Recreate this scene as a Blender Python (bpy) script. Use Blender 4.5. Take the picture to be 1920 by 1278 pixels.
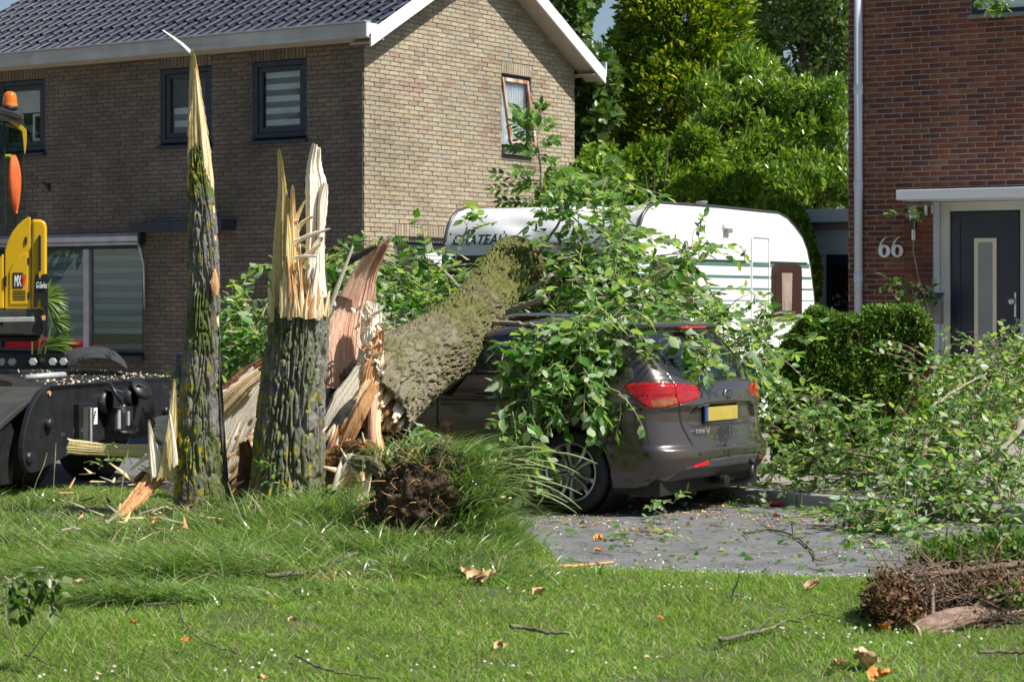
import bpy, math, random
import numpy as np
from mathutils import Vector, Matrix
for o in list(bpy.data.objects): bpy.data.objects.remove(o)
SC = bpy.context.scene; COL = SC.collection
# ------------------------------------------------------------------ camera
FPX, HOR, CAMZ = 4140.0, 568.0, 1.6
cam = bpy.data.cameras.new('camera'); camo = bpy.data.objects.new('camera', cam); COL.objects.link(camo)
camo.location = (0, 0, CAMZ); camo.rotation_euler = (math.radians(90), 0, 0)
cam.sensor_width = 36; cam.lens = 36*FPX/1920; cam.shift_y = -(639-HOR)/1920
cam.clip_start = .5; cam.clip_end = 3000
cam.dof.use_dof = True; cam.dof.focus_distance = 16.6; cam.dof.aperture_fstop = 6.3
SC.camera = camo
SC.render.resolution_x = 1024; SC.render.resolution_y = 681
# ------------------------------------------------------------------ light
SH = Vector((.91, -.415, 0)).normalized(); SEL = math.radians(51)
SDIR = Vector((SH.x*math.cos(SEL), SH.y*math.cos(SEL), math.sin(SEL)))
W = bpy.data.worlds.new('World'); SC.world = W; W.use_nodes = True
nt = W.node_tree; bg = nt.nodes['Background']; sky = nt.nodes.new('ShaderNodeTexSky')
sky.sky_type = 'NISHITA'; sky.sun_disc = False; sky.sun_elevation = SEL
sky.sun_rotation = math.atan2(SDIR.x, SDIR.y); sky.air_density = 1.0; sky.dust_density = 1.2; sky.ozone_density = 1.2
nt.links.new(sky.outputs[0], bg.inputs[0]); bg.inputs[1].default_value = .070
sl = bpy.data.lights.new('sun', 'SUN'); sl.energy = 5.0; sl.angle = math.radians(.53); sl.color = (1, .955, .88)
so = bpy.data.objects.new('sun', sl); COL.objects.link(so); so.rotation_euler = SDIR.to_track_quat('Z', 'Y').to_euler()
SC.view_settings.view_transform = 'Standard'; SC.view_settings.look = 'None'
SC.view_settings.gamma = 1; SC.view_settings.use_curve_mapping = False; SC.view_settings.exposure = 0.52
SC.render.engine = 'CYCLES'
# ------------------------------------------------------------------ helpers
R = random.Random(7); NR = np.random.RandomState(11)
def P(px, py, Y): return Vector(((px-960)/FPX*Y, Y, CAMZ+(HOR-py)/FPX*Y))
def G(px, py, z=0.):
    Y = (CAMZ-z)*FPX/(py-HOR); return Vector(((px-960)/FPX*Y, Y, z))
def lin(r, g, b):
    f = lambda c: (c/255/12.92) if c/255 <= .04045 else ((c/255+.055)/1.055)**2.4
    return (f(r), f(g), f(b), 1)
def c4(c): return tuple(c) if len(c) == 4 else tuple(c)+(1,)
MATS = {}
def mat(name, c1, c2=None, rough=.6, metal=0, spec=.5, scale=6, detail=4, bump=0, bscale=None, rand=None, rmix=1., stretch=None,
        alpha=1, trans=0, coat=0, spots=None, back=None, translucent=None, contrast=(.35, .65), bdist=.01, ior=1.45, emit=None, weather=None):
    """noisy Principled material. rand: list of colours picked per mesh island / object; spots: (colour, scale, threshold)."""
    m = bpy.data.materials.new(name); m.use_nodes = True; MATS[name] = m
    t = m.node_tree; N = t.nodes; L = t.links; b = N['Principled BSDF']
    b.inputs['Roughness'].default_value = rough; b.inputs['Metallic'].default_value = metal
    b.inputs['Specular IOR Level'].default_value = spec; b.inputs['IOR'].default_value = ior
    if coat: b.inputs['Coat Weight'].default_value = coat; b.inputs['Coat Roughness'].default_value = .04
    if trans: b.inputs['Transmission Weight'].default_value = trans
    if emit: b.inputs['Emission Color'].default_value = c4(emit[:3]); b.inputs['Emission Strength'].default_value = emit[3]
    tc = N.new('ShaderNodeTexCoord'); mp = N.new('ShaderNodeMapping'); L.new(tc.outputs['Object'], mp.inputs[0])
    if stretch: mp.inputs['Scale'].default_value = stretch
    col = None
    def noise(sc, det=4):
        n = N.new('ShaderNodeTexNoise'); n.inputs['Scale'].default_value = sc; n.inputs['Detail'].default_value = det
        L.new(mp.outputs[0], n.inputs['Vector']); return n.outputs['Fac']
    def ramp(fac, stops, interp='LINEAR'):
        r = N.new('ShaderNodeValToRGB'); r.color_ramp.interpolation = interp
        e = r.color_ramp.elements
        while len(e) < len(stops): e.new(.5)
        for i, (p, c) in enumerate(stops): e[i].position = p; e[i].color = c4(c)
        L.new(fac, r.inputs[0]); return r.outputs[0]
    def mixc(f, a, bb, mode='MIX'):
        x = N.new('ShaderNodeMix'); x.data_type = 'RGBA'; x.blend_type = mode
        if isinstance(f, (int, float)): x.inputs[0].default_value = f
        else: L.new(f, x.inputs[0])
        for s, v in ((x.inputs[6], a), (x.inputs[7], bb)):
            if isinstance(v, (tuple, list)): s.default_value = c4(v)
            else: L.new(v, s)
        return x.outputs[2]
    if rand:
        g = N.new('ShaderNodeNewGeometry'); oi = N.new('ShaderNodeObjectInfo')
        ad = N.new('ShaderNodeMath'); ad.operation = 'ADD'; L.new(g.outputs['Random Per Island'], ad.inputs[0]); L.new(oi.outputs['Random'], ad.inputs[1])
        fr = N.new('ShaderNodeMath'); fr.operation = 'FRACT'; L.new(ad.outputs[0], fr.inputs[0])
        col = ramp(fr.outputs[0], [(i/len(rand), c) for i, c in enumerate(rand)], 'CONSTANT' if len(rand) > 3 else 'LINEAR')
    if c2 is not None:
        nz = ramp(noise(scale, detail), [(contrast[0], c1), (contrast[1], c2)])
        col = nz if col is None else mixc(1-rmix, col, nz)
    if col is None: col = mixc(0., c1, c1)
    if rand and c2 is None:
        col = mixc(.5, col, ramp(noise(scale, detail), [(.3, (.55, .55, .55)), (.7, (1.3, 1.3, 1.3))]), 'MULTIPLY')
    if spots:
        for sp in (spots if isinstance(spots, list) else [spots]):
            scol, ssc, th = sp[:3]
            f = ramp(noise(ssc, 5), [(th, (0, 0, 0)), (th+.05, (1, 1, 1))])
            col = mixc(f, col, scol)
    if weather:
        gw_ = N.new('ShaderNodeNewGeometry'); mw = N.new('ShaderNodeMapping'); mw.inputs['Scale'].default_value = weather[1]; L.new(gw_.outputs['Position'], mw.inputs[0])
        nw = N.new('ShaderNodeTexNoise'); nw.inputs['Scale'].default_value = weather[0]; nw.inputs['Detail'].default_value = 5; L.new(mw.outputs[0], nw.inputs['Vector'])
        col = mixc(1., col, ramp(nw.outputs['Fac'], [(.30, weather[2]), (.62, weather[3])]), 'MULTIPLY')
    if back:
        g2 = N.new('ShaderNodeNewGeometry'); col = mixc(g2.outputs['Backfacing'], col, mixc(.55, col, back))
    L.new(col, b.inputs['Base Color'])
    if bump:
        bp = N.new('ShaderNodeBump'); bp.inputs['Strength'].default_value = bump; bp.inputs['Distance'].default_value = bdist
        L.new(noise(bscale or scale*4, 6), bp.inputs['Height']); L.new(bp.outputs[0], b.inputs['Normal'])
    if translucent:
        tr = N.new('ShaderNodeBsdfTranslucent'); mx = N.new('ShaderNodeMixShader'); mx.inputs[0].default_value = translucent[0]
        tcx = mixc(1., col, translucent[1], 'MULTIPLY'); L.new(tcx, tr.inputs[0])
        L.new(b.outputs[0], mx.inputs[1]); L.new(tr.outputs[0], mx.inputs[2])
        L.new(mx.outputs[0], N['Material Output'].inputs[0])
    return m
def tag(o, label=None, cat=None, group=None, kind=None):
    if label: o['label'] = label
    if cat: o['category'] = cat
    if group: o['group'] = group
    if kind: o['kind'] = kind
    return o
def empty(name, loc=(0, 0, 0), rz=0, **k):
    o = bpy.data.objects.new(name, None); COL.objects.link(o); o.location = loc; o.rotation_euler = (0, 0, rz)
    o.empty_display_size = .1
    return tag(o, **k)
def link(name, me, m=None, parent=None, smooth=False):
    if m is not None and not me.materials:
        for q in (m if isinstance(m, (list, tuple)) else [m]): me.materials.append(q)
    if smooth:
        me.polygons.foreach_set('use_smooth', np.ones(len(me.polygons), bool))
    o = bpy.data.objects.new(name, me); COL.objects.link(o)
    if parent is not None: o.parent = parent
    return o
def npmesh(name, V, F, mi=None):
    """V (n,3); F (m,k) uniform polygon array"""
    V = np.asarray(V, np.float32); F = np.asarray(F, np.int32); k = F.shape[1]
    me = bpy.data.meshes.new(name); me.vertices.add(len(V)); me.vertices.foreach_set('co', V.ravel())
    me.loops.add(F.size); me.loops.foreach_set('vertex_index', F.ravel())
    me.polygons.add(len(F)); me.polygons.foreach_set('loop_start', np.arange(0, F.size, k, dtype=np.int32))
    me.polygons.foreach_set('loop_total', np.full(len(F), k, np.int32))
    if mi is not None: me.polygons.foreach_set('material_index', np.asarray(mi, np.int32))
    me.update(calc_edges=True); return me
class B:
    def __init__(s): s.v = []; s.f = []; s.m = []; s.cm = 0
    def add(s, vs, fs):
        n = len(s.v); s.v += [tuple(v) for v in vs]; s.f += [tuple(i+n for i in f) for f in fs]; s.m += [s.cm]*len(fs); return s
    def box(s, x0, y0, z0, x1, y1, z1):
        x0, x1 = sorted((x0, x1)); y0, y1 = sorted((y0, y1)); z0, z1 = sorted((z0, z1))
        return s.add([(x0,y0,z0),(x1,y0,z0),(x1,y1,z0),(x0,y1,z0),(x0,y0,z1),(x1,y0,z1),(x1,y1,z1),(x0,y1,z1)],
                     [(0,3,2,1),(4,5,6,7),(0,1,5,4),(1,2,6,5),(2,3,7,6),(3,0,4,7)])
    def prism(s, poly, ax, a, b):
        """poly in the two other axes (order x,y,z without ax); extruded a..b along ax"""
        n = len(poly)
        def pt(p, w): q = list(p); q.insert('xyz'.index(ax), w); return tuple(q)
        vs = [pt(p, a) for p in poly]+[pt(p, b) for p in poly]
        fs = [tuple(range(n))[::-1], tuple(range(n, 2*n))]+[(i, (i+1) % n, n+(i+1) % n, n+i) for i in range(n)]
        return s.add(vs, fs)
    def tube(s, pts, r, n=8, caps=True, flat=1):
        pts = [Vector(p) for p in pts]; k = len(pts); rs = r if isinstance(r, (list, tuple, np.ndarray)) else [r]*k
        base = len(s.v); vs = []; up = Vector((0, 0, 1)); prev = None
        for i, p in enumerate(pts):
            d = (pts[min(i+1, k-1)]-pts[max(i-1, 0)]).normalized()
            if prev is None: a = d.cross(up) if abs(d.dot(up)) < .95 else d.cross(Vector((1, 0, 0)))
            else: a = prev-d*prev.dot(d)
            if a.length < 1e-6: a = d.orthogonal()
            a.normalize(); b = d.cross(a); prev = a
            for j in range(n):
                an = 2*math.pi*j/n; vs.append(p+(a*math.cos(an)+b*math.sin(an)*flat)*rs[i])
        fs = [(i*n+j, i*n+(j+1) % n, (i+1)*n+(j+1) % n, (i+1)*n+j) for i in range(k-1) for j in range(n)]
        if caps: fs += [tuple(range(n))[::-1], tuple((k-1)*n+j for j in range(n))]
        return s.add(vs, fs)
    def cyl(s, c, ax, r, h, n=24, r2=None):
        """cylinder centred at c along ax vector"""
        c = Vector(c); ax = Vector(ax).normalized(); return s.tube([c-ax*h/2, c+ax*h/2], [r, r2 if r2 is not None else r], n)
    def lathe(s, prof, c=(0, 0, 0), ax='z', n=32, cap=True):
        vs = []; c = Vector(c)
        for (r, h) in prof:
            for j in range(n):
                a = 2*math.pi*j/n; x, y = r*math.cos(a), r*math.sin(a)
                vs.append(c+Vector({'z': (x, y, h), 'y': (x, h, y), 'x': (h, x, y)}[ax]))
        k = len(prof); fs = [(i*n+j, i*n+(j+1) % n, (i+1)*n+(j+1) % n, (i+1)*n+j) for i in range(k-1) for j in range(n)]
        if cap: fs += [tuple(range(n))[::-1], tuple((k-1)*n+j for j in range(n))]
        return s.add(vs, fs)
    def obj(s, name, m, parent=None, smooth=False, bevel=0, seg=2, sub=0, auto=None):
        me = bpy.data.meshes.new(name); me.from_pydata(s.v, [], s.f)
        for q in (m if isinstance(m, (list, tuple)) else [m]): me.materials.append(q)
        if any(s.m): me.polygons.foreach_set('material_index', s.m)
        me.update()
        o = link(name, me, None, parent, smooth or bool(sub))
        if bevel:
            q = o.modifiers.new('b', 'BEVEL'); q.width = bevel; q.segments = seg; q.limit_method = 'ANGLE'; q.angle_limit = .6
        if sub: q = o.modifiers.new('s', 'SUBSURF'); q.levels = q.render_levels = sub
        if auto: me.polygons.foreach_set('use_smooth', [True]*len(me.polygons)); me.set_sharp_from_angle(angle=math.radians(auto))
        return o
# value noise (numpy)
_perm = NR.permutation(4096); _rv = NR.rand(4096).astype(np.float32)
def vnoise(x, y, z=0):
    x, y, z = np.broadcast_arrays(np.asarray(x, float), np.asarray(y, float), np.asarray(z, float))
    xi, yi, zi = (np.floor(a).astype(np.int64) for a in (x, y, z)); xf, yf, zf = x-xi, y-yi, z-zi
    u, v, w = (f*f*(3-2*f) for f in (xf, yf, zf))
    def h(a, b, c): return _rv[_perm[(_perm[(_perm[a & 4095]+b) & 4095]+c) & 4095]]
    def lp(a, b, t): return a+(b-a)*t
    return lp(lp(lp(h(xi, yi, zi), h(xi+1, yi, zi), u), lp(h(xi, yi+1, zi), h(xi+1, yi+1, zi), u), v),
              lp(lp(h(xi, yi, zi+1), h(xi+1, yi, zi+1), u), lp(h(xi, yi+1, zi+1), h(xi+1, yi+1, zi+1), u), v), w)
def fbm(x, y, z=0, o=4):
    s = 0; a = .5
    for i in range(o): s = s+a*vnoise(x*2**i+17*i, y*2**i, z*2**i); a *= .5
    return s
# leaves -------------------------------------------------------------
LEAF = np.array([(0,0,0),(.24,.28,.03),(.27,.58,.05),(0,1,-.05),(-.27,.58,.05),(-.24,.28,.03),(0,.3,-.03),(0,.62,-.03)], float)
LEAFT = [(0,1,6),(0,6,5),(1,2,7),(1,7,6),(6,7,4),(6,4,5),(7,2,3),(7,3,4)]
DIA = np.array([(0,0,0),(.22,.5,.06),(0,1,0),(-.22,.5,.06)], float); DIAT = [(0,1,2),(0,2,3)]
NEED = np.array([(0,0,0),(.10,.5,.03),(0,1,-.03),(-.10,.5,.03)], float)
def leafmesh(name, pos, d, n, size, shape=LEAF, tri=LEAFT):
    pos = np.asarray(pos, float); d = np.asarray(d, float); n = np.asarray(n, float)
    d /= np.linalg.norm(d, axis=1, keepdims=True)+1e-9
    s = np.cross(d, n); s /= np.linalg.norm(s, axis=1, keepdims=True)+1e-9; n = np.cross(s, d)
    size = np.broadcast_to(np.asarray(size, float), (len(pos),))
    V = pos[:, None, :]+size[:, None, None]*(shape[None, :, 0:1]*s[:, None]+shape[None, :, 1:2]*d[:, None]+shape[None, :, 2:3]*n[:, None])
    k = len(shape); F = (np.arange(len(pos))*k)[:, None, None]+np.array(tri)[None]
    return npmesh(name, V.reshape(-1, 3), F.reshape(-1, 3))
def rdir(n, up=0.):
    v = NR.normal(size=(n, 3)); v[:, 2] += up; return v/np.linalg.norm(v, axis=1, keepdims=True)
def leafobjs(me_name, pos, d, n, size, m, parent, cap=300, name='leaf', shape=LEAF, tri=LEAFT, sizes=None):
    """the leaves that show largest as single objects (shared mesh), the others as one part"""
    pos = np.asarray(pos, float); d = np.asarray(d, float); n = np.asarray(n, float)
    size = np.broadcast_to(np.asarray(size, float), (len(pos),)).copy()
    d /= np.linalg.norm(d, axis=1, keepdims=True)+1e-9
    rank = np.argsort(pos[:, 1]-size*20); big = rank[:cap]; rest = rank[cap:]
    unit = npmesh(me_name+'_unit', shape, np.array(tri)); unit.materials.append(m)
    unit.polygons.foreach_set('use_smooth', np.ones(len(unit.polygons), bool))
    s = np.cross(d, n); s /= np.linalg.norm(s, axis=1, keepdims=True)+1e-9; nn = np.cross(s, d)
    for i in big:
        o = bpy.data.objects.new(name, unit); COL.objects.link(o); o.parent = parent
        M = Matrix(((s[i,0], d[i,0], nn[i,0], 0), (s[i,1], d[i,1], nn[i,1], 0), (s[i,2], d[i,2], nn[i,2], 0), (0, 0, 0, 1)))
        o.matrix_basis = Matrix.Translation(pos[i]) @ M @ Matrix.Scale(size[i], 4)
    if len(rest):
        tag(link('leaves', leafmesh('leaves', pos[rest], d[rest], n[rest], size[rest], shape, tri), m, parent), kind='stuff')
def copies(proto, n): return [proto]+[proto.copy() for _ in range(n-1)]
# ------------------------------------------------------------------ materials
BT = [(0.408, 0.348, 0.248), (0.37, 0.308, 0.223), (0.437, 0.383, 0.269), (0.389, 0.333, 0.259), (0.342, 0.278, 0.207), (0.418, 0.338, 0.238), (0.399, 0.353, 0.273), (0.351, 0.253, 0.193), (0.427, 0.368, 0.254), (0.361, 0.308, 0.228), (0.408, 0.357, 0.263), (0.38, 0.318, 0.238)]
mat('brick_tan', (.3,.2,.1), rough=.9, spec=.25, scale=30, bump=.5, bscale=120, rand=BT, weather=(1.1, (1,1,.45), (.74,.73,.72), (1.06,1.06,1.05)))
mat('mortar_tan', (.25,.235,.21), (.34,.32,.285), rough=.95, spec=.1, scale=8, bump=.4, bscale=90)
BTD = [(.20,.17,.135),(.19,.16,.125),(.215,.18,.135),(.18,.15,.12),(.20,.17,.135),(.175,.135,.11),(.215,.185,.14),(.17,.145,.12),(.195,.165,.13),(.21,.175,.13),(.165,.14,.12)]  # same tan bricks, with the front wall's shade put into the colour
mat('brick_tan_shaded', (.3,.2,.1), rough=.9, spec=.25, scale=30, bump=.5, bscale=120, rand=BTD, weather=(1.0, (1,1,.4), (.70,.70,.70), (1.15,1.14,1.12)))
mat('mortar_shaded', (.105,.10,.095), (.145,.14,.13), rough=.95, spec=.1, scale=8, bump=.4, bscale=90)  # tan mortar darkened to carry the shade of the front wall
BRD = [(0.2, 0.069, 0.038), (0.168, 0.057, 0.036), (0.14, 0.049, 0.04), (0.216, 0.086, 0.045), (0.12, 0.047, 0.04), (0.184, 0.062, 0.032), (0.108, 0.049, 0.043), (0.16, 0.052, 0.038), (0.192, 0.079, 0.048)]
mat('brick_red', (.3,.2,.1), rough=.9, spec=.2, scale=9, bump=.5, bscale=120, rand=BRD, weather=(1.3, (1,1,.4), (.62,.62,.64), (1.15,1.12,1.1)))
mat('mortar_grey', (.19,.185,.165), (.27,.265,.24), rough=.95, spec=.1, scale=8, bump=.5, bscale=90)
mat('tile_blue', (.022,.026,.040), (.040,.045,.066), rough=.36, spec=.45, scale=14, bump=.12, bscale=80, spots=((.13,.13,.12), 5., .66))
mat('roof_felt', (.02,.02,.02), rough=.9)
mat('white_paint', (.74,.75,.75), (.80,.80,.80), rough=.4, scale=3, spots=((.62,.60,.54), 9., .68))
mat('grey_wood', (.44,.44,.41), (.53,.53,.50), rough=.6, scale=2.5, stretch=(.4, 3, 6), bump=.1, weather=(2., (1,1,.3), (.75,.74,.70), (1.05,1.05,1.05)))
mat('cream_soffit', (.50,.44,.36), (.56,.50,.42), rough=.6, scale=4)
mat('zinc', (.42,.45,.50), (.52,.55,.60), rough=.35, metal=.6, scale=5)
mat('navy_frame', (.022,.030,.045), (.035,.045,.062), rough=.42, scale=9, bump=.06, spots=((.16,.16,.16), 26., .69))
mat('glass_dark', (.012,.016,.018), rough=.03, spec=.8, ior=1.6)
mat('glass_clear', (.9,.95,.95), rough=.0, trans=1, ior=1.35); mat('glass_mirror', (.85,.93,.95), rough=.0, trans=1, ior=1.7)
mat('room_dark', (.03,.03,.03), (.05,.05,.045), rough=.9)
mat('blind_white', (.72,.74,.70), (.78,.79,.76), rough=.8, scale=4)
mat('blind_grey', (.13,.15,.16), (.17,.19,.20), rough=.8, scale=4)
mat('wood_worn', (.30,.13,.06), (.56,.50,.42), rough=.7, scale=7, stretch=(1, 1, .4), bump=.25, contrast=(.4, .6))
mat('curtain', (.66,.70,.76), (.74,.78,.82), rough=.85, scale=3)
mat('lead', (.14,.135,.13), (.2,.2,.19), rough=.5, scale=8)
mat('black_plastic', (.018,.018,.02), (.03,.03,.032), rough=.4, scale=12)
mat('steel', (.55,.56,.58), rough=.3, metal=.9)
mat('door_navy', (.018,.022,.04), (.024,.029,.05), rough=.35, scale=3)
mat('cream_trim', (.62,.58,.44), (.68,.64,.50), rough=.4, scale=8)
mat('frosted', (.16,.19,.20), (.25,.28,.28), rough=.18, scale=1.6)
mat('pale_blue_paint', (.50,.55,.62), (.56,.61,.68), rough=.45, scale=3, spots=((.35,.36,.36), 30., .7))
mat('pale_green_paint', (.48,.53,.50), (.54,.58,.55), rough=.5, scale=3)
M = MATS
# ------------------------------------------------------------------ wall builders
def holed_wall(parent, name, x0, x1, zt, holes, m, depth=.12, plane='y', sgn=-1, zb=-.1, gable=None):
    """mortar plane at local y=0 (or x=0), with holes (x0,x1,z0,z1) having reveals 'depth' deep"""
    b = B(); xs = sorted({x0, x1, *[h[0] for h in holes], *[h[1] for h in holes]}); zs = sorted({zb, zt, *[h[2] for h in holes], *[h[3] for h in holes]})
    def pt(a, dd, z): return (a, dd, z) if plane == 'y' else (dd, a, z)
    inn = .0; dd = -sgn*depth
    for i in range(len(xs)-1):
        for j in range(len(zs)-1):
            cx, cz = (xs[i]+xs[i+1])/2, (zs[j]+zs[j+1])/2
            if any(h[0] < cx < h[1] and h[2] < cz < h[3] for h in holes): continue
            b.add([pt(xs[i], 0, zs[j]), pt(xs[i+1], 0, zs[j]), pt(xs[i+1], 0, zs[j+1]), pt(xs[i], 0, zs[j+1])], [(0, 1, 2, 3)])
    for h in holes:
        a0, a1, z0, z1 = h
        for q in (((a0, z0), (a1, z0)), ((a1, z0), (a1, z1)), ((a1, z1), (a0, z1)), ((a0, z1), (a0, z0))):
            (p, r), (s_, t_) = q
            b.add([pt(p, 0, r), pt(s_, 0, t_), pt(s_, dd, t_), pt(p, dd, r)], [(0, 1, 2, 3)])
    if gable:
        b.add([pt(a, 0, z) for a, z in gable], [tuple(range(len(gable)))])
    return b.obj(name, m, parent)
def brickset(rowspan, holes, ztop, L=.21, H=.0515, pitch_x=.22, pitch_z=.0622, zb=0.0):
    """running-bond bricks as (x0,x1,z0,z1) clipped to rowspan(z)->(a,b) and the holes"""
    out = []; k = 0; z = zb
    while z+H < ztop:
        a, c = rowspan(z+H/2)
        if c > a:
            spans = [(a, c)]
            for h in holes:
                if h[2] < z+H-.008 and h[3] > z+.008:
                    ns = []
                    for s in spans:
                        if h[1] <= s[0] or h[0] >= s[1]: ns.append(s); continue
                        if h[0]-.008 > s[0]: ns.append((s[0], h[0]-.008))
                        if h[1]+.008 < s[1]: ns.append((h[1]+.008, s[1]))
                    spans = ns
            off = (k % 2)*pitch_x/2+(k % 3)*.013
            x = math.floor((a-off)/pitch_x)*pitch_x+off
            while x < c:
                for s in spans:
                    p, q = max(x, s[0]), min(x+L, s[1])
                    if q-p > .03: out.append((p, q, z, z+H))
                x += pitch_x
        z += pitch_z; k += 1
    return out
def lay_bricks(parent, bricks, m, plane, cap, key, proud=.011, jit=.0035, flip=-1, L=.21, H=.0515):
    full = [b for b in bricks if abs(b[1]-b[0]-L) < 1e-4]
    full.sort(key=key); single = set(full[:cap])
    d = proud
    def boxv(w, h):
        e = .0022
        # chamfered front face (12 sided): front rectangle inset
        F = [(e, e), (w-e, e), (w-e, h-e), (e, h-e)]; Bk = [(0, 0), (w, 0), (w, h), (0, h)]
        return [(x, -d, z) for x, z in F]+[(x, -d+e, z) for x, z in Bk]+[(x, .02, z) for x, z in Bk]
    FC = [(0,1,2,3)]+[(4+i, 4+(i+1) % 4, (i+1) % 4, i) for i in range(4)]+[(8+i, 8+(i+1) % 4, 4+(i+1) % 4, 4+i) for i in range(4)]
    def conv(v, ox, oz, j):
        x, y, z = v[0]+ox, v[1]*1+j, v[2]+oz
        return (x, y, z) if plane == 'y' else (-y, x, z)
    unit = bpy.data.meshes.new('brick'); unit.from_pydata([conv(v, 0, 0, 0) for v in boxv(L, H)], [], FC); unit.materials.append(m); unit.update()
    b = B()
    for q in bricks:
        j = R.uniform(-jit, jit)
        if q in single:
            o = bpy.data.objects.new('brick', unit); COL.objects.link(o); o.parent = parent
            o.location = (q[0], j, q[2]) if plane == 'y' else (-j, q[0], q[2])
        else:
            b.add([conv(v, q[0], q[2], j) for v in boxv(q[1]-q[0], q[3]-q[2])], FC)
    if b.v: tag(b.obj('bricks', m, parent), kind='stuff')
def soldiers(parent, x0, x1, z0, m, plane='y', h=.16):
    b = B(); n = max(1, round((x1-x0)/.062)); w = (x1-x0)/n
    for i in range(n):
        j = R.uniform(-.003, .002); a = x0+i*w+.005; c = x0+(i+1)*w-.005
        if plane == 'y': b.box(a, -.012+j, z0, c, .02, z0+h)
        else: b.box(-.02, a, z0, .012-j, c, z0+h)
    return tag(b.obj('lintel_bricks', m, parent, bevel=.002, seg=1), kind='stuff')
# ------------------------------------------------------------------ brown brick house
A1 = math.atan2(-.5547, .832)
H1 = empty('brick_house', (-1.96, 29.2, 0), A1, label='brown brick house with blue black pantiled roof and navy window frames, behind the stumps', cat='house')
wins = [(-6.84,-5.89,3.80,4.90), (-3.61,-2.66,3.80,4.90), (-1.91,-.965,3.80,4.90)]
big = (-6.9, -3.93, .84, 2.44)
doorh = (-3.02, -2.1, .1, 2.35)
fh = wins+[big]
wallF = holed_wall(H1, 'front_wall', -8.5, 0, 5.30, fh, M['mortar_shaded'])
APY, APZ, PITCH = 2.62, 0, math.radians(28.5); tp = math.tan(PITCH)
EZ = 5.22; gw = (3.25, 4.03, 3.80, 4.92); gw2 = (.69, 2.3, 1.2, 2.50)
apz = EZ+APY*tp
wallG = holed_wall(H1, 'side_wall', 0, 5.24, EZ, [gw, gw2], M['mortar_tan'], plane='x', sgn=1, gable=[(0, EZ), (5.24, EZ), (APY, apz)])
soldF = [(w[0]-.0, w[1]+.0, 4.90, 5.07) for w in wins]
bF = brickset(lambda z: (-8.5, -.012), fh+soldF+[(-6.9,-3.93,2.44,2.60)], 5.27)
lay_bricks(wallF, bF, M['brick_tan_shaded'], 'y', 300, key=lambda q: abs(q[0]+1.1)+abs(q[2]-4.1)*1.2)
def gspan(z):
    if z < EZ: return (.0, 5.23)
    e = (z-EZ)/tp; return (e+.03, 5.24-e-.03)
bG = brickset(gspan, [gw, gw2, (gw[0], gw[1], 4.92, 5.08), (gw2[0], gw2[1], 2.50, 2.67)], apz-.05, zb=0)
lay_bricks(wallG, bG, M['brick_tan'], 'x', 300, key=lambda q: q[0]*.8+abs(q[2]-3.7))
for w in wins: soldiers(wallF, w[0], w[1], 4.905, M['brick_tan_shaded'])
soldiers(wallF, -6.9, -3.93, 2.445, M['brick_tan_shaded'], h=.15)
soldiers(wallG, gw[0], gw[1], 4.925, M['brick_tan'], 'x'); soldiers(wallG, gw2[0], gw2[1], 2.505, M['brick_tan'], 'x')
B().box(-8.4, .3, 0, -.3, 5.1, 5.1).obj('inner_rooms', M['room_dark'], H1)
B().add([(-8.5,0,-.1),(-8.5,5.24,-.1),(-8.5,5.24,EZ),(-8.5,APY,apz),(-8.5,0,EZ)], [(0,4,3,2,1)]).add([(0,5.24,-.1),(-8.5,5.24,-.1),(-8.5,5.24,EZ),(0,5.24,EZ)], [(1,0,3,2)]).obj('rear_walls', M['mortar_shaded'], H1)
def frame(bb, x0, x1, z0, z1, w, y0, y1):
    bb.box(x0, y0, z0, x0+w, y1, z1); bb.box(x1-w, y0, z0, x1, y1, z1); bb.box(x0+w, y0, z1-w, x1-w, y1, z1); bb.box(x0+w, y0, z0, x1-w, y1, z0+w); return bb
def blind(parent, x0, x1, z0, z1, y, n, first_white=True, gap=.0):
    h = (z1-z0)/n
    for i in range(n):
        B().box(x0, y, z0+i*h+.001, x1, y+.004, z0+(i+1)*h-.001).obj('blind_band', M['blind_white' if (i % 2 == (0 if first_white else 1)) else 'blind_grey'], parent)
for k, (x0, x1, z0, z1) in enumerate(wins):
    fr = frame(B(), x0+.005, x1-.005, z0+.05, z1-.01, .065, .01, .09).obj('window', M['navy_frame'], H1, bevel=.004)
    frame(B(), x0+.075, x1-.075, z0+.12, z1-.08, .07, .03, .075).obj('sash', M['navy_frame'], fr, bevel=.005)
    B().box(x0+.145, .062, z0+.19, x1-.145, .068, z1-.15).obj('pane', M['glass_clear'], fr)
    B().prism([(-.09, z0-.035), (-.09, z0+.005), (.07, z0+.045), (.07, z0-.035)], 'x', x0-.03, x1+.03).obj('sill', M['navy_frame'], fr, bevel=.003)
    B().box(x0+.14, .22, z0+.12, x1-.14, .24, z1-.1).obj('room_backing', M['room_dark'], fr)
    if k == 2: blind(fr, x0+.15, x1-.15, z0+.22, z1-.15, .10, 9)
    if k == 1: blind(fr, x0+.15, x1-.15, z0+.19, z0+.55, .12, 4, False)
    if k == 0:
        B().box(x0+.14, .10, z0+.62, x1-.14, .11, z1-.15).obj('blind_band', M['blind_white'], fr)
        frame(B(), x1-.36, x1-.16, z0+.2, z0+.6, .035, .1, .12).obj('inner_frame', M['white_paint'], fr)
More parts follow.
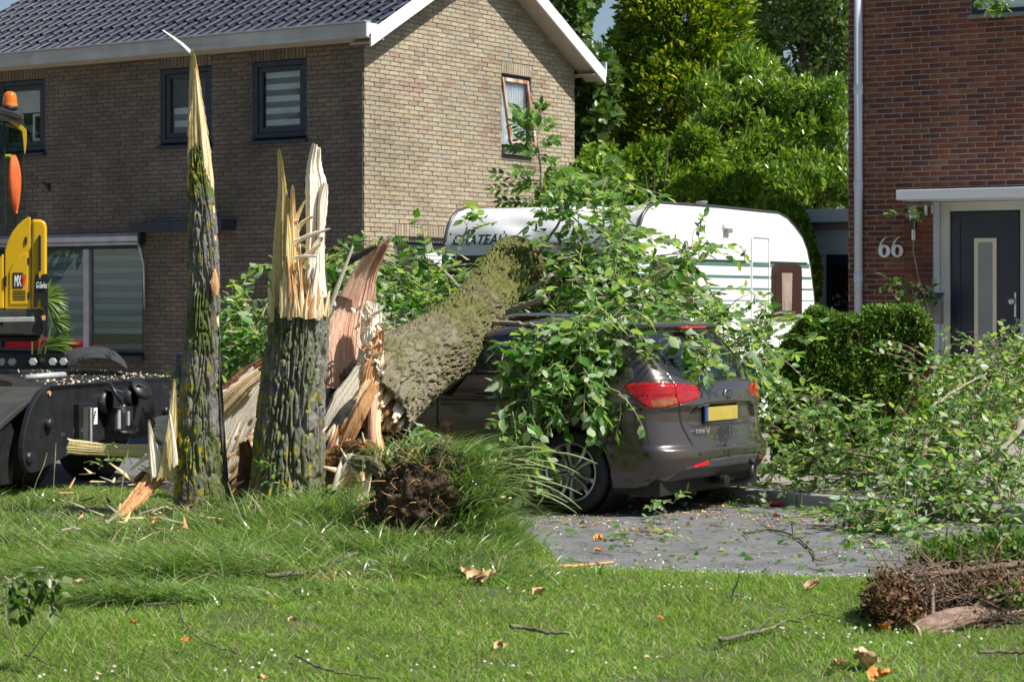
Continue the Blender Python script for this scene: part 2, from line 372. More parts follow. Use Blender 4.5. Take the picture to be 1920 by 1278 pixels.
# large ground floor window
x0, x1, z0, z1 = big
fr = frame(B(), x0+.005, x1-.005, z0+.05, z1-.01, .05, .02, .09).obj('window', M['navy_frame'], H1, bevel=.004)
B().box(-5.14, .015, z0+.1, -5.03, .085, z1-.06).obj('mullion', M['zinc'], fr, bevel=.004)
for a, c in ((x0+.06, -5.145), (-5.025, x1-.06)): B().box(a, .062, z0+.1, c, .068, z1-.06).obj('pane', M['glass_mirror'], fr)
B().prism([(-.09, z0-.05), (-.09, z0), (.07, z0+.045), (.07, z0-.05)], 'x', x0-.03, x1+.03).obj('sill', M['navy_frame'], fr, bevel=.003)
B().box(x0, .29, z0, x1, .30, z1).obj('room_backing', M['room_dark'], fr)
mat('blind_sheer', (.36,.47,.52), (.42,.53,.57), rough=.8, scale=3); mat('blind_teal', (.19,.27,.32), (.23,.31,.36), rough=.8, scale=3)
for a, c, zlo in ((x0+.06, -5.15, z0+.2), (-5.02, x1-.06, z0+.32)):
    n = 14; h = (z1-.06-zlo)/n
    for i in range(n): B().box(a, .12, zlo+i*h, c, .124, zlo+(i+1)*h-.006).obj('blind_band', M['blind_sheer' if i % 2 == 0 else 'blind_teal'], fr)
# awning: cassette, front rail, side arm
aw = B().prism([(-.14, 2.47), (-.16, 2.55), (-.10, 2.60), (0, 2.60), (0, 2.47)], 'x', -6.95, -3.92).obj('awning', M['zinc'], H1, bevel=.008)
B().box(-6.95, -.17, 2.425, -3.90, -.12, 2.465).obj('awning_rail', M['zinc'], aw, bevel=.008)
B().tube([(-3.90, -.15, 2.44), (-3.885, -.13, 2.36), (-3.88, -.06, 2.15), (-3.88, -.04, 1.52)], .017, 8).obj('awning_arm', M['zinc'], aw, smooth=True)
B().box(-3.93, -.12, 2.44, -3.89, -.0, 2.60).obj('awning_bracket', M['black_plastic'], aw, bevel=.005)
# dark beam over the passage and wall hook
B().prism([(-.32, 2.60), (-.32, 2.74), (0, 2.76), (0, 2.60)], 'x', -3.93, -2.2).obj('door_canopy', M['navy_frame'], H1, bevel=.008)
hk = B().tube([(-5.80, -.02, 3.28), (-5.80, -.06, 3.33), (-5.84, -.11, 3.36)], [.03, .028, .022], 8); hk.box(-5.83, -.02, 3.24, -5.77, 0, 3.36).obj('hook', M['black_plastic'], H1, bevel=.003)
# gable window, top hung and pushed open
gy0, gy1, gz0, gz1 = gw
def gframe(bb, y0, y1, z0, z1, w, xa, xb):
    bb.box(xa, y0, z0, xb, y0+w, z1); bb.box(xa, y1-w, z0, xb, y1, z1); bb.box(xa, y0+w, z1-w, xb, y1-w, z1); bb.box(xa, y0+w, z0, xb, y1-w, z0+w); return bb
gf = gframe(B(), gy0+.005, gy1-.005, gz0+.05, gz1-.01, .05, -.10, -.03).obj('window', M['black_plastic'], H1, bevel=.003)
sash = gframe(B(), gy0+.04, gy1-.05, -.98, 0, .055, -.0, .045).obj('sash', M['wood_worn'], gf, bevel=.004)
sash.location = (-.045, 0, gz1-.06); sash.rotation_euler = (0, math.radians(-9), 0)
g2 = B().box(.015, gy0+.09, -.93, .022, gy1-.10, -.05).obj('pane', M['glass_clear'], gf)
g2.location = sash.location; g2.rotation_euler = sash.rotation_euler
cb = B()
for i in range(10):
    cb.box(-.06-.01*(i % 2), gy0+.08+i*.065, gz0+.1, -.055, gy0+.14+i*.065, gz1-.06)
cb.obj('curtain', M['curtain'], gf)
B().box(-.04, gy0-.0, gz0-.05, .07, gy1+.02, gz0+.045).obj('sill', M['lead'], gf, bevel=.006)
B().box(-.03, gy0-.005, gz0-.13, .018, gy1+.01, gz0-.055).obj('sill_apron', M['lead'], gf, bevel=.004)
# gable ground floor window with shutter slats
gf = gframe(B(), gw2[0]+.01, gw2[1]-.01, gw2[2], gw2[3]-.09, .06, -.09, -.02).obj('window', M['navy_frame'], H1, bevel=.003)
B().box(-.07, 1.35, 1.2, -.03, 1.43, 2.36).obj('mullion', M['navy_frame'], gf)
B().box(-.07, .75, 1.25, -.06, 1.35, 2.36).obj('pane', M['glass_dark'], gf)
rail = B().box(-.09, gw2[0]+.01, 2.42, -.0, gw2[1]-.01, 2.495)
rail.obj('vent_rail', M['black_plastic'], gf)
for i in range(26): B().cyl((.004, gw2[0]+.05+i*.06, 2.44), (1, 0, 0), .014, .012, 8).obj('vent_stud', M['lead'], gf)
for i in range(9): B().box(-.06, 1.44, 2.36-.055*(i+1)+.004, -.045, 2.26, 2.36-.055*i-.004).obj('shutter_slat', M['white_paint'], gf, bevel=.003)
# roof -------------------------------------------------------------
OV = .34; OE = .30
def slope(y): return EZ+.06+ (y if y < APY else 2*APY-y)*tp
b = B()
b.add([(-8.7,-OE,slope(-OE)),(OV,-OE,slope(-OE)),(OV,APY,slope(APY)),(-8.7,APY,slope(APY)),(-8.7,5.24+OE,slope(5.24+OE)),(OV,5.24+OE,slope(5.24+OE))], [(0,1,2,3),(3,2,5,4)])
roof = b.obj('roof', M['roof_felt'], H1)
def board(ya, yb, dz0, dz1, x0, x1): # rake board following the slope
    return [(x, y, slope(y)+dz) for x in (x0, x1) for y, dz in ((ya, dz0), (yb, dz0), (yb, dz1), (ya, dz1))]
BF = [(0,1,2,3),(7,6,5,4),(0,4,5,1),(1,5,6,2),(2,6,7,3),(3,7,4,0)]
for ya, yb in ((-OE-.02, APY), (APY+.001, 5.24+OE+.02)):
    B().add(board(ya, yb, -.17, .035, OV, OV+.03), BF).obj('rake_board', M['white_paint'], roof, bevel=.003)
    B().add(board(ya, yb, -.13, -.115, .01, OV), BF).obj('soffit', M['cream_soffit'], roof)
B().box(-8.7, -OE-.13, EZ-.165, OV+.03, -OE-.10, EZ+.02).obj('fascia', M['grey_wood'], roof, bevel=.003)
B().box(-8.7, -OE-.10, EZ-.165, OV, -.005, EZ-.15).obj('eave_soffit', M['cream_soffit'], roof)
B().box(-8.7, -OE-.16, EZ+.022, OV+.03, -OE-.02, EZ+.048).obj('gutter_edge', M['zinc'], roof, bevel=.006)
B().prism([(-OE-.10, EZ-.165), (-OE-.10, EZ+.02), (-OE+.12, EZ+.02)], 'x', OV+.002, OV+.031).obj('fascia_return', M['white_paint'], roof)
B().box(.01, 5.24+OE+.02, EZ-.17, OV+.03, 5.24+OE+.04, EZ+.05).obj('rear_fascia', M['white_paint'], roof)
B().box(-8.7, 5.245, EZ-.17, OV, 5.24+OE+.02, EZ-.15).obj('eave_soffit', M['cream_soffit'], roof)
B().box(-8.7, APY-.1, apz+.08, OV, APY+.1, apz+.17).obj('ridge_tiles', M['tile_blue'], roof, bevel=.05)
# pantile: S profile across x, 2 rows deep
TW, TG = .205, .335
prof = [(-.005,.012),(.02,.004),(.06,-.004),(.10,-.002),(.135,.012),(.155,.036),(.175,.050),(.195,.052),(.215,.042),(.224,.022)]
tv = []; nP = len(prof)
for dy, dz in ((0, .0), (TG+.05, -.03)):
    for x, z in prof: tv.append((x, dy, z+.042+dz))
for x, z in prof: tv.append((x, 0, z+.042-.016))
tf = [(i, i+1, nP+i+1, nP+i) for i in range(nP-1)]+[(2*nP+i, 2*nP+i+1, i+1, i) for i in range(nP-1)]
unit = bpy.data.meshes.new('roof_tile'); unit.from_pydata(tv, [], tf); unit.materials.append(M['tile_blue']); unit.update()
for p in unit.polygons: p.use_smooth = True
unit.set_sharp_from_angle(angle=math.radians(50))
tiles = []; cs, sn = math.cos(PITCH), math.sin(PITCH)
for rrow in range(9):
    for c in range(44):
        x = OV-.02-.20-c*TW
        if x < -8.75: break
        yy = -OE-.06+rrow*TG*cs; tiles.append((x, yy, slope(yy)+.0))
vis = sorted(tiles, key=lambda t: (t[2]-EZ)*1.2 - t[0]*.12)[:300]; vs_ = set(vis)
rest = B()
def tilt(v, j): return Vector((v[0], v[1]*cs-v[2]*sn, v[1]*sn+v[2]*cs+j))
for t in tiles:
    if t in vs_:
        o = bpy.data.objects.new('roof_tile', unit); COL.objects.link(o); o.parent = roof
        o.location = (t[0]+R.uniform(-.004, .004), t[1]+R.uniform(-.012, .012), t[2]+R.uniform(0, .004)); o.rotation_euler = (PITCH+R.uniform(-.012, .012), 0, R.uniform(-.012, .012))
    else: rest.add([Vector(t)+tilt(v, 0) for v in tv], tf)
# rear slope verge tiles (seen edge on)
for r_ in range(9):
    yy = 5.24+OE+.04-r_*TG*cs
    for c in range(3):
        x = OV-.02-.20-c*TW; pv = []
        for v in tv: q = tilt(v, 0); pv.append((x+q[0], yy-q[1], slope(yy)+q[2]))
        rest.add(pv, [f[::-1] for f in tf])
rest.box(OV-.02, 5.24+.1, 0, OV-.019, 5.24+.101, .001)
tag(rest.obj('roof_tiles', M['tile_blue'], roof, auto=50), kind='stuff')
# ------------------------------------------------------------------ red brick house
A2 = math.atan2(-.4895, .872)
H2 = empty('brick_house', (3.96, 26.0, 0), A2, label='red brick house with number 66 and a dark blue front door, at right', cat='house')
D = (1.13, 2.17, .3, 2.76); UW = (1.49, 3.2, 4.90, 6.3)
w2 = holed_wall(H2, 'front_wall', 0, 3.4, 6.6, [D, UW], M['mortar_grey'])
B().box(0, .02, -.1, 3.4, 4, 6.6).obj('rear_walls', M['mortar_grey'], H2) if False else B().add([(0,0,-.1),(0,4,-.1),(0,4,6.6),(0,0,6.6)], [(0,1,2,3)]).obj('side_wall', M['mortar_grey'], H2)
B().box(.1, .3, 0, 3.3, .34, 6.5).obj('room_backing', M['room_dark'], H2)
bR = brickset(lambda z: (.0, 3.4), [D, UW], 6.5, zb=0.02, H=.0480, L=.2065)
lay_bricks(w2, bR, M['brick_red'], 'y', 300, proud=.004, jit=.0015, L=.2065, H=.0480, key=lambda q: abs(q[0]-1.1)*.9+abs(q[2]-3.6))
# projecting pier beside the door
PX0, PX1, PD = .775, 1.10, .25
pier = B().box(PX0+.01, -PD+.011, 0, PX1-.01, -.001, 2.745).obj('pier', M['mortar_grey'], H2)
pb = B(); k = 0; z = .02
while z+.05 < 2.74:
    segs = [(PX0, PX0+.21), (PX0+.22, PX1)] if k % 2 else [(PX0, PX0+.10), (PX0+.11, PX1)]
    for a, c in segs:
        j = R.uniform(-.002, .003); o = B().box(a, -PD+j, z, c, -.02, z+.0515).obj('brick', M['brick_red'], pier)
    z += .0622; k += 1
cp = B().box(.84, -.72, 2.765, 3.4, .0, 2.875).obj('door_canopy', M['white_paint'], H2, bevel=.006)
# door frame and door
frame(B(), D[0]+.0, D[1]-.0, .30, D[3]-.0, .105, -.03, .07).obj('door_frame', M['pale_green_paint'], H2, bevel=.005)
B().box(.985, -.20, .1, 1.125, -.012, 2.76).obj('frame_post', M['pale_blue_paint'], H2, bevel=.005)
B().box(2.175, -.05, .1, 2.30, -.012, 2.76).obj('frame_post', M['pale_blue_paint'], H2, bevel=.005)
dr = B().box(D[0]+.11, .02, .32, D[1]-.11, .06, D[3]-.11).obj('door', M['door_navy'], H2)
frame(B(), D[0]+.125, D[1]-.125, .35, D[3]-.125, .10, .006, .019).obj('door_panel_rim', M['door_navy'], dr, bevel=.003)
frame(B(), 1.52, 1.78, .75, 2.34, .045, -.002, .019).obj('glazing_frame', M['cream_trim'], dr, bevel=.004)
B().box(1.565, .008, .795, 1.735, .014, 2.295).obj('door_glass', M['frosted'], dr)
hb = B().box(1.985, -.002, 1.44, 2.01, .019, 1.72); hb.obj('handle_plate', M['steel'], dr, bevel=.004)
B().lathe([(.012, 0), (.012, -.04), (.035, -.045), (.037, -.06), (.02, -.068)], (1.965, 0, 1.62), 'y', 20).obj('door_knob', M['steel'], dr, smooth=True)
# drainpipe
dp = B().tube([(.15, -.07, .1), (.15, -.07, 6.6)], .048, 20).obj('drainpipe', M['pale_blue_paint'], H2, smooth=True)
for z in (1.9, 2.98, 4.1): B().lathe([(.0485, -.06), (.054, -.055), (.054, .05), (.0485, .055)], (.15, -.07, z), 'z', 20).obj('pipe_collar', M['pale_blue_paint'], dp, smooth=True)
# upper window with horizontal boards
uf = frame(B(), UW[0]+.005, UW[1], UW[2]+.0, UW[3], .05, .01, .09).obj('window', M['navy_frame'], H2)
for i in range(5): B().box(UW[0]+.055, .05, UW[2]+.05+i*.1, UW[1]-.05, .06, UW[2]+.145+i*.1).obj('blind_band', M['white_paint'], uf)
B().box(UW[0]-.03, -.08, UW[2]-.055, UW[1]+.03, .05, UW[2]-.012).obj('sill', M['lead'], uf, bevel=.004)
# house number
def digit6(ox, oz, h, clipx=None):
    """serif-like numeral: bowl ring plus tapering curved stem"""
    b = B(); r = h*.30; cx, cz = ox+h*.30, oz+h*.30; n = 28
    for i in range(n):
        a0, a1 = 2*math.pi*i/n, 2*math.pi*(i+1)/n
        def rr(a): return r*.40
        w = lambda a: (cx+rr(a)*.95*math.cos(a), cz+rr(a)*1.85*math.sin(a)); W_ = lambda a: (cx+r*1.04*math.cos(a), cz+r*1.02*math.sin(a))
        q = [W_(a0), W_(a1), w(a1), w(a0)]; b.prism(q, 'y', -.035, -.015)
    out = []; inn = []
    for i in range(13):
        t = i/12; a = math.radians(188-t*92)
        out.append((cx+h*.36+ -h*.66*math.cos(math.radians(t*78)), cz+h*.02+h*.70*math.sin(math.radians(t*88))))
    for i in range(12):
        (ax_, az), (bx_, bz) = out[i], out[i+1]; w0 = h*.145*(1-i/12)**.7+.006; w1 = h*.145*(1-(i+1)/12)**.7+.006
        b.prism([(ax_, az), (bx_, bz), (bx_+w1*.8, bz-w1*.5), (ax_+w0, az-w0*.1)], 'y', -.0352+.0001*i, -.0148)
    return b
for ox in (.385, .543): digit6(ox, 2.135, .235).obj('house_number_digit', M['white_paint'], H2)
# outdoor lamp halves on the pier, little box under the canopy
lb = B().box(.845, -PD-.05, 2.54, .925, -PD-.01, 2.70); lb.obj('wall_lamp', M['white_paint'], H2, bevel=.02, seg=4)
B().box(.865, -PD-.07, 2.44, .925, -PD-.005, 2.56).obj('lamp_bracket', M['black_plastic'], H2, bevel=.015)
B().box(.875, -PD-.05, 2.32, .915, -PD-.01, 2.45).obj('lamp_arm', M['white_paint'], H2, bevel=.015, seg=3)
B().box(1.02, -PD-.03, 2.60, 1.06, -PD+.02, 2.72).obj('door_bell', M['steel'], H2, bevel=.004)
B().box(1.09, -PD+.0, 2.62, 1.125, -PD+.05, 2.72).obj('hinge_plate', M['zinc'], H2, bevel=.004)
# letterbox
mb = empty('letterbox', H2.matrix_basis @ Vector((1.03, -PD-.03, 1.40)) if False else (0,0,0), 0, label='grey metal letterbox with sloping lid fixed beside the blue front door', cat='letterbox')
c2_, s2_ = math.cos(A2), math.sin(A2)
def h2w(x, y, z): return (3.96+x*c2_-y*s2_, 26.0+x*s2_+y*c2_, z)
mb.location = h2w(.98, -PD-.16, 1.36); mb.rotation_euler = (0, 0, A2)
B().prism([(0, 0), (0, .29), (.14, .34), (.14, 0)], 'x', 0, .27).obj('box_body', M['lead'], mb, bevel=.004)
B().prism([(-.03, .285), (-.03, .295), (.14, .36), (.14, .345)], 'x', -.012, .282).obj('lid', M['navy_frame'], mb, bevel=.003)
B().box(-.003, .0, .0, -.001, .14, .27).obj('side_plate', M['zinc'], mb)
# ------------------------------------------------------------------ annex between the houses
AX = empty('shed', (3.72, 28.6, 0), A1, label='low brick annex with white fascia and dark doorway between caravan and red house', cat='annex')
B().box(0.0, 0, 0, 1.6, 2, 2.55).obj('wall', M['brick_red'], AX)
ab = brickset(lambda z: (0, .22), [], 2.5); lay_bricks(AX.children[0], ab, M['brick_red'], 'y', 90, key=lambda q: q[0])
B().box(-.15, -.2, 2.63, 1.7, 2.1, 2.80).obj('roof_fascia', M['pale_green_paint'], AX, bevel=.006)
B().box(-.05, -.12, 2.551, 1.65, 2.05, 2.628).obj('roof', M['lead'], AX)
B().box(.23, -.04, 2.02+.2, 1.5, -.015, 2.55).obj('lintel_board', M['pale_green_paint'], AX, bevel=.004)
B().box(.23, -.05, 0, .40, -.015, 2.215).obj('door_post', M['pale_blue_paint'], AX, bevel=.004)
B().box(.40, -.03, .0, 1.5, -.014, 2.21).obj('door', M['door_navy'], AX)
B().box(.47, -.036, 1.15, 1.4, -.031, 2.1).obj('door_glass', M['glass_dark'], AX)
# ------------------------------------------------------------------ ground, road, lawn
LBX = [-14, -8, -3.7, -1.6, -.5, -.08, .06, .22, .31, 2.27, 4, 9]; LBY = [21.5, 20.2, 19.1, 18.1, 17.3, 16.6, 15.6, 14.4, 13.3, 12.75, 12.2, 11]
def lawn_edge(x): return np.interp(x, LBX, LBY)+.06*(vnoise(np.asarray(x)*3., 4.)-.5)
def hgt(x, y):
    x = np.asarray(x, float); y = np.asarray(y, float)
    m = .17*np.exp(-(((x+1.15)/1.05)**2+((y-15.9)/1.25)**2)**1.3)
    m = m+.05*np.exp(-(((x+3.2)/1.2)**2+((y-17.2)/1.2)**2))
    return .02+m+.035*(fbm(x*1.3, y*1.3, 0, 3)-.45)
mat('soil', (.045,.032,.022), (.10,.075,.05), rough=.95, scale=9, bump=.9, bscale=40, bdist=.02)
mat('turf_base', (.05,.075,.02), (.10,.095,.05), rough=.95, scale=5, bump=.6, bscale=50, spots=((.13,.105,.06), 3.2, .60))
mat('asphalt', (.115,.117,.124), (.17,.172,.18), rough=.85, spec=.35, scale=3, bump=.7, bscale=190, bdist=.004, spots=[((.30,.28,.24), 150., .60)])
mat('paving', (.20,.195,.185), (.28,.27,.25), rough=.9, scale=4, bump=.5, bscale=80, spots=((.32,.25,.13), 28., .55))
mat('kerb_stone', (.22,.22,.21), (.32,.32,.30), rough=.85, scale=6, bump=.3, bscale=70)
tag(B().add([(-400,-100,-.03),(400,-100,-.03),(400,900,-.03),(-400,900,-.03)], [(0,1,2,3)]).obj('ground', M['turf_base']), kind='structure')
tag(B().add([(-60,8,0),(60,8,0),(60,20.5,0),(4,27,0),(-60,40,0)], [(0,1,2,3,4)]).obj('road', M['asphalt']), kind='structure')
gx = np.linspace(-9, 9, 361); gy = np.linspace(5, 21.5, 331); GX, GY = np.meshgrid(gx, gy)
e = lawn_edge(GX); ins = GY <= e+.05
GZ = np.where(ins, hgt(GX, GY)*np.clip((e-GY)/.35+.0, .05, 1), -.02)
idx = np.arange(GX.size).reshape(GX.shape); q = np.stack([idx[:-1,:-1], idx[:-1,1:], idx[1:,1:], idx[1:,:-1]], -1); keep = ins[:-1,:-1]
lawn = link('lawn', npmesh('lawn', np.stack([GX, GY, GZ], -1).reshape(-1, 3), q[keep]), M['turf_base'], smooth=True); tag(lawn, kind='structure')
def lz(x, y): return hgt(x, y)*np.clip((lawn_edge(x)-y)/.35, .05, 1)
# pavement with kerb at right
kl = [(1.55, 18.9), (1.62, 18.25), (1.85, 17.85), (2.3, 17.35), (2.8, 16.85), (3.6, 16.2), (5.2, 15.1), (7.5, 13.8)]
kf = [(14, 22), (4.5, 27), (0.6, 24.5), (1.4, 19.6)]
pv = B().prism(kl+kf, 'z', -.02, .10).obj('pavement', M['paving']); tag(pv, kind='structure')
for i in range(len(kl)-1):
    a, c = Vector(kl[i]+(0,)), Vector(kl[i+1]+(0,)); d = c-a; n = max(1, round(d.length/.8)); nn = Vector((-d.y, d.x, 0)).normalized()*.12
    for k in range(n):
        p, q2 = a+d*(k/n), a+d*((k+1)/n-.008)
        o_ = nn*.0; b = B().prism([(p-nn*.9)[:2], (q2-nn*.9)[:2], (q2+nn*.1)[:2], (p+nn*.1)[:2]], 'z', -.02, .112); b.obj('kerbstone', M['kerb_stone'], pv, bevel=.012)
# house front garden ground
tag(B().add([(-40,20.5+12,.006),(-9,24,.006),(0.2,24.3,.006),(1.6,24,.006),(14,24.2,.006),(14,60,.006),(-40,60,.006)], [(0,1,2,3,4,5,6)]).obj('yard', M['paving']), kind='structure')
# ------------------------------------------------------------------ grass
GC = [(.14,.26,.034),(.185,.32,.047),(.235,.36,.065),(.115,.215,.028),(.29,.38,.10),(.17,.29,.038),(.205,.345,.043),(.38,.36,.17)]
mat('grass_blade', (1,1,1), rough=.45, spec=.4, scale=1.5, rand=GC, translucent=(.42, (1.5,1.7,.6)))
GL = [(.12,.22,.05),(.17,.29,.065),(.24,.35,.11),(.09,.17,.04),(.29,.38,.16),(.14,.25,.05),(.42,.38,.22),(.19,.31,.07)]
mat('long_grass_blade', (1,1,1), rough=.28, spec=.7, scale=1.5, rand=GL, translucent=(.38, (1.4,1.6,.6)))
def blades(name, x, y, z, ln, w, lean, bend, m, nseg=2, az=None, kind='stuff', parent=None, droop=1.):
    n = len(x); az = NR.rand(n)*2*math.pi if az is None else az
    dx, dy = np.cos(az), np.sin(az); sx, sy = -dy, dx; fa = NR.rand(n)*math.pi; 
    sx = np.cos(fa); sy = np.sin(fa)
    rows = []
    for k in range(nseg+1):
        t = k/nseg; hor = ln*(lean*t+bend*t*t); up = ln*np.maximum(t-.35*droop*bend*t*t*1.6-(lean*.4)*t, .0)
        cx, cy, cz = x+dx*hor, y+dy*hor, z+up; ww = w*(1-t**1.6)*.5
        if k < nseg: rows += [np.stack([cx-sx*ww, cy-sy*ww, cz], -1), np.stack([cx+sx*ww, cy+sy*ww, cz], -1)]
        else: rows.append(np.stack([cx, cy, cz], -1))
    V = np.stack(rows, 1); kk = V.shape[1]; T = []
    for k in range(nseg-1): a = 2*k; T += [(a, a+1, a+3), (a, a+3, a+2)]
    a = 2*(nseg-1); T.append((a, a+1, a+2))
    F = (np.arange(n)*kk)[:, None, None]+np.array(T)[None]
    return tag(link(name, npmesh(name, V.reshape(-1, 3), F.reshape(-1, 3)), m, parent), kind=kind)
def scatter(n, y0, y1, xpad=.3):
    y = np.sqrt(NR.rand(n)*(y1**2-y0**2)+y0**2) if y0 > 0 else NR.rand(n)
    x = (NR.rand(n)*2-1)*(y*.236+xpad); return x, y
x, y = scatter(300000, 8.9, 20.5, .15); k = NR.rand(len(x)) < np.where(y < 14.2, 1, .45)
pat = fbm(x*2.2, y*2.2, 3, 3); bare = fbm(x*1.4+9, y*1.4, 8, 3)
k &= NR.rand(len(x)) > .85*np.exp(-(((x+1.2)/.5)**2+((y-13.9)/.35)**2))
k &= (y < lawn_edge(x)+.02*NR.normal(size=len(x))) & (NR.rand(len(x)) < np.clip(1.7-(bare-.42)*6, .42, 1)); x, y, pat = x[k], y[k], pat[k]
ln = (.028+.04*NR.rand(len(x)))*(.65+1.0*pat)
blades('short_grass', x, y, lz(x, y)-.004, ln*1.05, .005+.004*NR.rand(len(x)), .3+.7*NR.rand(len(x)), .7*NR.rand(len(x)), M['grass_blade'], 2)
# longer grass round the stumps
def tuft(cx, cy, rx_, ry_, n, l0, l1, lean, az0=None, azs=9., name='long_grass', w=.007, zadd=0., parent=None, nseg=4):
    x = cx+NR.normal(size=n)*rx_; y = cy+NR.normal(size=n)*ry_; z = lz(x, y)-.01+zadd
    az = NR.rand(n)*6.28 if az0 is None else az0+NR.normal(size=n)*azs
    return blades(name, x, y, z, l0+(l1-l0)*NR.rand(n), w*(.6+.7*NR.rand(n)), lean*(.5+NR.rand(n)), .35+.5*NR.rand(n), M['long_grass_blade'], nseg, az, parent=parent)
xs_, ys_, ls_, az_, le_ = [], [], [], [], []
for (px, py, rx_, ry_, n, l0, l1, az0, azs, lean) in [
    (330,1045,.34,.18,5200,.26,.50,-2.7,.6,.75),(230,985,.40,.30,2400,.14,.34,-2.4,.9,.5),(300,1090,.26,.08,1500,.20,.38,-2.6,.6,.8),(450,1000,.22,.25,2400,.14,.34,-2.0,1.0,.5),(90,965,.45,.35,1900,.12,.26,None,0,.3),
    (560,1010,.20,.22,1500,.10,.26,None,0,.3),(640,1000,.22,.25,1500,.12,.28,-.6,1.2,.3),(820,1045,.25,.16,1500,.10,.2,-.8,1.2,.4),(900,1000,.18,.35,2300,.12,.30,-.2,.9,.4),
    (960,1050,.12,.25,1200,.08,.2,0.,1.,.4),(720,1050,.4,.12,1500,.08,.18,None,0,.3),(760,1045,.25,.08,1500,.16,.32,None,0,.3),(700,1010,.12,.1,900,.2,.36,None,0,.3),(840,1020,.15,.06,900,.14,.3,None,0,.3),(860,1030,.15,.08,700,.14,.28,-.4,1.,.4),(600,975,.3,.15,1600,.20,.42,None,0,.3),(540,985,.22,.08,900,.20,.40,None,0,.3),(430,975,.3,.12,1300,.18,.36,None,0,.35),(500,960,.25,.1,700,.18,.34,None,0,.3),(480,1075,.5,.16,1800,.07,.16,-2.2,1,.4),(150,1080,.4,.2,1400,.06,.15,None,0,.3),(20,930,.3,.3,900,.1,.2,None,0,.3)]:
    c = G(px, py, .12); nc_ = max(3, n//26); ci = NR.randint(0, nc_, n); ex_, ey_ = NR.normal(size=nc_)*rx_, NR.normal(size=nc_)*ry_; ox_, oy_ = NR.normal(size=n)*.022, NR.normal(size=n)*.022; xs_.append(c.x+ex_[ci]+ox_); ys_.append(c.y+ey_[ci]+oy_); oaz = np.arctan2(oy_, ox_); ls_.append((l0+(l1-l0)*NR.rand(n)**1.5)*(.55+.95*fbm(xs_[-1]*3.1, ys_[-1]*3.1, 6, 2)))
    az_.append(oaz if az0 is None else np.where(NR.rand(n) < .45, oaz, az0+NR.normal(size=n)*azs*1.3+2.2*(fbm(xs_[-1]*2.6, ys_[-1]*2.6, 4, 2)-.4))); le_.append(lean*(.4+NR.rand(n)))
x, y, ln, az, le = map(np.concatenate, (xs_, ys_, ls_, az_, le_)); k = (y < lawn_edge(x)+.03) & (NR.rand(len(x)) < .70); x, y, ln, az, le = x[k], y[k], ln[k], az[k], le[k]
blades('long_grass', x, y, lz(x, y)-.01, ln*1.10, .0135*(.45+.8*NR.rand(len(x))), le, .3+.9*NR.rand(len(x)), M['long_grass_blade'], 4, az)
mat('straw', (.42,.34,.18), (.56,.47,.27), rough=.8, scale=30)
xs2, ys2 = [], []
for px, py, rx_, ry_, n in [(250,960,.35,.25,1500),(120,985,.3,.2,600),(640,1060,.2,.12,500),(340,1000,.25,.1,500),(900,1010,.12,.3,350)]:
    c = G(px, py, .1); xs2.append(c.x+NR.normal(size=n)*rx_); ys2.append(c.y+NR.normal(size=n)*ry_)
x, y = np.concatenate(xs2), np.concatenate(ys2); k = y < lawn_edge(x); x, y = x[k], y[k]
blades('dry_straw', x, y, lz(x, y)+.006, .04+.10*NR.rand(len(x)), .003+.002*NR.rand(len(x)), .7+.4*NR.rand(len(x)), .5*NR.rand(len(x)), M['straw'], 3)
# ------------------------------------------------------------------ caravan
mat('caravan_white', (.76,.77,.77), (.81,.82,.82), rough=.3, spec=.5, scale=1.2, coat=.3, spots=[((.45,.44,.38), 34., .70), ((.30,.30,.22), 60., .735)], weather=(2.2, (1,1,.35), (.84,.84,.80), (1.0,1.0,1.0)))
mat('caravan_front', (.66,.72,.80), (.70,.76,.83), rough=.22, spec=.5, scale=1.2, coat=.5, spots=((.35,.36,.30), 30., .71))
mat('stripe_green', (.07,.16,.135), (.09,.18,.15), rough=.4); mat('trim_dark', (.07,.075,.08), rough=.35, metal=.4)
mat('brown_plastic', (.035,.02,.015), (.05,.03,.024), rough=.25, spec=.6, scale=3); mat('brown_glass', (.045,.025,.018), rough=.05, spec=.8)
mat('curtain_beige', (.24,.18,.15), (.32,.25,.21), rough=.8); mat('red_trim', (.30,.02,.025), rough=.4); mat('letter_green', (.015,.05,.045), rough=.4)
CV = empty('caravan', (1.153, 20.3, 0), A1, label='white caravan with green stripes and brown windows, roof dented, standing behind the fallen tree', cat='caravan')
prof = [(.0,.40),(-.015,1.2),(.0,2.02),(.02,2.18),(.06,2.31),(.13,2.42),(.23,2.495),(.39,2.535),(1.6,2.535),(2.86,2.52),(3.06,2.475),(3.23,2.394),(3.41,2.287),(3.52,2.16),(3.60,1.98),(3.68,1.70),(3.73,1.42),(3.78,.9),(3.74,.4)]
ffront = [p for p in prof if p[0] < .5]
# side wall (x=0 plane) as a solid slab with the outline
side = B().prism(prof, 'x', -.03, 0).obj('side_wall', M['caravan_white'], CV, bevel=.012)
B().prism(prof, 'x', -2.2, -2.17).obj('side_wall', M['caravan_white'], CV)
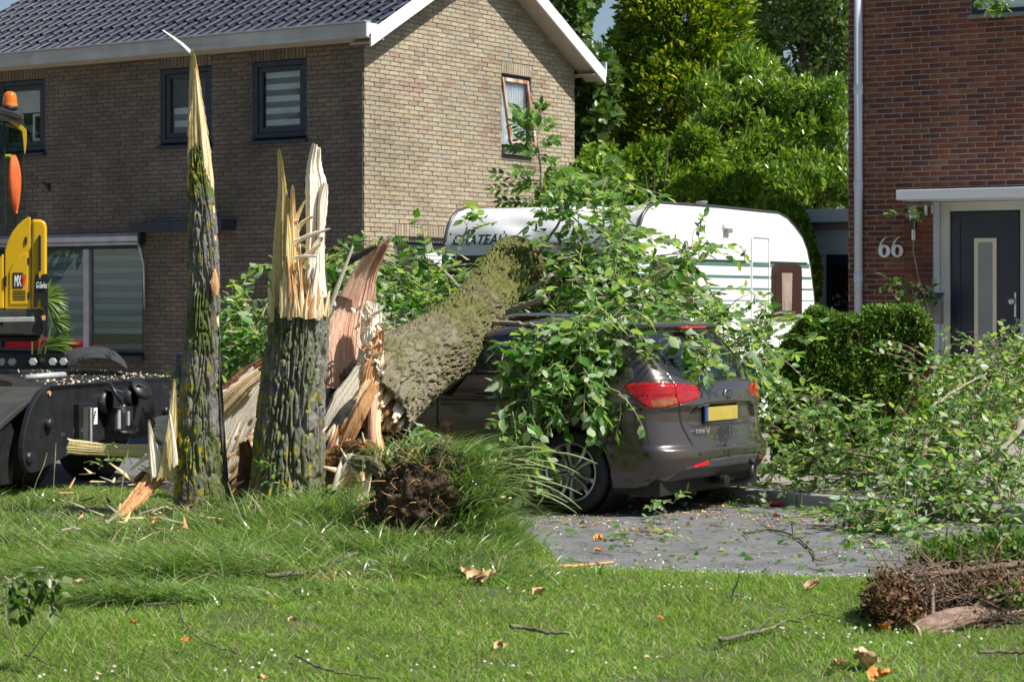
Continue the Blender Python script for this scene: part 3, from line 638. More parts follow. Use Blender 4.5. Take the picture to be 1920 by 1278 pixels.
# front and roof skin, with the dent
ny, nx = 60, 90; P_ = np.array(prof); seg = np.concatenate([[0], np.cumsum(np.hypot(*np.diff(P_, axis=0).T))]); tt = np.linspace(0, seg[-1], 190)
py_, pz_ = np.interp(tt, seg, P_[:, 0]), np.interp(tt, seg, P_[:, 1]); xx = np.linspace(-2.17, -.03, nx)
X_, T_ = np.meshgrid(xx, np.arange(len(tt))); Yv, Zv = py_[T_], pz_[T_]
dent = lambda cx, ct, sx, st, a: a*np.exp(-((X_-cx)/sx)**2-((tt[T_]-ct)/st)**2)
tdz = tt[np.argmin(abs(pz_-2.36)+ (py_ > 1)*9)]; d = dent(-1.25, tdz, .22, .10, .05)+dent(-1.0, tdz+.22, .35, .12, .06)+dent(-.55, tdz+.3, .35, .2, .09)+dent(-1.7, tdz+.3, .3, .12, .02)
d += .012*np.sin(X_*9+tt[T_]*14)*np.exp(-((X_+1.1)/.5)**2-((tt[T_]-tdz-.1)/.3)**2); d += .004*(fbm(X_*2, tt[T_]*2, 0, 2)-.5)
Zv = Zv-d*.8; Yv = Yv+d*.6
idx = np.arange(X_.size).reshape(X_.shape); F = np.stack([idx[:-1,:-1], idx[:-1,1:], idx[1:,1:], idx[1:,:-1]], -1)
fr_rows = tt[:-1] < seg[7]
link('front_panel', npmesh('front_panel', np.stack([X_, Yv, Zv], -1).reshape(-1, 3), F[fr_rows].reshape(-1, 4)), M['caravan_white'], CV, smooth=True)
link('roof_panel', npmesh('roof_panel', np.stack([X_, Yv, Zv], -1).reshape(-1, 3), F[~fr_rows].reshape(-1, 4)), M['caravan_white'], CV, smooth=True)
tr = [(-.0, y-.0, z) for y, z in prof]
B().tube([(-.012, y+(-.006 if y < .2 else 0), z+.004) for y, z in prof], .017, 8).obj('edge_trim', M['trim_dark'], CV, smooth=True)
B().tube([(-2.185, y-.006, z+.002) for y, z in prof[:9]], .017, 8).obj('edge_trim', M['trim_dark'], CV, smooth=True)
def yat(z): # rear outline at height z
    zz = [p[1] for p in prof[9:]][::-1]; yy = [p[0] for p in prof[9:]][::-1]; return np.interp(z, zz, yy)
for z0, z1, ya in ((1.965, 2.012, 0.03), (1.848, 1.875, .03), (1.734, 1.752, .03), (1.622, 1.630, .03)):
    for a, c in ((ya, 2.23), (2.245, 2.645), (2.66, yat(z1)-.02)): B().box(0, a, z0, .003, c, z1).obj('stripe', M['stripe_green'], side)
B().box(0, .03, 2.012, .012, 2.23, 2.026).obj('awning_rail', M['trim_dark'], side); B().box(0, 2.66, 2.012, .012, 3.5, 2.026).obj('awning_rail', M['trim_dark'], side)
def rrect(y0, y1, z0, z1, r, bow=0, n=5):
    out = []
    for cx, cz, a0 in ((y1-r, z1-r, 0), (y0+r, z1-r, 90), (y0+r, z0+r, 180), (y1-r, z0+r, 270)):
        for i in range(n+1): a = math.radians(a0+90*i/n); out.append((cx+r*math.cos(a), cz+r*math.sin(a)))
    if bow: zc, h = (z0+z1)/2, (z1-z0)/2; yc = (y0+y1)/2; out = [(yy+(1 if yy > yc else -1)*bow*(1-((zz-zc)/h)**2), zz) for yy, zz in out]
    return out
for y0, y1, z0, z1 in ((2.70, 3.36, 1.42, 2.0), (.22, 1.02, 1.40, 2.0)):
    w = B().prism(rrect(y0, y1, z0, z1, .07, .02), 'x', 0, .018).obj('window', M['brown_plastic'], side, bevel=.006)
    b = B().prism(rrect(y0+.05, y1-.05, z0+.06, z1-.05, .06, .012), 'x', .0175, .021).obj('pane', M['brown_glass'], w)
    if y0 > 2:
        for i in range(7): B().prism([(y0+.20+i*.03+.02*math.sin(i), z0+.10), (y0+.235+i*.03+.02*math.sin(i), z0+.10), (y0+.225+i*.034, z1-.09), (y0+.19+i*.034, z1-.09)], 'x', .0205, .0222+.0003*(i % 3)).obj('curtain_fold', M['curtain_beige'], w)
# service hatch outline, side lamp, roof vent
hb = rrect(2.245, 2.65, .5, 2.28, .04); hi = rrect(2.265, 2.63, .52, 2.26, .03); nn_ = len(hb)
B().add([(.001, a, z) for a, z in hb]+[(.009, a, z) for a, z in hb]+[(.009, a, z) for a, z in hi]+[(.001, a, z) for a, z in hi],
        [(k*nn_+i, k*nn_+(i+1) % nn_, (k+1)*nn_+(i+1) % nn_, (k+1)*nn_+i) for k in range(3) for i in range(nn_)]).obj('door_outline', M['caravan_white'], side)
v = B().lathe([(.0, .035), (.05, .033), (.08, .02), (.09, 0)], (0, 1.72, 2.37), 'x', 20, cap=False).obj('side_lamp', M['caravan_white'], side, smooth=True)
B().box(.02, 1.66, 2.29, .045, 1.78, 2.335).obj('lamp_lens', M['lead'], v, bevel=.008)
B().lathe([(.05, 0), (.05, .07), (.06, .075), (.06, .09), (.0, .095)], (-.4, 1.95, 2.53), 'z', 20).obj('roof_vent', M['lead'], CV, smooth=True)
B().box(-.002, 1.9, 2.42, .001, 1.95, 2.46) 
# front window, red-white trim, corner strip, chassis
B().prism([(x, z) for x, z in rrect(-2.12, -.10, 1.30, 2.06, .10)], 'y', -.045, -.012).obj('front_window', M['brown_plastic'], CV, bevel=.01)
for x0, x1 in ((-2.06, -1.44), (-1.40, -.80), (-.76, -.15)): B().box(x0, -.05, 1.36, x1, -.044, 2.0).obj('pane', M['brown_glass'], CV)
B().box(-1.30, -.028, 2.150, -.75, -.006, 2.163).obj('trim_strip', M['red_trim'], CV); B().box(-1.30, -.03, 2.165, -.75, -.006, 2.176).obj('trim_strip', M['white_paint'], CV)
B().box(-.06, -.03, .5, -.035, -.004, 2.16).obj('corner_strip', M['trim_dark'], CV)
B().box(-2.0, .3, .28, -.1, 3.5, .42).obj('chassis', M['black_plastic'], CV)
for y in (2.0,): B().lathe([(.16, 0), (.32, .01), (.33, .05), (.33, .16), (.31, .18), (.1, .18)], (-.22, y, .33), 'x', 32).obj('wheel', M['black_plastic'], CV, smooth=True)
def text(s, name, m, parent, size, loc, rot, ext=.002, shear=0, spx=1., sxy=(1, 1), bold=0):
    cu = bpy.data.curves.new(name, 'FONT'); cu.body = s; cu.size = size; cu.extrude = ext; cu.shear = shear; cu.space_character = spx; cu.offset = bold; cu.resolution_u = 2
    o = bpy.data.objects.new(name, cu); COL.objects.link(o); bpy.context.view_layer.update()
    me = bpy.data.meshes.new_from_object(o); COL.objects.unlink(o); bpy.data.objects.remove(o)
    q = link(name, me, None, parent); me.materials.clear(); me.materials.append(m); q.location = loc; q.rotation_euler = rot; q.scale = (sxy[0], sxy[1], 1); return q
HP = math.pi/2
tx = text('CHATEAU', 'lettering', M['letter_green'], CV, .135, (-2.105, .018, 2.165), (HP-.10, 0, 0), .004, .32, 1.06, (.97, 1), .0012)
for i, xl in enumerate((-2.10, -2.01, -1.915, -1.75, -1.64, -1.54)):   # serifs and the two small stars
    B().box(xl, .0, 2.163, xl+.035, .012, 2.169).obj('serif', M['letter_green'], tx.parent); B().box(xl+.035, .02, 2.257, xl+.065, .03, 2.263).obj('serif', M['letter_green'], CV)
for xl, zl in ((-2.13, 2.27), (-1.50, 2.28)): B().prism([(xl, zl), (xl+.008, zl+.012), (xl+.016, zl), (xl+.008, zl-.012)], 'y', .02, .035).obj('star_print', M['letter_green'], CV)
# ------------------------------------------------------------------ car
mat('car_paint', (.075,.062,.058), (.088,.073,.068), rough=.26, metal=.55, spec=.5, coat=1., scale=2, spots=((.13,.12,.10), 60., .74))
mat('car_dark', (.014,.014,.015), (.022,.022,.023), rough=.45, scale=20)
mat('bumper_grey', (.055,.055,.058), (.07,.07,.073), rough=.5, scale=20, bump=.05)
mat('light_red', (.24,.002,.004), (.42,.006,.008), rough=.1, spec=.4, coat=1., scale=22, stretch=(1, 1, 6), contrast=(.4,.6))
mat('light_amber', (.20,.055,.008), (.30,.10,.02), rough=.12, coat=1., scale=30)
mat('reflector_red', (.60,.015,.02), rough=.2, coat=1.)
mat('rubber', (.018,.018,.019), (.03,.03,.03), rough=.75, scale=12, bump=.1)
mat('alloy', (.50,.50,.49), (.60,.60,.59), rough=.3, metal=.85, scale=6); mat('alloy_dark', (.03,.03,.032), rough=.4, metal=.4)
mat('chrome', (.75,.76,.78), rough=.12, metal=1.)
mat('plate_yellow', (.40,.31,.06), (.46,.36,.08), rough=.4, scale=10); mat('plate_blue', (.02,.07,.35), rough=.4)
mat('dirt_smear', (.012,.012,.012), (.02,.02,.02), rough=.6, scale=40)
# ------------------------------------------------------------------ car body shell
def cint(z, pts):
    p = np.array(pts, float); a = np.interp(z, p[:, 0], p[:, 1])
    k = np.array([1, 3, 6, 3, 1.]); k /= k.sum(); b = np.pad(a, 2, mode='edge'); return np.convolve(b, k, 'valid')
def car_shell():
    z = np.concatenate([np.arange(.17, 1.06, .0085), np.arange(1.06, 1.44, .012), 1.44+.045*np.sin(np.linspace(0, 1, 9)*math.pi/2)])
    w = cint(z, [(.17,.80),(.22,.835),(.32,.865),(.45,.885),(.70,.892),(.85,.885),(.93,.87),(.985,.84),(1.02,.815),(1.2,.755),(1.36,.69),(1.42,.655),(1.455,.60),(1.475,.48),(1.485,.25)])
    xr = cint(z, [(.17,.70),(.21,.80),(.28,.885),(.36,.925),(.43,.945),(.50,.94),(.535,.90),(.60,.885),(.70,.865),(.79,.865),(.83,.885),(.93,.865),(.99,.84),(1.03,.79),(1.38,.50),(1.40,.52),(1.43,.56),(1.452,.50),(1.47,.2),(1.485,-.2)])
    xf = cint(z, [(.17,-3.5),(.5,-3.6),(.75,-3.58),(.88,-3.45),(.97,-2.7),(1.02,-2.5),(1.42,-1.55),(1.455,-1.4),(1.485,-1.0)])
    rx = cint(z, [(.17,.34),(.5,.34),(.9,.36),(1.0,.30),(1.1,.24),(1.42,.20),(1.485,.3)])
    pp = cint(z, [(.17,2.5),(.5,2.5),(.9,2.6),(1.05,3.0),(1.42,3.0),(1.485,2.4)])
    f1 = np.concatenate([np.linspace(0, .45, 40, endpoint=False), np.linspace(.45, 1, 260, endpoint=False)])
    a = np.linspace(-1, 1, 300); v = np.sign(a)*(1-(1-np.abs(a))**1.7)
    f2 = np.linspace(1, 0, 60)[1:]; vf = np.linspace(1, -1, 14)[1:-1]
    Z = z[:, None]; w, xr, xf, rx, pp = (q[:, None] for q in (w, xr, xf, rx, pp))
    xs = xf+.25; xe = xr-rx
    X = [xs+f1*(xe-xs), xe+rx*(1-np.abs(v)**pp)**(1/pp), xs+f2*(xe-xs), xs-.25*(1-np.abs(vf)**2.5)**(1/2.5)]
    Y = [-w+0*f1, w*v, w+0*f2, w*vf]
    X = np.concatenate(np.broadcast_arrays(X[0])+[X[1], X[2], X[3]], 1); Y = np.concatenate(Y, 1); Zg = np.broadcast_to(Z, X.shape)
    X = X.copy(); Y = Y.copy(); Zg = Zg.copy()
    n1 = len(f1); seg = np.concatenate([np.zeros((len(z), 1)), np.hypot(np.diff(X, axis=1), np.diff(Y, axis=1))], 1); L = np.cumsum(seg, 1); L -= L[:, n1:n1+1]
    # light wheel-arch flare and lower side hollow on the camera side
    side = np.zeros(X.shape, bool); side[:, :n1] = True
    d = np.hypot(X, Zg-.317); fl = .018*np.exp(-((d-.36)/.05)**2)*(Zg < .75); Y -= fl*side
    Y += side*.012*np.exp(-((Zg-.42)/.10)**2)*(X < -.45)
    Y -= side*.010*np.exp(-((Zg-.86)/.03)**2)
    # tailgate hollow for the number plate
    rear = np.zeros(X.shape, bool); rear[:, n1:n1+len(v)] = True
    return X, Y, Zg, L, n1, len(v)

CAR = empty('car', (.437+.0, 16.76, 0), A1, label='dark grey brown estate car crushed under the fallen trunk, red tail light', cat='car')
CY = .90
X, Y, Z, L, n1, nv = car_shell()
for _l in (L, ):
    _s = np.clip(_l/.6, 0, 1)*np.clip((2*float(L[60, n1+nv//2])+.0-_l)/.6, 0, 1); _s = _s*_s*(3-2*_s); _zc = .17+.085*_s; Z = np.where(Z < .36, _zc+(Z-.17)*(.36-_zc)/.19, Z)
LC = float(L[60, n1+nv//2])
TOT = 2*LC
def mir(p): return [(TOT-a, z) for a, z in p]
light = [(-.10,.985),(.0,1.004),(.09,1.012),(.33,1.003),(.52,.985),(.665,.955),(.655,.905),(.62,.878),(.41,.845),(.25,.818),(.17,.808),(.13,.822),(.09,.85),(-.02,.93)]
amber = [(.165,.872),(.30,.893),(.397,.893),(.397,.856),(.25,.828),(.18,.822)]
refl = [(.455,.385),(.52,.405),(.64,.413),(.655,.382),(.60,.375),(.48,.368)]
bump = [(.22,.0),(.30,.29),(.36,.345),(.44,.375),(.655,.42),(LC,.432)]; bump = bump+[(TOT-a, z) for a, z in bump[::-1][1:]]
gap = [(.285,1.06),(.29,1.045),(.32,1.003),(.403,.85),(.425,.76),(.45,.66),(.51,.535),(.56,.522),(LC,.515)]; gapp = gap+[(TOT-a, z) for a, z in gap[::-1][1:]]
rec = [(.50,.70),(.56,.80),(.70,.838),(LC,.845)]; rec = rec+[(TOT-a, z) for a, z in rec[::-1][1:]]; rec += [(TOT-.56,.655),(.56,.655)]
def rearglass(): # in (y, z)
    return [(-.655,1.12),(-.62,1.07),(-.50,1.02),(0,1.005),(.50,1.02),(.62,1.07),(.655,1.12),(.53,1.375),(-.53,1.375)]
sideg = [[(.30,1.105),(.17,1.205),(.03,1.30),(-.12,1.345),(-.42,1.375),(-.42,1.075),(.0,1.09)], [(-.50,1.375),(-.50,1.07),(-1.20,1.045),(-1.20,1.395),(-.8,1.39)], [(-1.27,1.395),(-1.27,1.04),(-2.3,1.0),(-1.62,1.37)]]
def pip(px, pz, poly):
    c = np.zeros(px.shape, bool); n = len(poly)
    for i in range(n):
        (xa, za), (xb, zb) = poly[i], poly[(i+1) % n]
        if za == zb: continue
        c ^= ((za > pz) != (zb > pz)) & (px < (xb-xa)*(pz-za)/(zb-za)+xa)
    return c
def dpoly(px, pz, poly, closed=True):
    best = np.full(px.shape, 9.); bx = px.copy(); bz = pz.copy(); n = len(poly)
    for i in range(n if closed else n-1):
        a = np.array(poly[i], float); b = np.array(poly[(i+1) % n], float); ab = b-a
        t = np.clip(((px-a[0])*ab[0]+(pz-a[1])*ab[1])/max(ab@ab, 1e-9), 0, 1); qx, qz = a[0]+t*ab[0], a[1]+t*ab[1]
        d = np.hypot(px-qx, pz-qz); m = d < best; best = np.where(m, d, best); bx = np.where(m, qx, bx); bz = np.where(m, qz, bz)
    return best, bx, bz
col = np.arange(X.shape[1]); rearc = (col >= n1) & (col < n1+nv); leftc = col < n1; rearm = np.broadcast_to(rearc, X.shape); leftm = np.broadcast_to(leftc, X.shape)
nearrear = np.broadcast_to((col > n1-40) & (col < n1+nv+12), X.shape)
# inward normal (approx.) for grooves and recess
tl = np.stack([np.gradient(X, axis=1), np.gradient(Y, axis=1), np.gradient(Z, axis=1)], -1); tz = np.stack([np.gradient(X, axis=0), np.gradient(Y, axis=0), np.gradient(Z, axis=0)], -1)
Nn = np.cross(tl, tz); Nn /= np.linalg.norm(Nn, axis=-1, keepdims=True)+1e-9
Nn *= np.sign((Nn[..., 0]*(X+1.2)+Nn[..., 1]*Y))[..., None]
dl = np.linalg.norm(tl, axis=-1)+1e-9; Tl = tl/dl[..., None]
Tz = tz/(np.abs(np.gradient(Z, axis=0))[..., None]+1e-9)*1.
Pn = np.stack([X, Y, Z], -1).copy(); LL = L.copy(); ZZ = Z.copy()
def groove(dist, w, depth, mask):
    g = np.exp(-(dist/w)**2)*mask; Pn[:] -= Nn*(g*depth)[..., None]
groove(dpoly(L, Z, gapp, False)[0], .0065, .012, nearrear)
groove(dpoly(L, Z, light)[0], .006, .006, nearrear); groove(dpoly(L, Z, mir(light))[0], .006, .006, nearrear)
groove(np.where(Z < 1.0, abs(X+1.235), 9), .0065, .010, leftm); groove(np.where((Z < 1.0) & (Z > .36), abs(X+2.42), 9), .0065, .010, leftm)
dc = dpoly(X, Z, [(-.47,1.03),(-.42,.78),(-.47,.56),(-.60,.36),(-1.235,.30),(-2.42,.30)], False)[0]; groove(dc, .0065, .010, leftm)
groove(dpoly(L, Z, bump, False)[0], .007, .006, nearrear)
inr = pip(L, Z, rec) & nearrear; dr_ = dpoly(L, Z, rec)[0]; Pn -= Nn*((.030*np.clip(dr_/.03, 0, 1)**.8)*inr)[..., None]
groove(dpoly(X, Z, [(-2.4,.80),(.30,.87)], False)[0], .02, .004, leftm)
# snapping of vertices onto region borders keeps the edges clean
def snap(poly, mask, U, tol=.0052):
    d, bx, bz = dpoly(U, Z, poly); m = (d < tol) & mask
    du = np.where(m, bx-U, 0); dz = np.where(m, bz-Z, 0); Pn[:] += Tl*du[..., None]+np.clip(Tz, -3, 3)*dz[..., None]; LL[:] += du; ZZ[:] += dz
for p_ in (light, mir(light), refl, mir(refl), bump): snap(p_, nearrear, L)
for p_ in sideg: snap(p_, leftm, X)
snap(rearglass(), rearm, Y)
dW = np.hypot(X, Z-.317); m = leftm & (np.abs(dW-.352) < .006); s_ = .352/np.maximum(dW, 1e-6)
Pn[..., 0] = np.where(m, X*s_, Pn[..., 0]); Pn[..., 2] = np.where(m, .317+(Z-.317)*s_, Pn[..., 2])
# crushed front roof under the trunk
cr = np.exp(-((X+1.9)/.75)**2)*np.clip((Z-1.0)/.45, 0, 1); Pn[..., 2] -= .38*cr; Pn[..., 2] -= .02*np.exp(-((X+.5)/.5)**2)*np.clip((Z-1.3)/.15, 0, 1)*np.sin(Y*6)
idx = np.arange(X.size).reshape(X.shape); nc = X.shape[1]
F = np.stack([idx[:-1, :], np.roll(idx, -1, 1)[:-1, :], np.roll(idx, -1, 1)[1:, :], idx[1:, :]], -1)
cen = lambda A: (A[:-1, :]+np.roll(A, -1, 1)[:-1, :]+np.roll(A, -1, 1)[1:, :]+A[1:, :])/4
cX, cY, cZ, cL = cen(X), cen(Y), cen(ZZ), cen(LL); cl = np.zeros(cX.shape, int); nr = nearrear[:-1]; rm = rearm[:-1]; lm = leftm[:-1]
tg = gapp+[(TOT-.14, 1.5), (.14, 1.5)]
cl[pip(cL, cZ, tg) & nr & (cX > .3)] = 1                      # tailgate
cl[(cZ < bump[5][1]+.05) & pip(cL, cZ, bump+[(TOT-.22, -.1), (.22, -.1)]) & nr] = 2
rg = pip(cY, cZ, rearglass()) & rm; cl[rg] = 3
rightm = ~lm & ~rm & (col[None, :] < nc-12)
for i_, p_ in enumerate(sideg): cl[pip(cX, cZ, p_) & lm] = 20+i_; cl[pip(cX, cZ, p_) & rightm] = 30+i_
cl[pip(cL, cZ, light) & nr] = 5; cl[pip(cL, cZ, mir(light)) & nr] = 6
cl[pip(cL, cZ, refl) & nr] = 7; cl[pip(cL, cZ, mir(refl)) & nr] = 8
cl[pip(cL, cZ, amber) & nr] = 9; cl[pip(cL, cZ, mir(amber)) & nr] = 10
arch = np.hypot(cX, cZ-.317) < .352; cl[arch & (np.abs(cY) > .5)] = -1; cl[(np.hypot(cX+2.65, cZ-.317) < .352)] = -1
Pn[..., 1] += CY
def part(k, name, m, parent=CAR, push=0.):
    f = F[cl == k]; u_, inv = np.unique(f, return_inverse=True); V = Pn.reshape(-1, 3)[u_]+Nn.reshape(-1, 3)[u_]*push
    return link(name, npmesh(name, V, inv.reshape(-1, 4)), m, parent, smooth=True)
body = part(0, 'body', M['car_paint']); top = idx[-1]
bt = B(); ring = [Vector(v) for v in Pn[-1]]; cx_ = sum(ring, Vector())/len(ring); tag_ = bt.add([v for v in ring]+[cx_], [(i, (i+1) % nc, nc) for i in range(nc)]); bt.obj('roof_skin', M['car_paint'], CAR, smooth=True)
tgate = part(1, 'tailgate', M['car_paint']); part(2, 'bumper', M['bumper_grey']); part(3, 'rear_window', M['glass_dark'], tgate, -.004)

for k_ in (20, 21, 22, 30, 31, 32): part(k_, 'side_window', M['glass_dark'], CAR, -.004)
part(5, 'tail_light', M['light_red'], CAR, .002); part(6, 'tail_light', M['light_red'], CAR, .002)
part(7, 'reflector', M['reflector_red'], CAR, .003); part(8, 'reflector', M['reflector_red'], CAR, .003); part(9, 'indicator_lens', M['light_amber'], CAR, .002); part(10, 'indicator_lens', M['light_amber'], CAR, .002)
# underbody, arch liners
B().box(-3.4, .12, .16, .72, 1.68, .55).obj('underbody', M['car_dark'], CAR)
for xx_ in (0, -2.65):
    B().lathe([(.362, 0), (.362, .34)], (xx_, .03, .317), 'y', 40, cap=False).obj('arch_liner', M['car_dark'], CAR)
    B().lathe([(.362, 0), (.362, .34)], (xx_, 1.42, .317), 'y', 40, cap=False).obj('arch_liner', M['car_dark'], CAR)
B().box(-3.4, .38, .15, .5, .40, .9).obj('inner_sill', M['car_dark'], CAR)
# wheels: tyre, rim, spokes
def wheel(x, y, s):
    w = B().lathe([(.222,.03),(.228,.0),(.25,-.012),(.285,-.012),(.303,.002),(.314,.02),(.317,.06),(.317,.17),(.310,.205),(.29,.222),(.22,.222)], (0, 0, 0), 'y', 64, cap=False).obj('wheel', M['rubber'], CAR, smooth=True)
    w.location = (x, y, .317); w.rotation_euler = (0, .55, 0 if s > 0 else math.pi)
    B().lathe([(.228,.0),(.224,-.006),(.215,-.004),(.210,.012),(.205,.03),(.20,.19),(.21,.2)], (0, 0, 0), 'y', 64, cap=False).obj('rim', M['alloy'], w, smooth=True)
    B().lathe([(.205,.075),(.02,.075)], (0, 0, 0), 'y', 32).obj('brake_shield', M['alloy_dark'], w)
    B().lathe([(.15,.055),(.15,.066),(.06,.066)], (0, 0, 0), 'y', 32).obj('brake_disc', M['lead'], w)
    for k in range(5):
        a = 2*math.pi*k/5
        for sgn in (-1, 1):
            b = B(); pts = [(.035, sgn*.006, .010), (.035, sgn*.026, .010), (.10, sgn*.030, .016), (.16, sgn*.050, .012), (.213, sgn*.078, .004), (.213, sgn*.036, .004), (.15, sgn*.018, .012), (.09, sgn*.009, .016)]
            V = []
            for dd in (0, .028):
                for r_, t_, yy in pts: V.append((r_*math.cos(a)-t_*math.sin(a), yy+dd, r_*math.sin(a)+t_*math.cos(a)))
            n = len(pts); b.add(V, [tuple(range(n)), tuple(range(n, 2*n))[::-1]]+[(i, n+i, n+(i+1) % n, (i+1) % n) for i in range(n)])
            b.obj('spoke', M['alloy'], w, bevel=.003)
        b = B().cyl((.052*math.cos(a+.63), .012, .052*math.sin(a+.63)), (0, 1, 0), .009, .02, 10); b.obj('wheel_nut', M['steel'], w)
    B().lathe([(.0,-.004),(.026,-.003),(.032,.004),(.034,.02)], (0, 0, 0), 'y', 24, cap=False).obj('hub_cap', M['alloy'], w, smooth=True)
    return w
wheel(0, .012, 1); wheel(-2.65, .012, 1); wheel(0, 1.80, -1); wheel(-2.65, 1.80, -1)
# badge, plate, lettering, wiper, rails, handle, tow bar
def rpt(yc, z, out=0.):
    k = np.argmin(np.abs(Y[60, n1:n1+nv]-yc))+n1; j = np.argmin(np.abs(Z[:, k]-z)); return Vector(Pn[j, k])+Vector(Nn[j, k])*out, Vector(Nn[j, k])
p, nrm = rpt(0, .905, .004)
bd = B().lathe([(0, .010), (.9, .010), (1., .004), (1., 0)], (0, 0, 0), 'z', 32, cap=False).obj('badge', M['chrome'], tgate, smooth=True)
bd.location = p; bd.rotation_euler = (HP, 0, HP); bd.scale = (.062, .043, .8)
bi = B().lathe([(0, .012), (.82, .012), (.82, .006)], (0, 0, 0), 'z', 32, cap=False).obj('badge_field', M['car_dark'], tgate); bi.location = p; bi.rotation_euler = (HP, 0, HP); bi.scale = (.062, .043, .8)
text('KIA', 'badge_lettering', M['chrome'], tgate, .055, p+Vector((.011, -.043, -.0195)), (HP, 0, HP), .001, 0, 1.0, (.95, 1), .001)
p, _ = rpt(-.055, .757, .012)
B().box(p.x-.01, CY-.325, .695, p.x+.004, CY+.205, .815).obj('plate_holder', M['car_dark'], tgate, bevel=.004)
B().box(p.x+.0045, CY-.275, .702, p.x+.008, CY+.20, .808).obj('number_plate', M['plate_yellow'], tgate, bevel=.002)
B().box(p.x+.0045, CY-.318, .702, p.x+.008, CY-.277, .808).obj('plate_band', M['plate_blue'], tgate, bevel=.002)
p, n_ = rpt(-.44, .62, .004); text("cee'd", 'model_lettering', M['chrome'], tgate, .066, p+Vector((.008, -.06, -.0)), (HP-.05, 0, HP-.22), .002, .15, 1.1, (1.05, .9), .0012)
p, n_ = rpt(.50, .64, .004); text('SW', 'model_lettering', M['chrome'], tgate, .03, p+Vector((.004, -.03, 0)), (HP, 0, HP+.25), .002, 0, 1.05)
p0, _ = rpt(-.39, .795, .003); p1, _ = rpt(-.28, .815, .0)
B().tube([p0, (p0+p1)/2+Vector((.002,0,.004)), p1+Vector((.012, 0, 0))], .004, 6).obj('grip_trim', M['chrome'], tgate)
# rain-like dirt smears below the plate
for yc, zt, zl, w in ((-.13, .66, .50, .05), (-.08, .68, .44, .05), (-.03, .665, .52, .03), (.01, .68, .55, .035), (.06, .67, .56, .02)):
    pts = []
    b = B(); n = 10; V = []
    for i in range(n+1):
        z = zt-(zt-zl)*i/n; q, nn2 = rpt(yc-.03*i/n, z, .0015); ww = w*(.55+.6*R.random())*(1-(i/n)**3*.8)/2
        V += [q+Vector((0, -ww, 0)), q+Vector((0, ww, 0))]
    b.add(V, [(2*i, 2*i+1, 2*i+3, 2*i+2) for i in range(n)]).obj('dirt_smear', M['dirt_smear'], tgate)
B().tube([(-.80, .232, 1.475), (-.65, .233, 1.508), (-.4, .235, 1.515), (.0, .25, 1.498), (.22, .265, 1.462)], [.010, .014, .014, .014, .008], 10).obj('roof_rail', M['chrome'], CAR, smooth=True)
B().tube([(-.80, 1.568, 1.475), (-.65, 1.567, 1.508), (-.4, 1.565, 1.515), (.0, 1.55, 1.498), (.22, 1.535, 1.462)], [.010, .014, .014, .014, .008], 10).obj('roof_rail', M['chrome'], CAR, smooth=True)
B().box(.50, CY-.2, 1.405, .575, CY+.2, 1.418).obj('brake_light', M['reflector_red'], CAR, bevel=.003)
B().box(-1.62, -.030, .868, -1.44, -.008, .893).obj('door_handle', M['car_paint'], CAR, bevel=.008, seg=3)
B().box(-.86, -.012, .888, -.70, .012, .912).obj('door_handle', M['car_paint'], CAR, bevel=.008, seg=3)
B().tube([(-2.3, .12, 1.02), (-1.2, .105, 1.052), (-.4, .10, 1.078), (.30, .11, 1.108)], .006, 6).obj('window_trim', M['chrome'], CAR)
for yc in (-.5, -.18, .18, .5):
    q, nn2 = rpt(yc, .47, .0); ps = B().lathe([(.0,.004),(.010,.003),(.011,0)], (0,0,0), 'z', 14, cap=False).obj('parking_sensor', M['car_dark'], CAR)
    ps.location = q; ps.rotation_euler = (0, HP, 0)
tow = B().tube([(.55, CY+.02, .24), (.86, CY+.02, .225), (1.0, CY+.03, .235), (1.06, CY+.035, .275), (1.065, CY+.035, .36)], [.03, .028, .024, .022, .017], 12).obj('tow_bar', M['car_dark'], CAR, smooth=True)
B().lathe([(.0,-.027),(.015,-.022),(.026,-.005),(.025,.010),(.013,.024),(.0,.027)], (1.065, CY+.035, .385), 'z', 20, cap=False).obj('tow_ball', M['rubber'], tow, smooth=True)
B().cyl((.90, CY-.10, .24), (1, 0, 0), .045, .05, 20).obj('tow_socket', M['car_dark'], tow, bevel=.006)
B().tube([(.88, CY-.1, .24), (.86, CY, .23)], .014, 8).obj('tow_bracket', M['car_dark'], tow)
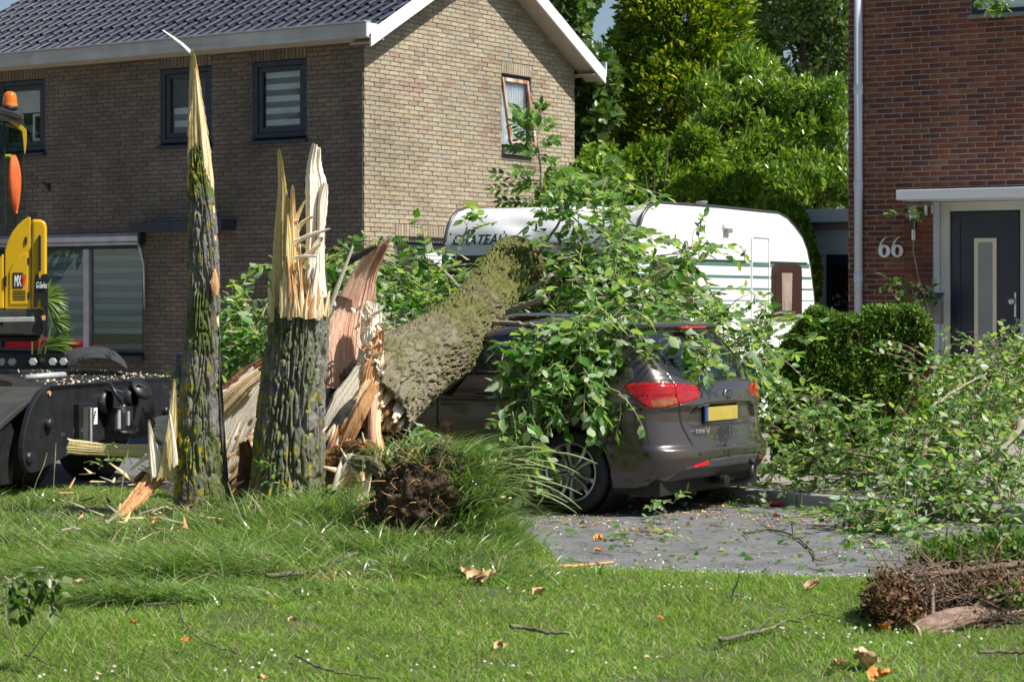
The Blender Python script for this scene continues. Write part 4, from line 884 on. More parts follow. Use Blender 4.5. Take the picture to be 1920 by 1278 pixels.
# ------------------------------------------------------------------ bark and broken wood
def bark_mat(name, cA, cB, moss=(.10,.115,.025), lich=(.38,.33,.035), pale=(.30,.28,.24)):
    m = bpy.data.materials.new(name); m.use_nodes = True; MATS[name] = m; t = m.node_tree; N = t.nodes; L = t.links; b = N['Principled BSDF']
    b.inputs['Roughness'].default_value = .9; b.inputs['Specular IOR Level'].default_value = .2
    tc = N.new('ShaderNodeTexCoord')
    def nz(sc, det=5):
        n = N.new('ShaderNodeTexNoise'); n.inputs['Scale'].default_value = sc; n.inputs['Detail'].default_value = det; L.new(tc.outputs['Object'], n.inputs['Vector']); return n.outputs['Fac']
    def mix(f, a, c):
        x = N.new('ShaderNodeMix'); x.data_type = 'RGBA'
        L.new(f, x.inputs[0])
        for s, v in ((x.inputs[6], a), (x.inputs[7], c)):
            if isinstance(v, tuple): s.default_value = c4(v)
            else: L.new(v, s)
        return x.outputs[2]
    def step(f, a, bb):
        r = N.new('ShaderNodeMapRange'); r.inputs['From Min'].default_value = a; r.inputs['From Max'].default_value = bb; L.new(f, r.inputs[0]); return r.outputs[0]
    c = mix(step(nz(9), .35, .65), cA, cB)
    at = N.new('ShaderNodeAttribute'); at.attribute_name = 'moss'; at2 = N.new('ShaderNodeAttribute'); at2.attribute_name = 'lich'; at3 = N.new('ShaderNodeAttribute'); at3.attribute_name = 'pale'
    c = mix(at3.outputs['Fac'], c, pale); c = mix(at.outputs['Fac'], c, mix(step(nz(40), .35, .65), moss, tuple(v*1.6 for v in moss))); c = mix(at2.outputs['Fac'], c, lich)
    L.new(c, b.inputs['Base Color'])
    bp = N.new('ShaderNodeBump'); bp.inputs['Strength'].default_value = .7; bp.inputs['Distance'].default_value = .006; L.new(nz(130, 6), bp.inputs['Height']); L.new(bp.outputs[0], b.inputs['Normal'])
    return m
bark_mat('bark_grey', (.12,.115,.10), (.22,.21,.19), moss=(.075,.095,.022), lich=(.36,.30,.025), pale=(.28,.275,.25)); bark_mat('bark_brown', (.10,.085,.05), (.19,.165,.11), moss=(.085,.095,.018), pale=(.27,.24,.17), lich=(.20,.20,.04))
mat('wood_fresh', (.74,.52,.28), (.84,.68,.43), rough=.75, scale=26, stretch=(3, 3, .35), bump=.4, bscale=60, spots=((.42,.22,.09), 7., .66))
mat('wood_pale', (.72,.64,.51), (.82,.76,.64), rough=.75, scale=24, stretch=(3, 3, .35), bump=.4, bscale=60, spots=((.50,.33,.18), 9., .70))
mat('wood_gold', (.52,.42,.17), (.70,.58,.30), rough=.7, scale=30, stretch=(4, 4, .3), bump=.35, bscale=70)
mat('wood_orange', (.48,.22,.08), (.66,.38,.18), rough=.8, scale=22, stretch=(3, 3, .5), bump=.5, bscale=50, spots=((.16,.08,.04), 8., .60))
mat('inner_bark', (.56,.32,.22), (.66,.43,.32), rough=.7, scale=18, stretch=(3, 3, .3), bump=.35, bscale=50, spots=((.74,.58,.42), 26., .60))
mat('wood_black', (.035,.03,.03), (.09,.08,.075), rough=.9, scale=18, bump=.4)
mat('rotten_wood', (.09,.045,.02), (.30,.14,.05), rough=.95, scale=9, bump=.9, bscale=40, bdist=.02)
def setattr_(me, name, vals):
    a = me.attributes.new(name, 'FLOAT', 'POINT'); a.data.foreach_set('value', np.asarray(vals, np.float32).ravel())
def smoothpath(pts, n):
    """Catmull-Rom through rows (x,y,z,r..)"""
    p = np.array(pts, float); p = np.vstack([2*p[0]-p[1], p, 2*p[-1]-p[-2]]); out = []; m = len(pts)-1
    for t in np.linspace(0, m-1e-6, n):
        i = int(t); f = t-i; a, b, c, d = p[i], p[i+1], p[i+2], p[i+3]
        out.append(.5*((2*b)+(-a+c)*f+(2*a-5*b+4*c-d)*f*f+(-a+3*b-3*c+d)*f**3))
    return np.array(out)
def barktube(name, path, m, parent, amp=.02, ridge=.034, aspect=.16, nth=220, step=.008, squash=(1, 1), toprag=0, botrag=0, mossf=None, cap=True, seed=0, lump=.03):
    """path rows (x,y,z,r): trunk with furrowed bark as real relief"""
    Lr = sum(math.dist(a[:3], b[:3]) for a, b in zip(path, path[1:])); n = int(Lr/step)+2
    S = smoothpath(path, n); C, r = S[:, :3], S[:, 3]; T = np.gradient(C, axis=0); T /= np.linalg.norm(T, axis=1, keepdims=True)
    A = np.zeros_like(C); prev = np.array([1., 0, 0]) if abs(T[0][0]) < .9 else np.array([0, 1., 0])
    for i in range(n): a = prev-T[i]*np.dot(prev, T[i]); a /= np.linalg.norm(a); A[i] = a; prev = a
    Bn = np.cross(T, A); s = np.concatenate([[0], np.cumsum(np.linalg.norm(np.diff(C, axis=0), axis=1))])
    th = np.linspace(0, 2*math.pi, nth, endpoint=False); TH, SS = np.meshgrid(th, s); RR = r[:, None]+0*TH
    k = RR.mean()/ridge; al = ridge/aspect
    cx, cy, cz = np.cos(TH)*k+seed*13.1, np.sin(TH)*k+seed*7.7, SS/(al)
    wx = (vnoise(cx*.5, cy*.5, cz*1.3)-.5)*1.6; wy = (vnoise(cx*.5+9, cy*.5, cz*1.3+5)-.5)*1.6
    n1_ = vnoise(cx+wx, cy+wy, cz*1.2); n2_ = vnoise(cx*1.9+wy+31, cy*1.9+wx, cz*2.2+7)
    f = np.minimum(np.abs(n1_-.5)*2/.26, 1)*np.minimum(.25+np.abs(n2_-.5)*2/.28, 1); f = np.clip(f*1.25, 0, 1)**1.2; f = f-.22*vnoise(cx*1.3+70, cy*1.3, cz*2.0)
    crack = vnoise(np.cos(TH)*k*.9+50, np.sin(TH)*k*.9, SS/(ridge*.8)); f *= np.where(crack < .16, .45, 1)
    d = amp*(f-1)+amp*.5*(fbm(cx*2.6, cy*2.6, SS/ridge*1.6, 3)-.5)+lump*2*(fbm(np.cos(TH)*1.3+seed, np.sin(TH)*1.3, SS*1.3, 3)-.45)
    rad = RR+d
    ox, oy = np.cos(TH)*rad*squash[0], np.sin(TH)*rad*squash[1]
    V = C[:, None, :]+A[:, None, :]*ox[..., None]+Bn[:, None, :]*oy[..., None]
    if toprag:
        rg = toprag*np.abs(vnoise(np.cos(th)*4+3, np.sin(th)*4, seed)-.1)+toprag*.5*vnoise(np.cos(th)*14, np.sin(th)*14, seed+2); lim = s[-1]-rg
        sc = np.minimum(SS, lim[None, :]); ii = np.clip(np.searchsorted(s, sc.ravel()), 0, n-1).reshape(sc.shape); V = V[ii, np.arange(nth)[None, :]]
    idx = np.arange(n*nth).reshape(n, nth); F = np.stack([idx[:-1], np.roll(idx, -1, 1)[:-1], np.roll(idx, -1, 1)[1:], idx[1:]], -1).reshape(-1, 4)
    me = npmesh(name, V.reshape(-1, 3), F); o = link(name, me, m, parent, smooth=True)
    z = np.zeros(n*nth); nrm = (V-C[:, None, :]); nrm /= np.linalg.norm(nrm, axis=-1, keepdims=True)+1e-9
    g = dict(moss=z, lich=z, pale=z)
    if mossf: g.update(mossf(V, nrm, SS/s[-1], TH, f))
    for kk, vv in g.items(): setattr_(me, kk, np.clip(vv, 0, 1))
    return o
def shard(name, path, width, thick, m, parent, jag0=0., jag1=.25, g=.006, twist=0., cup=0., seed=None, fine=.008, dirn=None):
    """a torn plank: path of world points, widths in metres, ragged ends and grain relief"""
    seed = R.random()*50 if seed is None else seed
    p = [list(a)+[w] for a, w in zip(path, width)]; Ln = sum(math.dist(a[:3], b[:3]) for a, b in zip(p, p[1:])); nv = max(8, int(Ln/.025)); S = smoothpath(p, nv); C, w = S[:, :3], np.maximum(S[:, 3], .002)
    T = np.gradient(C, axis=0); T /= np.linalg.norm(T, axis=1, keepdims=True); nu = int(max(5, min(60, max(width)/fine)))
    f0 = np.array(dirn if dirn is not None else (.42, -.85, .32)); f0 = f0/np.linalg.norm(f0)
    Sd = np.cross(T, f0); Sd /= np.linalg.norm(Sd, axis=1, keepdims=True); Nm = np.cross(Sd, T)
    tw = twist*np.linspace(0, 1, nv) if np.isscalar(twist) else np.interp(np.linspace(0, 1, nv), np.linspace(0, 1, len(twist)), twist); c_, s_ = np.cos(tw)[:, None], np.sin(tw)[:, None]; Sd, Nm = Sd*c_+Nm*s_, Nm*c_-Sd*s_
    u = np.linspace(-1, 1, nu); vv = np.linspace(0, 1, nv); U, Vv = np.meshgrid(u, vv)
    wob = 1+.14*(fbm(vv*7+seed, seed, 0, 3)-.45)*2+.12*(vnoise(vv*max(8, Ln*60)+seed, seed)-.5)
    gr = g*(fbm(U*max(width)/.012+seed, Vv*Ln*1.6, seed, 3)-.5)*3.0+g*1.5*(vnoise(U*max(width)/.05+seed, Vv*Ln*.8, seed+4)-.5)
    X = C[:, None, :]+Sd[:, None, :]*(U*w[:, None]*wob[:, None]/2)[..., None]; off = gr+cup*(1-U**2)*w[:, None]
    edge = np.sqrt(np.clip(1-U**4, 0, 1)); th = thick*(.35+.65*edge)*np.minimum(1, w[:, None]/(.3*max(width))+.25)
    Fp = X+Nm[:, None, :]*(off+th/2)[..., None]; Bp = X+Nm[:, None, :]*(off*.6-th/2)[..., None]
    e1 = 1-jag1*(np.abs(fbm(u*max(width)/.03+seed+5, seed, 1, 3)-.2)+.5*vnoise(u*max(width)/.008, seed)); e0 = jag0*(np.abs(fbm(u*max(width)/.03+seed+8, seed, 3, 3)-.2)+.5*vnoise(u*max(width)/.008+5, seed))
    Vc = np.clip(Vv, e0[None, :], np.maximum(e1[None, :], e0[None, :]+.05)); ii = Vc*(nv-1); i0 = np.floor(ii).astype(int).clip(0, nv-2); fr = (ii-i0)[..., None]; J = np.arange(nu)[None, :]
    Fp = Fp[i0, J]*(1-fr)+Fp[i0+1, J]*fr; Bp = Bp[i0, J]*(1-fr)+Bp[i0+1, J]*fr
    V = np.concatenate([Fp.reshape(-1, 3), Bp.reshape(-1, 3)]); N_ = nu*nv; idx = np.arange(N_).reshape(nv, nu)
    q = np.stack([idx[:-1, :-1], idx[:-1, 1:], idx[1:, 1:], idx[1:, :-1]], -1).reshape(-1, 4); fs = [q, q[:, ::-1]+N_]
    def strip(a): return np.stack([a[:-1], a[1:], a[1:]+N_, a[:-1]+N_], -1)
    fs += [strip(idx[:, 0]), strip(idx[:, -1])[:, ::-1], strip(idx[0])[:, ::-1], strip(idx[-1])]
    me = npmesh(name, V, np.concatenate(fs)); me.materials.append(m)
    o = link(name, me, None, parent, smooth=True); me.set_sharp_from_angle(angle=math.radians(42)); return o
def PP(*l): return [P(*a) for a in l]
def px2m(v, Y): return v*Y/FPX
SY = 15.75
def moss_stump(k, lk=1.):
    def f(V, nrm, s, th, fr):
        n = fbm(V[..., 0]*6, V[..., 2]*3, V[..., 1]*6, 4); n2 = fbm(V[..., 0]*34+9, V[..., 2]*22, V[..., 1]*34, 4); n3 = fbm(V[..., 0]*3+2, V[..., 2]*1.4, V[..., 1]*3, 3)
        left = np.clip(-nrm[..., 0]*.6+.45, 0, 1)
        return dict(moss=np.clip((n-.42)*7, 0, 1)*k, lich=np.clip((n2-.53+.10*(left-.5)+.35*(n3-.47))*14, 0, 1)*lk*(fr > .35), pale=np.clip((fbm(V[..., 0]*9+4, V[..., 2]*5, 7, 3)-.5)*6, 0, .6))
    return f
# left, tall broken stem
T1 = empty('broken_stump', P(378, 950, SY), 0, label='tall mossy broken stem ending in a long pointed splinter, left of the thick stump', cat='tree stump')
def rel(pts, t): return [Vector(p)-t.location for p in pts]
def relp(pts, t): return [tuple(np.array(p[:3])-np.array(t.location))+(p[3],) for p in pts]
def tp(l): return [tuple(P(a, b, Y))+(px2m(r, Y),) for a, b, Y, r in l]
barktube('bark', relp(tp([(380,1000,SY,66),(378,930,SY,54),(374,840,SY,45),(375,720,SY,37),(380,600,SY,32),(381,480,SY,30),(377,380,SY,27),(370,300,SY,20),(369,262,SY,15)]), T1), M['bark_grey'], T1, amp=.034, ridge=.030, aspect=.09, nth=260, toprag=.10, squash=(1, .8), mossf=moss_stump(.9, 1.), seed=1, lump=.02)
def sh(t, name, pts, wpx, thick, m, **k):
    Y = pts[0][2]; return shard(name, rel(PP(*pts), t), [px2m(w, Y) for w in wpx], thick, M[m], t, **k)
sh(T1, 'exposed_wood', [(380,640,SY+.06),(379,450,SY+.05),(374,300,SY+.03),(367,190,SY),(361,88,SY)], [62,52,47,26,3], .07, 'wood_gold', jag1=.10, g=.012)
sh(T1, 'exposed_wood', [(404,700,SY+.03),(402,560,SY+.02),(397,430,SY+.0),(386,300,SY-.01),(371,170,SY-.02),(365,120,SY-.02)], [14,16,16,17,9,3], .05, 'wood_fresh', jag1=.15, jag0=.1, g=.010)
sh(T1, 'torn_edge', [(424,930,SY+.02),(414,800,SY+.02),(409,690,SY+.02),(405,600,SY+.02)], [16,13,10,6], .09, 'wood_black', jag1=.1, g=.012)
sh(T1, 'splinter', [(363,104,SY),(340,82,SY),(303,56,SY-.05)], [7,6,3], .012, 'wood_pale', jag1=.05, g=.002)
sh(T1, 'exposed_wood', [(403,560,SY-.09),(403,530,SY-.10),(400,498,SY-.08)], [8,15,5], .02, 'wood_orange', jag1=.3, jag0=.2, g=.006)
# thick centre stump
T2 = empty('broken_stump', P(540, 960, SY), 0, label='thick furrowed stump with pale upright splinters on top, in the middle', cat='tree stump')
barktube('bark', relp(tp([(532,1010,SY,98),(538,950,SY,82),(541,890,SY,72),(544,800,SY,67),(549,720,SY,63),(556,640,SY,60),(562,580,SY,57),(563,538,SY,55)]), T2), M['bark_grey'], T2, amp=.046, ridge=.038, aspect=.10, nth=360, toprag=.10, mossf=moss_stump(.45, .8), seed=4, lump=.025)
SS_ = [
 ([(545,600,SY-.05),(538,520,SY-.06),(532,440,SY-.04),(530,360,SY-.02),(523,276,SY)], [78,58,34,15,3], .10, 'wood_gold', .10),
 ([(552,600,SY-.10),(556,540,SY-.13),(553,470,SY-.10),(549,400,SY-.08),(549,342,SY-.08)], [50,34,22,12,2], .06, 'wood_fresh', .12),
 ([(588,620,SY+.0),(590,520,SY-.02),(592,430,SY-.02),(594,360,SY-.02),(590,310,SY-.0),(594,266,SY)], [44,38,36,44,26,16], .06, 'wood_pale', .10),
 ([(604,580,SY-.06),(601,500,SY-.08),(602,420,SY-.06),(606,370,SY-.05),(613,330,SY-.05)], [22,16,14,16,5], .05, 'wood_pale', .2),
 ([(600,560,SY-.12),(588,520,SY-.16),(590,470,SY-.16),(607,440,SY-.16)], [30,26,18,4], .03, 'wood_pale', .15),
 ([(546,455,SY-.08),(565,420,SY-.1),(590,404,SY-.12)], [12,9,3], .02, 'wood_fresh', .1),
 ([(550,455,SY-.12),(585,440,SY-.16),(624,427,SY-.2)], [10,8,2], .016, 'wood_pale', .1),
 ([(540,450,SY-.05),(556,410,SY-.06),(573,372,SY-.08)], [12,9,2], .018, 'wood_gold', .1),
 ([(550,484,SY-.16),(572,480,SY-.2),(596,481,SY-.22)], [6,6,3], .014, 'wood_pale', .1),
 ([(545,470,SY-.12),(570,445,SY-.14),(597,432,SY-.16)], [9,7,2], .014, 'wood_fresh', .1),
 ([(555,500,SY-.14),(575,478,SY-.18),(604,455,SY-.2)], [13,10,3], .018, 'wood_fresh', .1),
 ([(536,440,SY-.08),(545,420,SY-.1),(564,410,SY-.12)], [12,9,3], .016, 'wood_fresh', .2),
 ([(541,560,SY-.18),(543,500,SY-.19),(541,440,SY-.15),(538,395,SY-.12)], [26,20,13,4], .03, 'wood_gold', .2),
 ([(616,575,SY-.02),(609,520,SY-.0),(606,460,SY+.0),(609,420,SY)], [6,7,7,4], .03, 'wood_black', .1)]
for pts, w, th, mm, j in SS_: sh(T2, 'splinter', pts, w, th, mm, jag1=j, g=.012 if max(w) > 25 else .004)
for i in range(26):
    a = R.random(); px = 510+a*102; h = R.uniform(25, 105)*(1.15-abs(a-.5)); dz = .06+.17*math.sqrt(max(0, 1-(2*a-1)**2)); w = R.uniform(9, 20); k = R.uniform(-9, 9); y0 = R.uniform(585, 600)
    sh(T2, 'splinter', [(px, y0, SY-dz), (px+k*.3, y0-h*.5, SY-dz-.01), (px+k, y0-h*.8-14, SY-dz), (px+k*1.4, y0-h-18, SY-dz+.01)], [w, w*.8, w*.4, 1.5], .03, R.choice(['wood_fresh', 'wood_fresh', 'wood_pale', 'wood_gold', 'wood_orange']), jag1=.15, g=.005)
# ------------------------------------------------------------------ fallen tree
FT = empty('fallen_tree', P(720, 960, 16.4), 0, label='fallen mossy tree torn off at its base, lying across the car against the caravan', cat='tree')
def z0(s): return s*0
def moss_fallen(V, nrm, s, th, fr):
    n = fbm(V[..., 0]*3, V[..., 2]*3, V[..., 1]*3, 4); up = nrm[..., 2]; n2 = fbm(V[..., 0]*9, V[..., 2]*9, V[..., 1]*9, 4)
    m = .85*np.clip((s-.10)*2.2+(n-.45)*3.2+up*.3, 0, 1)
    low = np.clip(-up*1.3-.25, 0, 1)*.5
    return dict(moss=np.clip(np.maximum(m*.85, low), 0, .92), pale=np.clip((.30-s)*3*(n2+.15), 0, .6), lich=z0(s))
trunk = barktube('trunk', relp(tp([(690,768,16.15,88),(712,736,16.3,87),(770,690,16.8,77),(838,643,17.5,70),(890,590,18.2,60),(925,545,18.9,54),(950,505,19.5,50),(966,488,20.0,47),(985,500,20.6,38),(1000,560,20.75,24)]), FT), M['bark_brown'], FT, amp=.040, ridge=.034, aspect=.27, nth=460, step=.008, mossf=moss_fallen, seed=7, lump=.022)
cap_c = P(692,768,16.15)-FT.location; dd_ = (P(712,738,16.3)-P(690,770,16.15)).normalized()
for i in range(90):
    a = R.uniform(0, 6.28); rr_ = .28*math.sqrt(R.random()); s1 = dd_.orthogonal().normalized(); s2 = dd_.cross(s1); q = cap_c+(s1*math.cos(a)+s2*math.sin(a))*rr_; l = R.uniform(.05, .16)
    shard('torn_wood', [q+dd_*.12, q-dd_*l*.4, q-dd_*l], [.05, .035, .008], .02, M[R.choice(['wood_fresh', 'wood_orange', 'wood_pale', 'rotten_wood'])], FT, jag1=.3, g=.01, twist=R.uniform(-1, 1), fine=.015)
B().tube([cap_c+dd_*.06, cap_c+dd_*.2], [.25, .27], 40).obj('heartwood', M['wood_orange'], FT)
def branch(pts, r0, r1, name='branch', m='bark_twig'):
    pts = [tuple(P(*a)-FT.location) for a in pts]; S = smoothpath([list(p)+[0] for p in pts], max(8, 6*len(pts)))[:, :3]
    S = S+NR.normal(size=S.shape)*.004; return B().tube([Vector(p) for p in S], list(np.linspace(r0, r1, len(S))), 8).obj(name, M[m], FT, smooth=True)
mat('bark_twig', (.24,.22,.15), (.34,.31,.22), rough=.8, scale=20, bump=.3); mat('twig_brown', (.14,.10,.07), (.22,.17,.12), rough=.85, scale=20)
branch([(905,606,17.9),(960,606,17.5),(1010,615,17.2),(1040,640,17.0),(1052,660,16.9)], .022, .012)
branch([(935,588,18.3),(985,572,18.0),(1022,556,17.8)], .03, .018)
branch([(1010,615,17.2),(1080,610,17.1),(1150,618,17.0),(1225,652,16.9),(1310,652,16.8)], .011, .004)
branch([(960,560,18.9),(1060,500,19.0),(1130,440,19.1),(1180,370,19.2)], .028, .006)
branch([(970,540,19.2),(1090,560,18.9),(1230,560,18.6),(1360,600,18.4)], .026, .006)
branch([(1040,640,17.0),(1030,720,16.7),(1010,800,16.5),(1000,880,16.4)], .012, .004)
branch([(1040,640,17.0),(1100,690,16.7),(1150,730,16.5),(1180,745,16.5)], .010, .003)
branch([(880,560,19.6),(820,500,20.2),(740,480,20.5),(690,470,20.6)], .02, .005)
branch([(980,520,20.0),(1040,430,19.8),(1080,380,19.6)], .02, .005)
branch([(1200,560,18.6),(1290,600,18.2),(1400,640,18.0),(1460,620,18.0)], .012, .004)
branch([(1230,480,19.0),(1290,470,18.6),(1300,440,18.6),(1315,410,18.6)], .006, .002)
branch([(1340,600,18.3),(1385,560,18.1),(1420,545,18.1)], .006, .002)
FS = [ # torn butt: reddish inner bark plate, pale planks, fibres
 ([(650,730,16.1),(655,640,16.15),(668,570,16.2),(692,505,16.2),(738,437,16.1)], [84,92,74,36,3], .05, 'inner_bark', .16, 0, .012),
 ([(655,560,16.12),(676,510,16.1),(700,470,16.05),(712,452,16.0)], [34,26,14,4], .02, 'inner_bark', .2, 0, .006),
 ([(690,700,16.0),(696,640,15.98),(698,585,16.0),(703,560,16.0)], [44,40,34,14], .09, 'wood_pale', .3, .1, .02),
 ([(614,590,16.05),(636,530,16.0),(664,456,15.95)], [8,8,4], .016, 'wood_pale', .05, 0, .003),
 ([(648,492,16.0),(680,474,15.95),(712,459,15.9)], [16,14,3], .016, 'wood_black', .2, 0, .004),
 ([(600,850,15.95),(640,765,15.92),(690,680,15.95)], [46,50,30], .06, 'wood_pale', .15, .1, .012),
 ([(612,905,15.9),(655,800,15.86),(702,705,15.9)], [30,34,26], .05, 'wood_fresh', .15, .1, .012),
 ([(606,835,15.86),(640,780,15.83),(672,740,15.85)], [14,20,10], .03, 'wood_black', .3, .2, .008),
 ([(640,850,15.84),(672,780,15.80),(708,712,15.85)], [22,26,16], .04, 'wood_orange', .2, .2, .012),
 ([(700,870,15.9),(698,780,15.88),(708,700,15.95)], [12,15,10], .04, 'inner_bark', .2, .1, .006),
 ([(715,860,15.95),(705,800,15.95),(712,700,16.02),(708,600,16.05)], [26,22,18,14], .06, 'wood_fresh', .2, .1, .016),
 ([(680,760,15.95),(692,700,15.92),(706,650,15.95),(712,590,16.0)], [26,28,26,12], .06, 'wood_orange', .3, .1, .02),
 ([(402,905,17.3),(440,800,17.25),(505,700,17.25)], [110,120,70], .10, 'wood_pale', .1, .1, .014),
 ([(410,770,17.15),(450,730,17.12),(500,690,17.12)], [34,30,18], .05, 'wood_fresh', .2, .1, .012),
 ([(412,738,17.25),(450,706,17.25),(500,672,17.25)], [18,18,14], .08, 'rotten_wood', .1, .1, .012),
 ([(430,960,16.9),(450,910,16.85),(470,860,16.85),(460,830,16.8)], [50,46,34,12], .08, 'wood_orange', .35, .1, .02),
 ([(455,960,16.0),(458,900,15.98),(462,850,15.98),(452,808,16.0)], [22,26,24,10], .08, 'rotten_wood', .4, .1, .02),
 ([(618,935,15.9),(650,905,15.84),(690,880,15.8)], [60,50,30], .05, 'wood_fresh', .4, .2, .02),
 ([(670,945,15.9),(680,900,15.85),(690,870,15.82)], [40,34,20], .05, 'wood_pale', .4, .2, .02)]
for pts, w, th, mm, j1, j0, g in FS: sh(FT, 'torn_wood' if max(w) > 24 else 'splinter', pts, w, th, mm, jag1=j1, jag0=j0, g=g)
for (cx_, cy_, Yc, w_, h_, a0_, sp_, n_) in [(450,830,17.05,26,50,-1.0,.2,16),(645,810,15.84,32,50,-1.05,.2,9),(665,880,15.7,36,30,-1.3,.5,18),(330,880,15.75,60,28,-2.7,.5,16),(420,915,15.9,20,20,-1.2,.4,8)]:
    for i in range(n_):
        px, py, L_, an = cx_+R.gauss(0, w_*.6), cy_+R.gauss(0, h_*.5), R.uniform(35, 95), a0_+R.gauss(0, sp_); ww = R.uniform(5, 14)
        sh(FT, 'splinter', [(px-L_*.5*math.cos(an), py-L_*.5*math.sin(an), Yc), (px, py, Yc-.03), (px+L_*.5*math.cos(an), py+L_*.5*math.sin(an), Yc)], [ww, ww*.8, 1.5], .02, R.choice(['wood_fresh', 'wood_fresh', 'wood_pale', 'wood_orange']), jag1=.15, jag0=.2, g=.004)
barktube('root', relp(tp([(585,905,15.85,30),(615,872,15.8,27),(650,850,15.75,24),(682,842,15.7,21),(700,850,15.68,15),(712,866,15.68,6)]), FT), M['rotten_wood'], FT, amp=.03, ridge=.05, aspect=.3, nth=110, step=.01, seed=21, lump=.05, squash=(1,.8))
barktube('root', relp(tp([(640,868,15.72,14),(672,866,15.68,16),(700,872,15.64,16),(716,888,15.62,11),(722,905,15.62,4)]), FT), M['bark_brown'], FT, amp=.016, ridge=.03, nth=80, step=.01, seed=22, lump=.03)
for i in range(46):   # loose fibres on the torn rim
    a = R.uniform(0, 1); px, py = 690+R.uniform(-26, 24)+a*6, 575+a*130; L_ = R.uniform(8, 26); an = R.uniform(-2.6, -.4)
    sh(FT, 'splinter', [(px, py, 15.93), (px+L_*.5*math.cos(an), py+L_*.5*math.sin(an)*.7, 15.90), (px+L_*math.cos(an), py+L_*math.sin(an)+3, 15.89)], [R.uniform(4, 9), R.uniform(3, 7), 1.5], .008, R.choice(['wood_pale', 'wood_fresh', 'wood_pale', 'inner_bark']), jag1=.1, g=.002, fine=.02)
# loose torn pieces on the ground
lit = []
for i in range(70):
    px, py = 100+R.betavariate(2, 1.6)*300, R.uniform(885, 1010); q = G(px, py, .16); a = R.uniform(0, 6.28); L_ = R.uniform(.05, .22); d = Vector((math.cos(a), math.sin(a), R.uniform(-.1, .5)))*L_
    lit.append(shard('splinter_litter', [q, q+d*.5, q+d], [R.uniform(.012, .04), .02, .004], .008, M[R.choice(['wood_fresh', 'wood_orange', 'rotten_wood', 'bark_twig' if 'bark_twig' in M else 'wood_pale', 'wood_gold'])], None, jag1=.2, jag0=.2, g=.003, fine=.012, dirn=(0, -.3, 1)))
_V, _F, _m, _n, ml = [], [], [], 0, []
for o in lit:
    me = o.data; k = len(me.vertices); co = np.empty(k*3, np.float32); me.vertices.foreach_get('co', co); _V.append(co.reshape(-1, 3)); f = np.empty(len(me.polygons)*4, np.int32); me.polygons.foreach_get('vertices', f); _F.append(f.reshape(-1, 4)+_n); _n += k
    mt = me.materials[0]; ml += [mt] if mt not in ml else []; _m += [ml.index(mt)]*len(me.polygons); bpy.data.objects.remove(o)
me = npmesh('splinter_litter', np.concatenate(_V), np.concatenate(_F), _m)
tag(link('splinter_litter', me, ml), kind='stuff')
def loose(label, pts, w, th, m, g=.01, j1=.2, j0=.2, tw=0., grp=None):
    p0 = P(*pts[0]); t = empty('wood_shard', p0, 0, label=label, cat='broken wood', group=grp); sh(t, 'wood_fibres', pts, w, th, m, jag1=j1, jag0=j0, g=g, twist=tw); return t
loose('long curved torn plank of wood lying in front of the black machine', [(332,852,15.9),(270,846,15.95),(190,842,16.0),(122,836,16.0)], [34,26,24,30], .045, 'wood_gold', tw=.3, j1=.06)
t = loose('pale chunk of split wood behind the left stem', [(350,830,16.0),(320,806,16.0),(285,800,16.0)], [50,56,36], .10, 'wood_pale', g=.02)
loose('orange brown torn root piece pointing down to the lawn at left', [(350,850,15.9),(300,885,15.8),(250,940,15.6),(205,985,15.3)], [40,34,28,12], .06, 'wood_orange', g=.02)
loose('grey weathered strip of bark lying left of the stems', [(330,872,15.85),(290,885,15.8),(245,912,15.7)], [24,30,16], .05, 'rotten_wood', g=.02)
loose('upright pale splintered board standing left of the tall stem', [(312,905,15.7),(318,850,15.68),(324,780,15.66),(327,697,15.64)], [40,26,16,3], .035, 'wood_gold', g=.01, j0=.1)
loose('short forked splinter standing beside the upright pale board', [(298,905,15.7),(292,860,15.68),(284,825,15.66),(278,782,15.64)], [30,26,12,2], .03, 'wood_pale', g=.008)
loose('thin slanting splinter leaning against the upright board', [(330,880,15.66),(326,830,15.62),(316,762,15.6)], [12,8,2], .015, 'wood_pale', g=.004)
loose('dark strip of bark with orange underside on the grass at far left', [(140,1022,14.4),(80,1036,14.2),(20,1062,14.0)], [14,20,10], .03, 'rotten_wood', g=.01)
# ------------------------------------------------------------------ foliage
mat('elm_leaf', (1,1,1), rough=.42, spec=.45, scale=14, rand=[(.045,.125,.018),(.065,.17,.024),(.10,.23,.04),(.05,.14,.025),(.085,.20,.03),(.12,.22,.06)], back=(.60,.68,.50), translucent=(.32, (1.7,2.0,.4)))
mat('laurel_leaf', (1,1,1), rough=.18, spec=.7, scale=14, rand=[(.10,.18,.02),(.15,.25,.03),(.21,.32,.04),(.07,.14,.02),(.27,.38,.07)], translucent=(.30, (1.7,1.9,.5)))
mat('oak_leaf', (1,1,1), rough=.4, spec=.5, scale=5, rand=[(.05,.10,.018),(.075,.14,.025),(.10,.18,.04),(.06,.12,.025),(.15,.21,.07)], translucent=(.25, (1.6,1.8,.5)))
mat('gold_spray', (1,1,1), rough=.6, spec=.3, scale=5, rand=[(.10,.19,.012),(.21,.30,.018),(.31,.37,.025),(.14,.24,.015),(.05,.12,.012),(.42,.44,.03)], translucent=(.30, (1.4,1.5,.4)))
mat('hedge_spray', (1,1,1), rough=.6, spec=.3, scale=5, rand=[(.09,.19,.018),(.14,.25,.02),(.20,.31,.03),(.07,.15,.015),(.25,.33,.03)], translucent=(.30, (1.4,1.6,.4)))
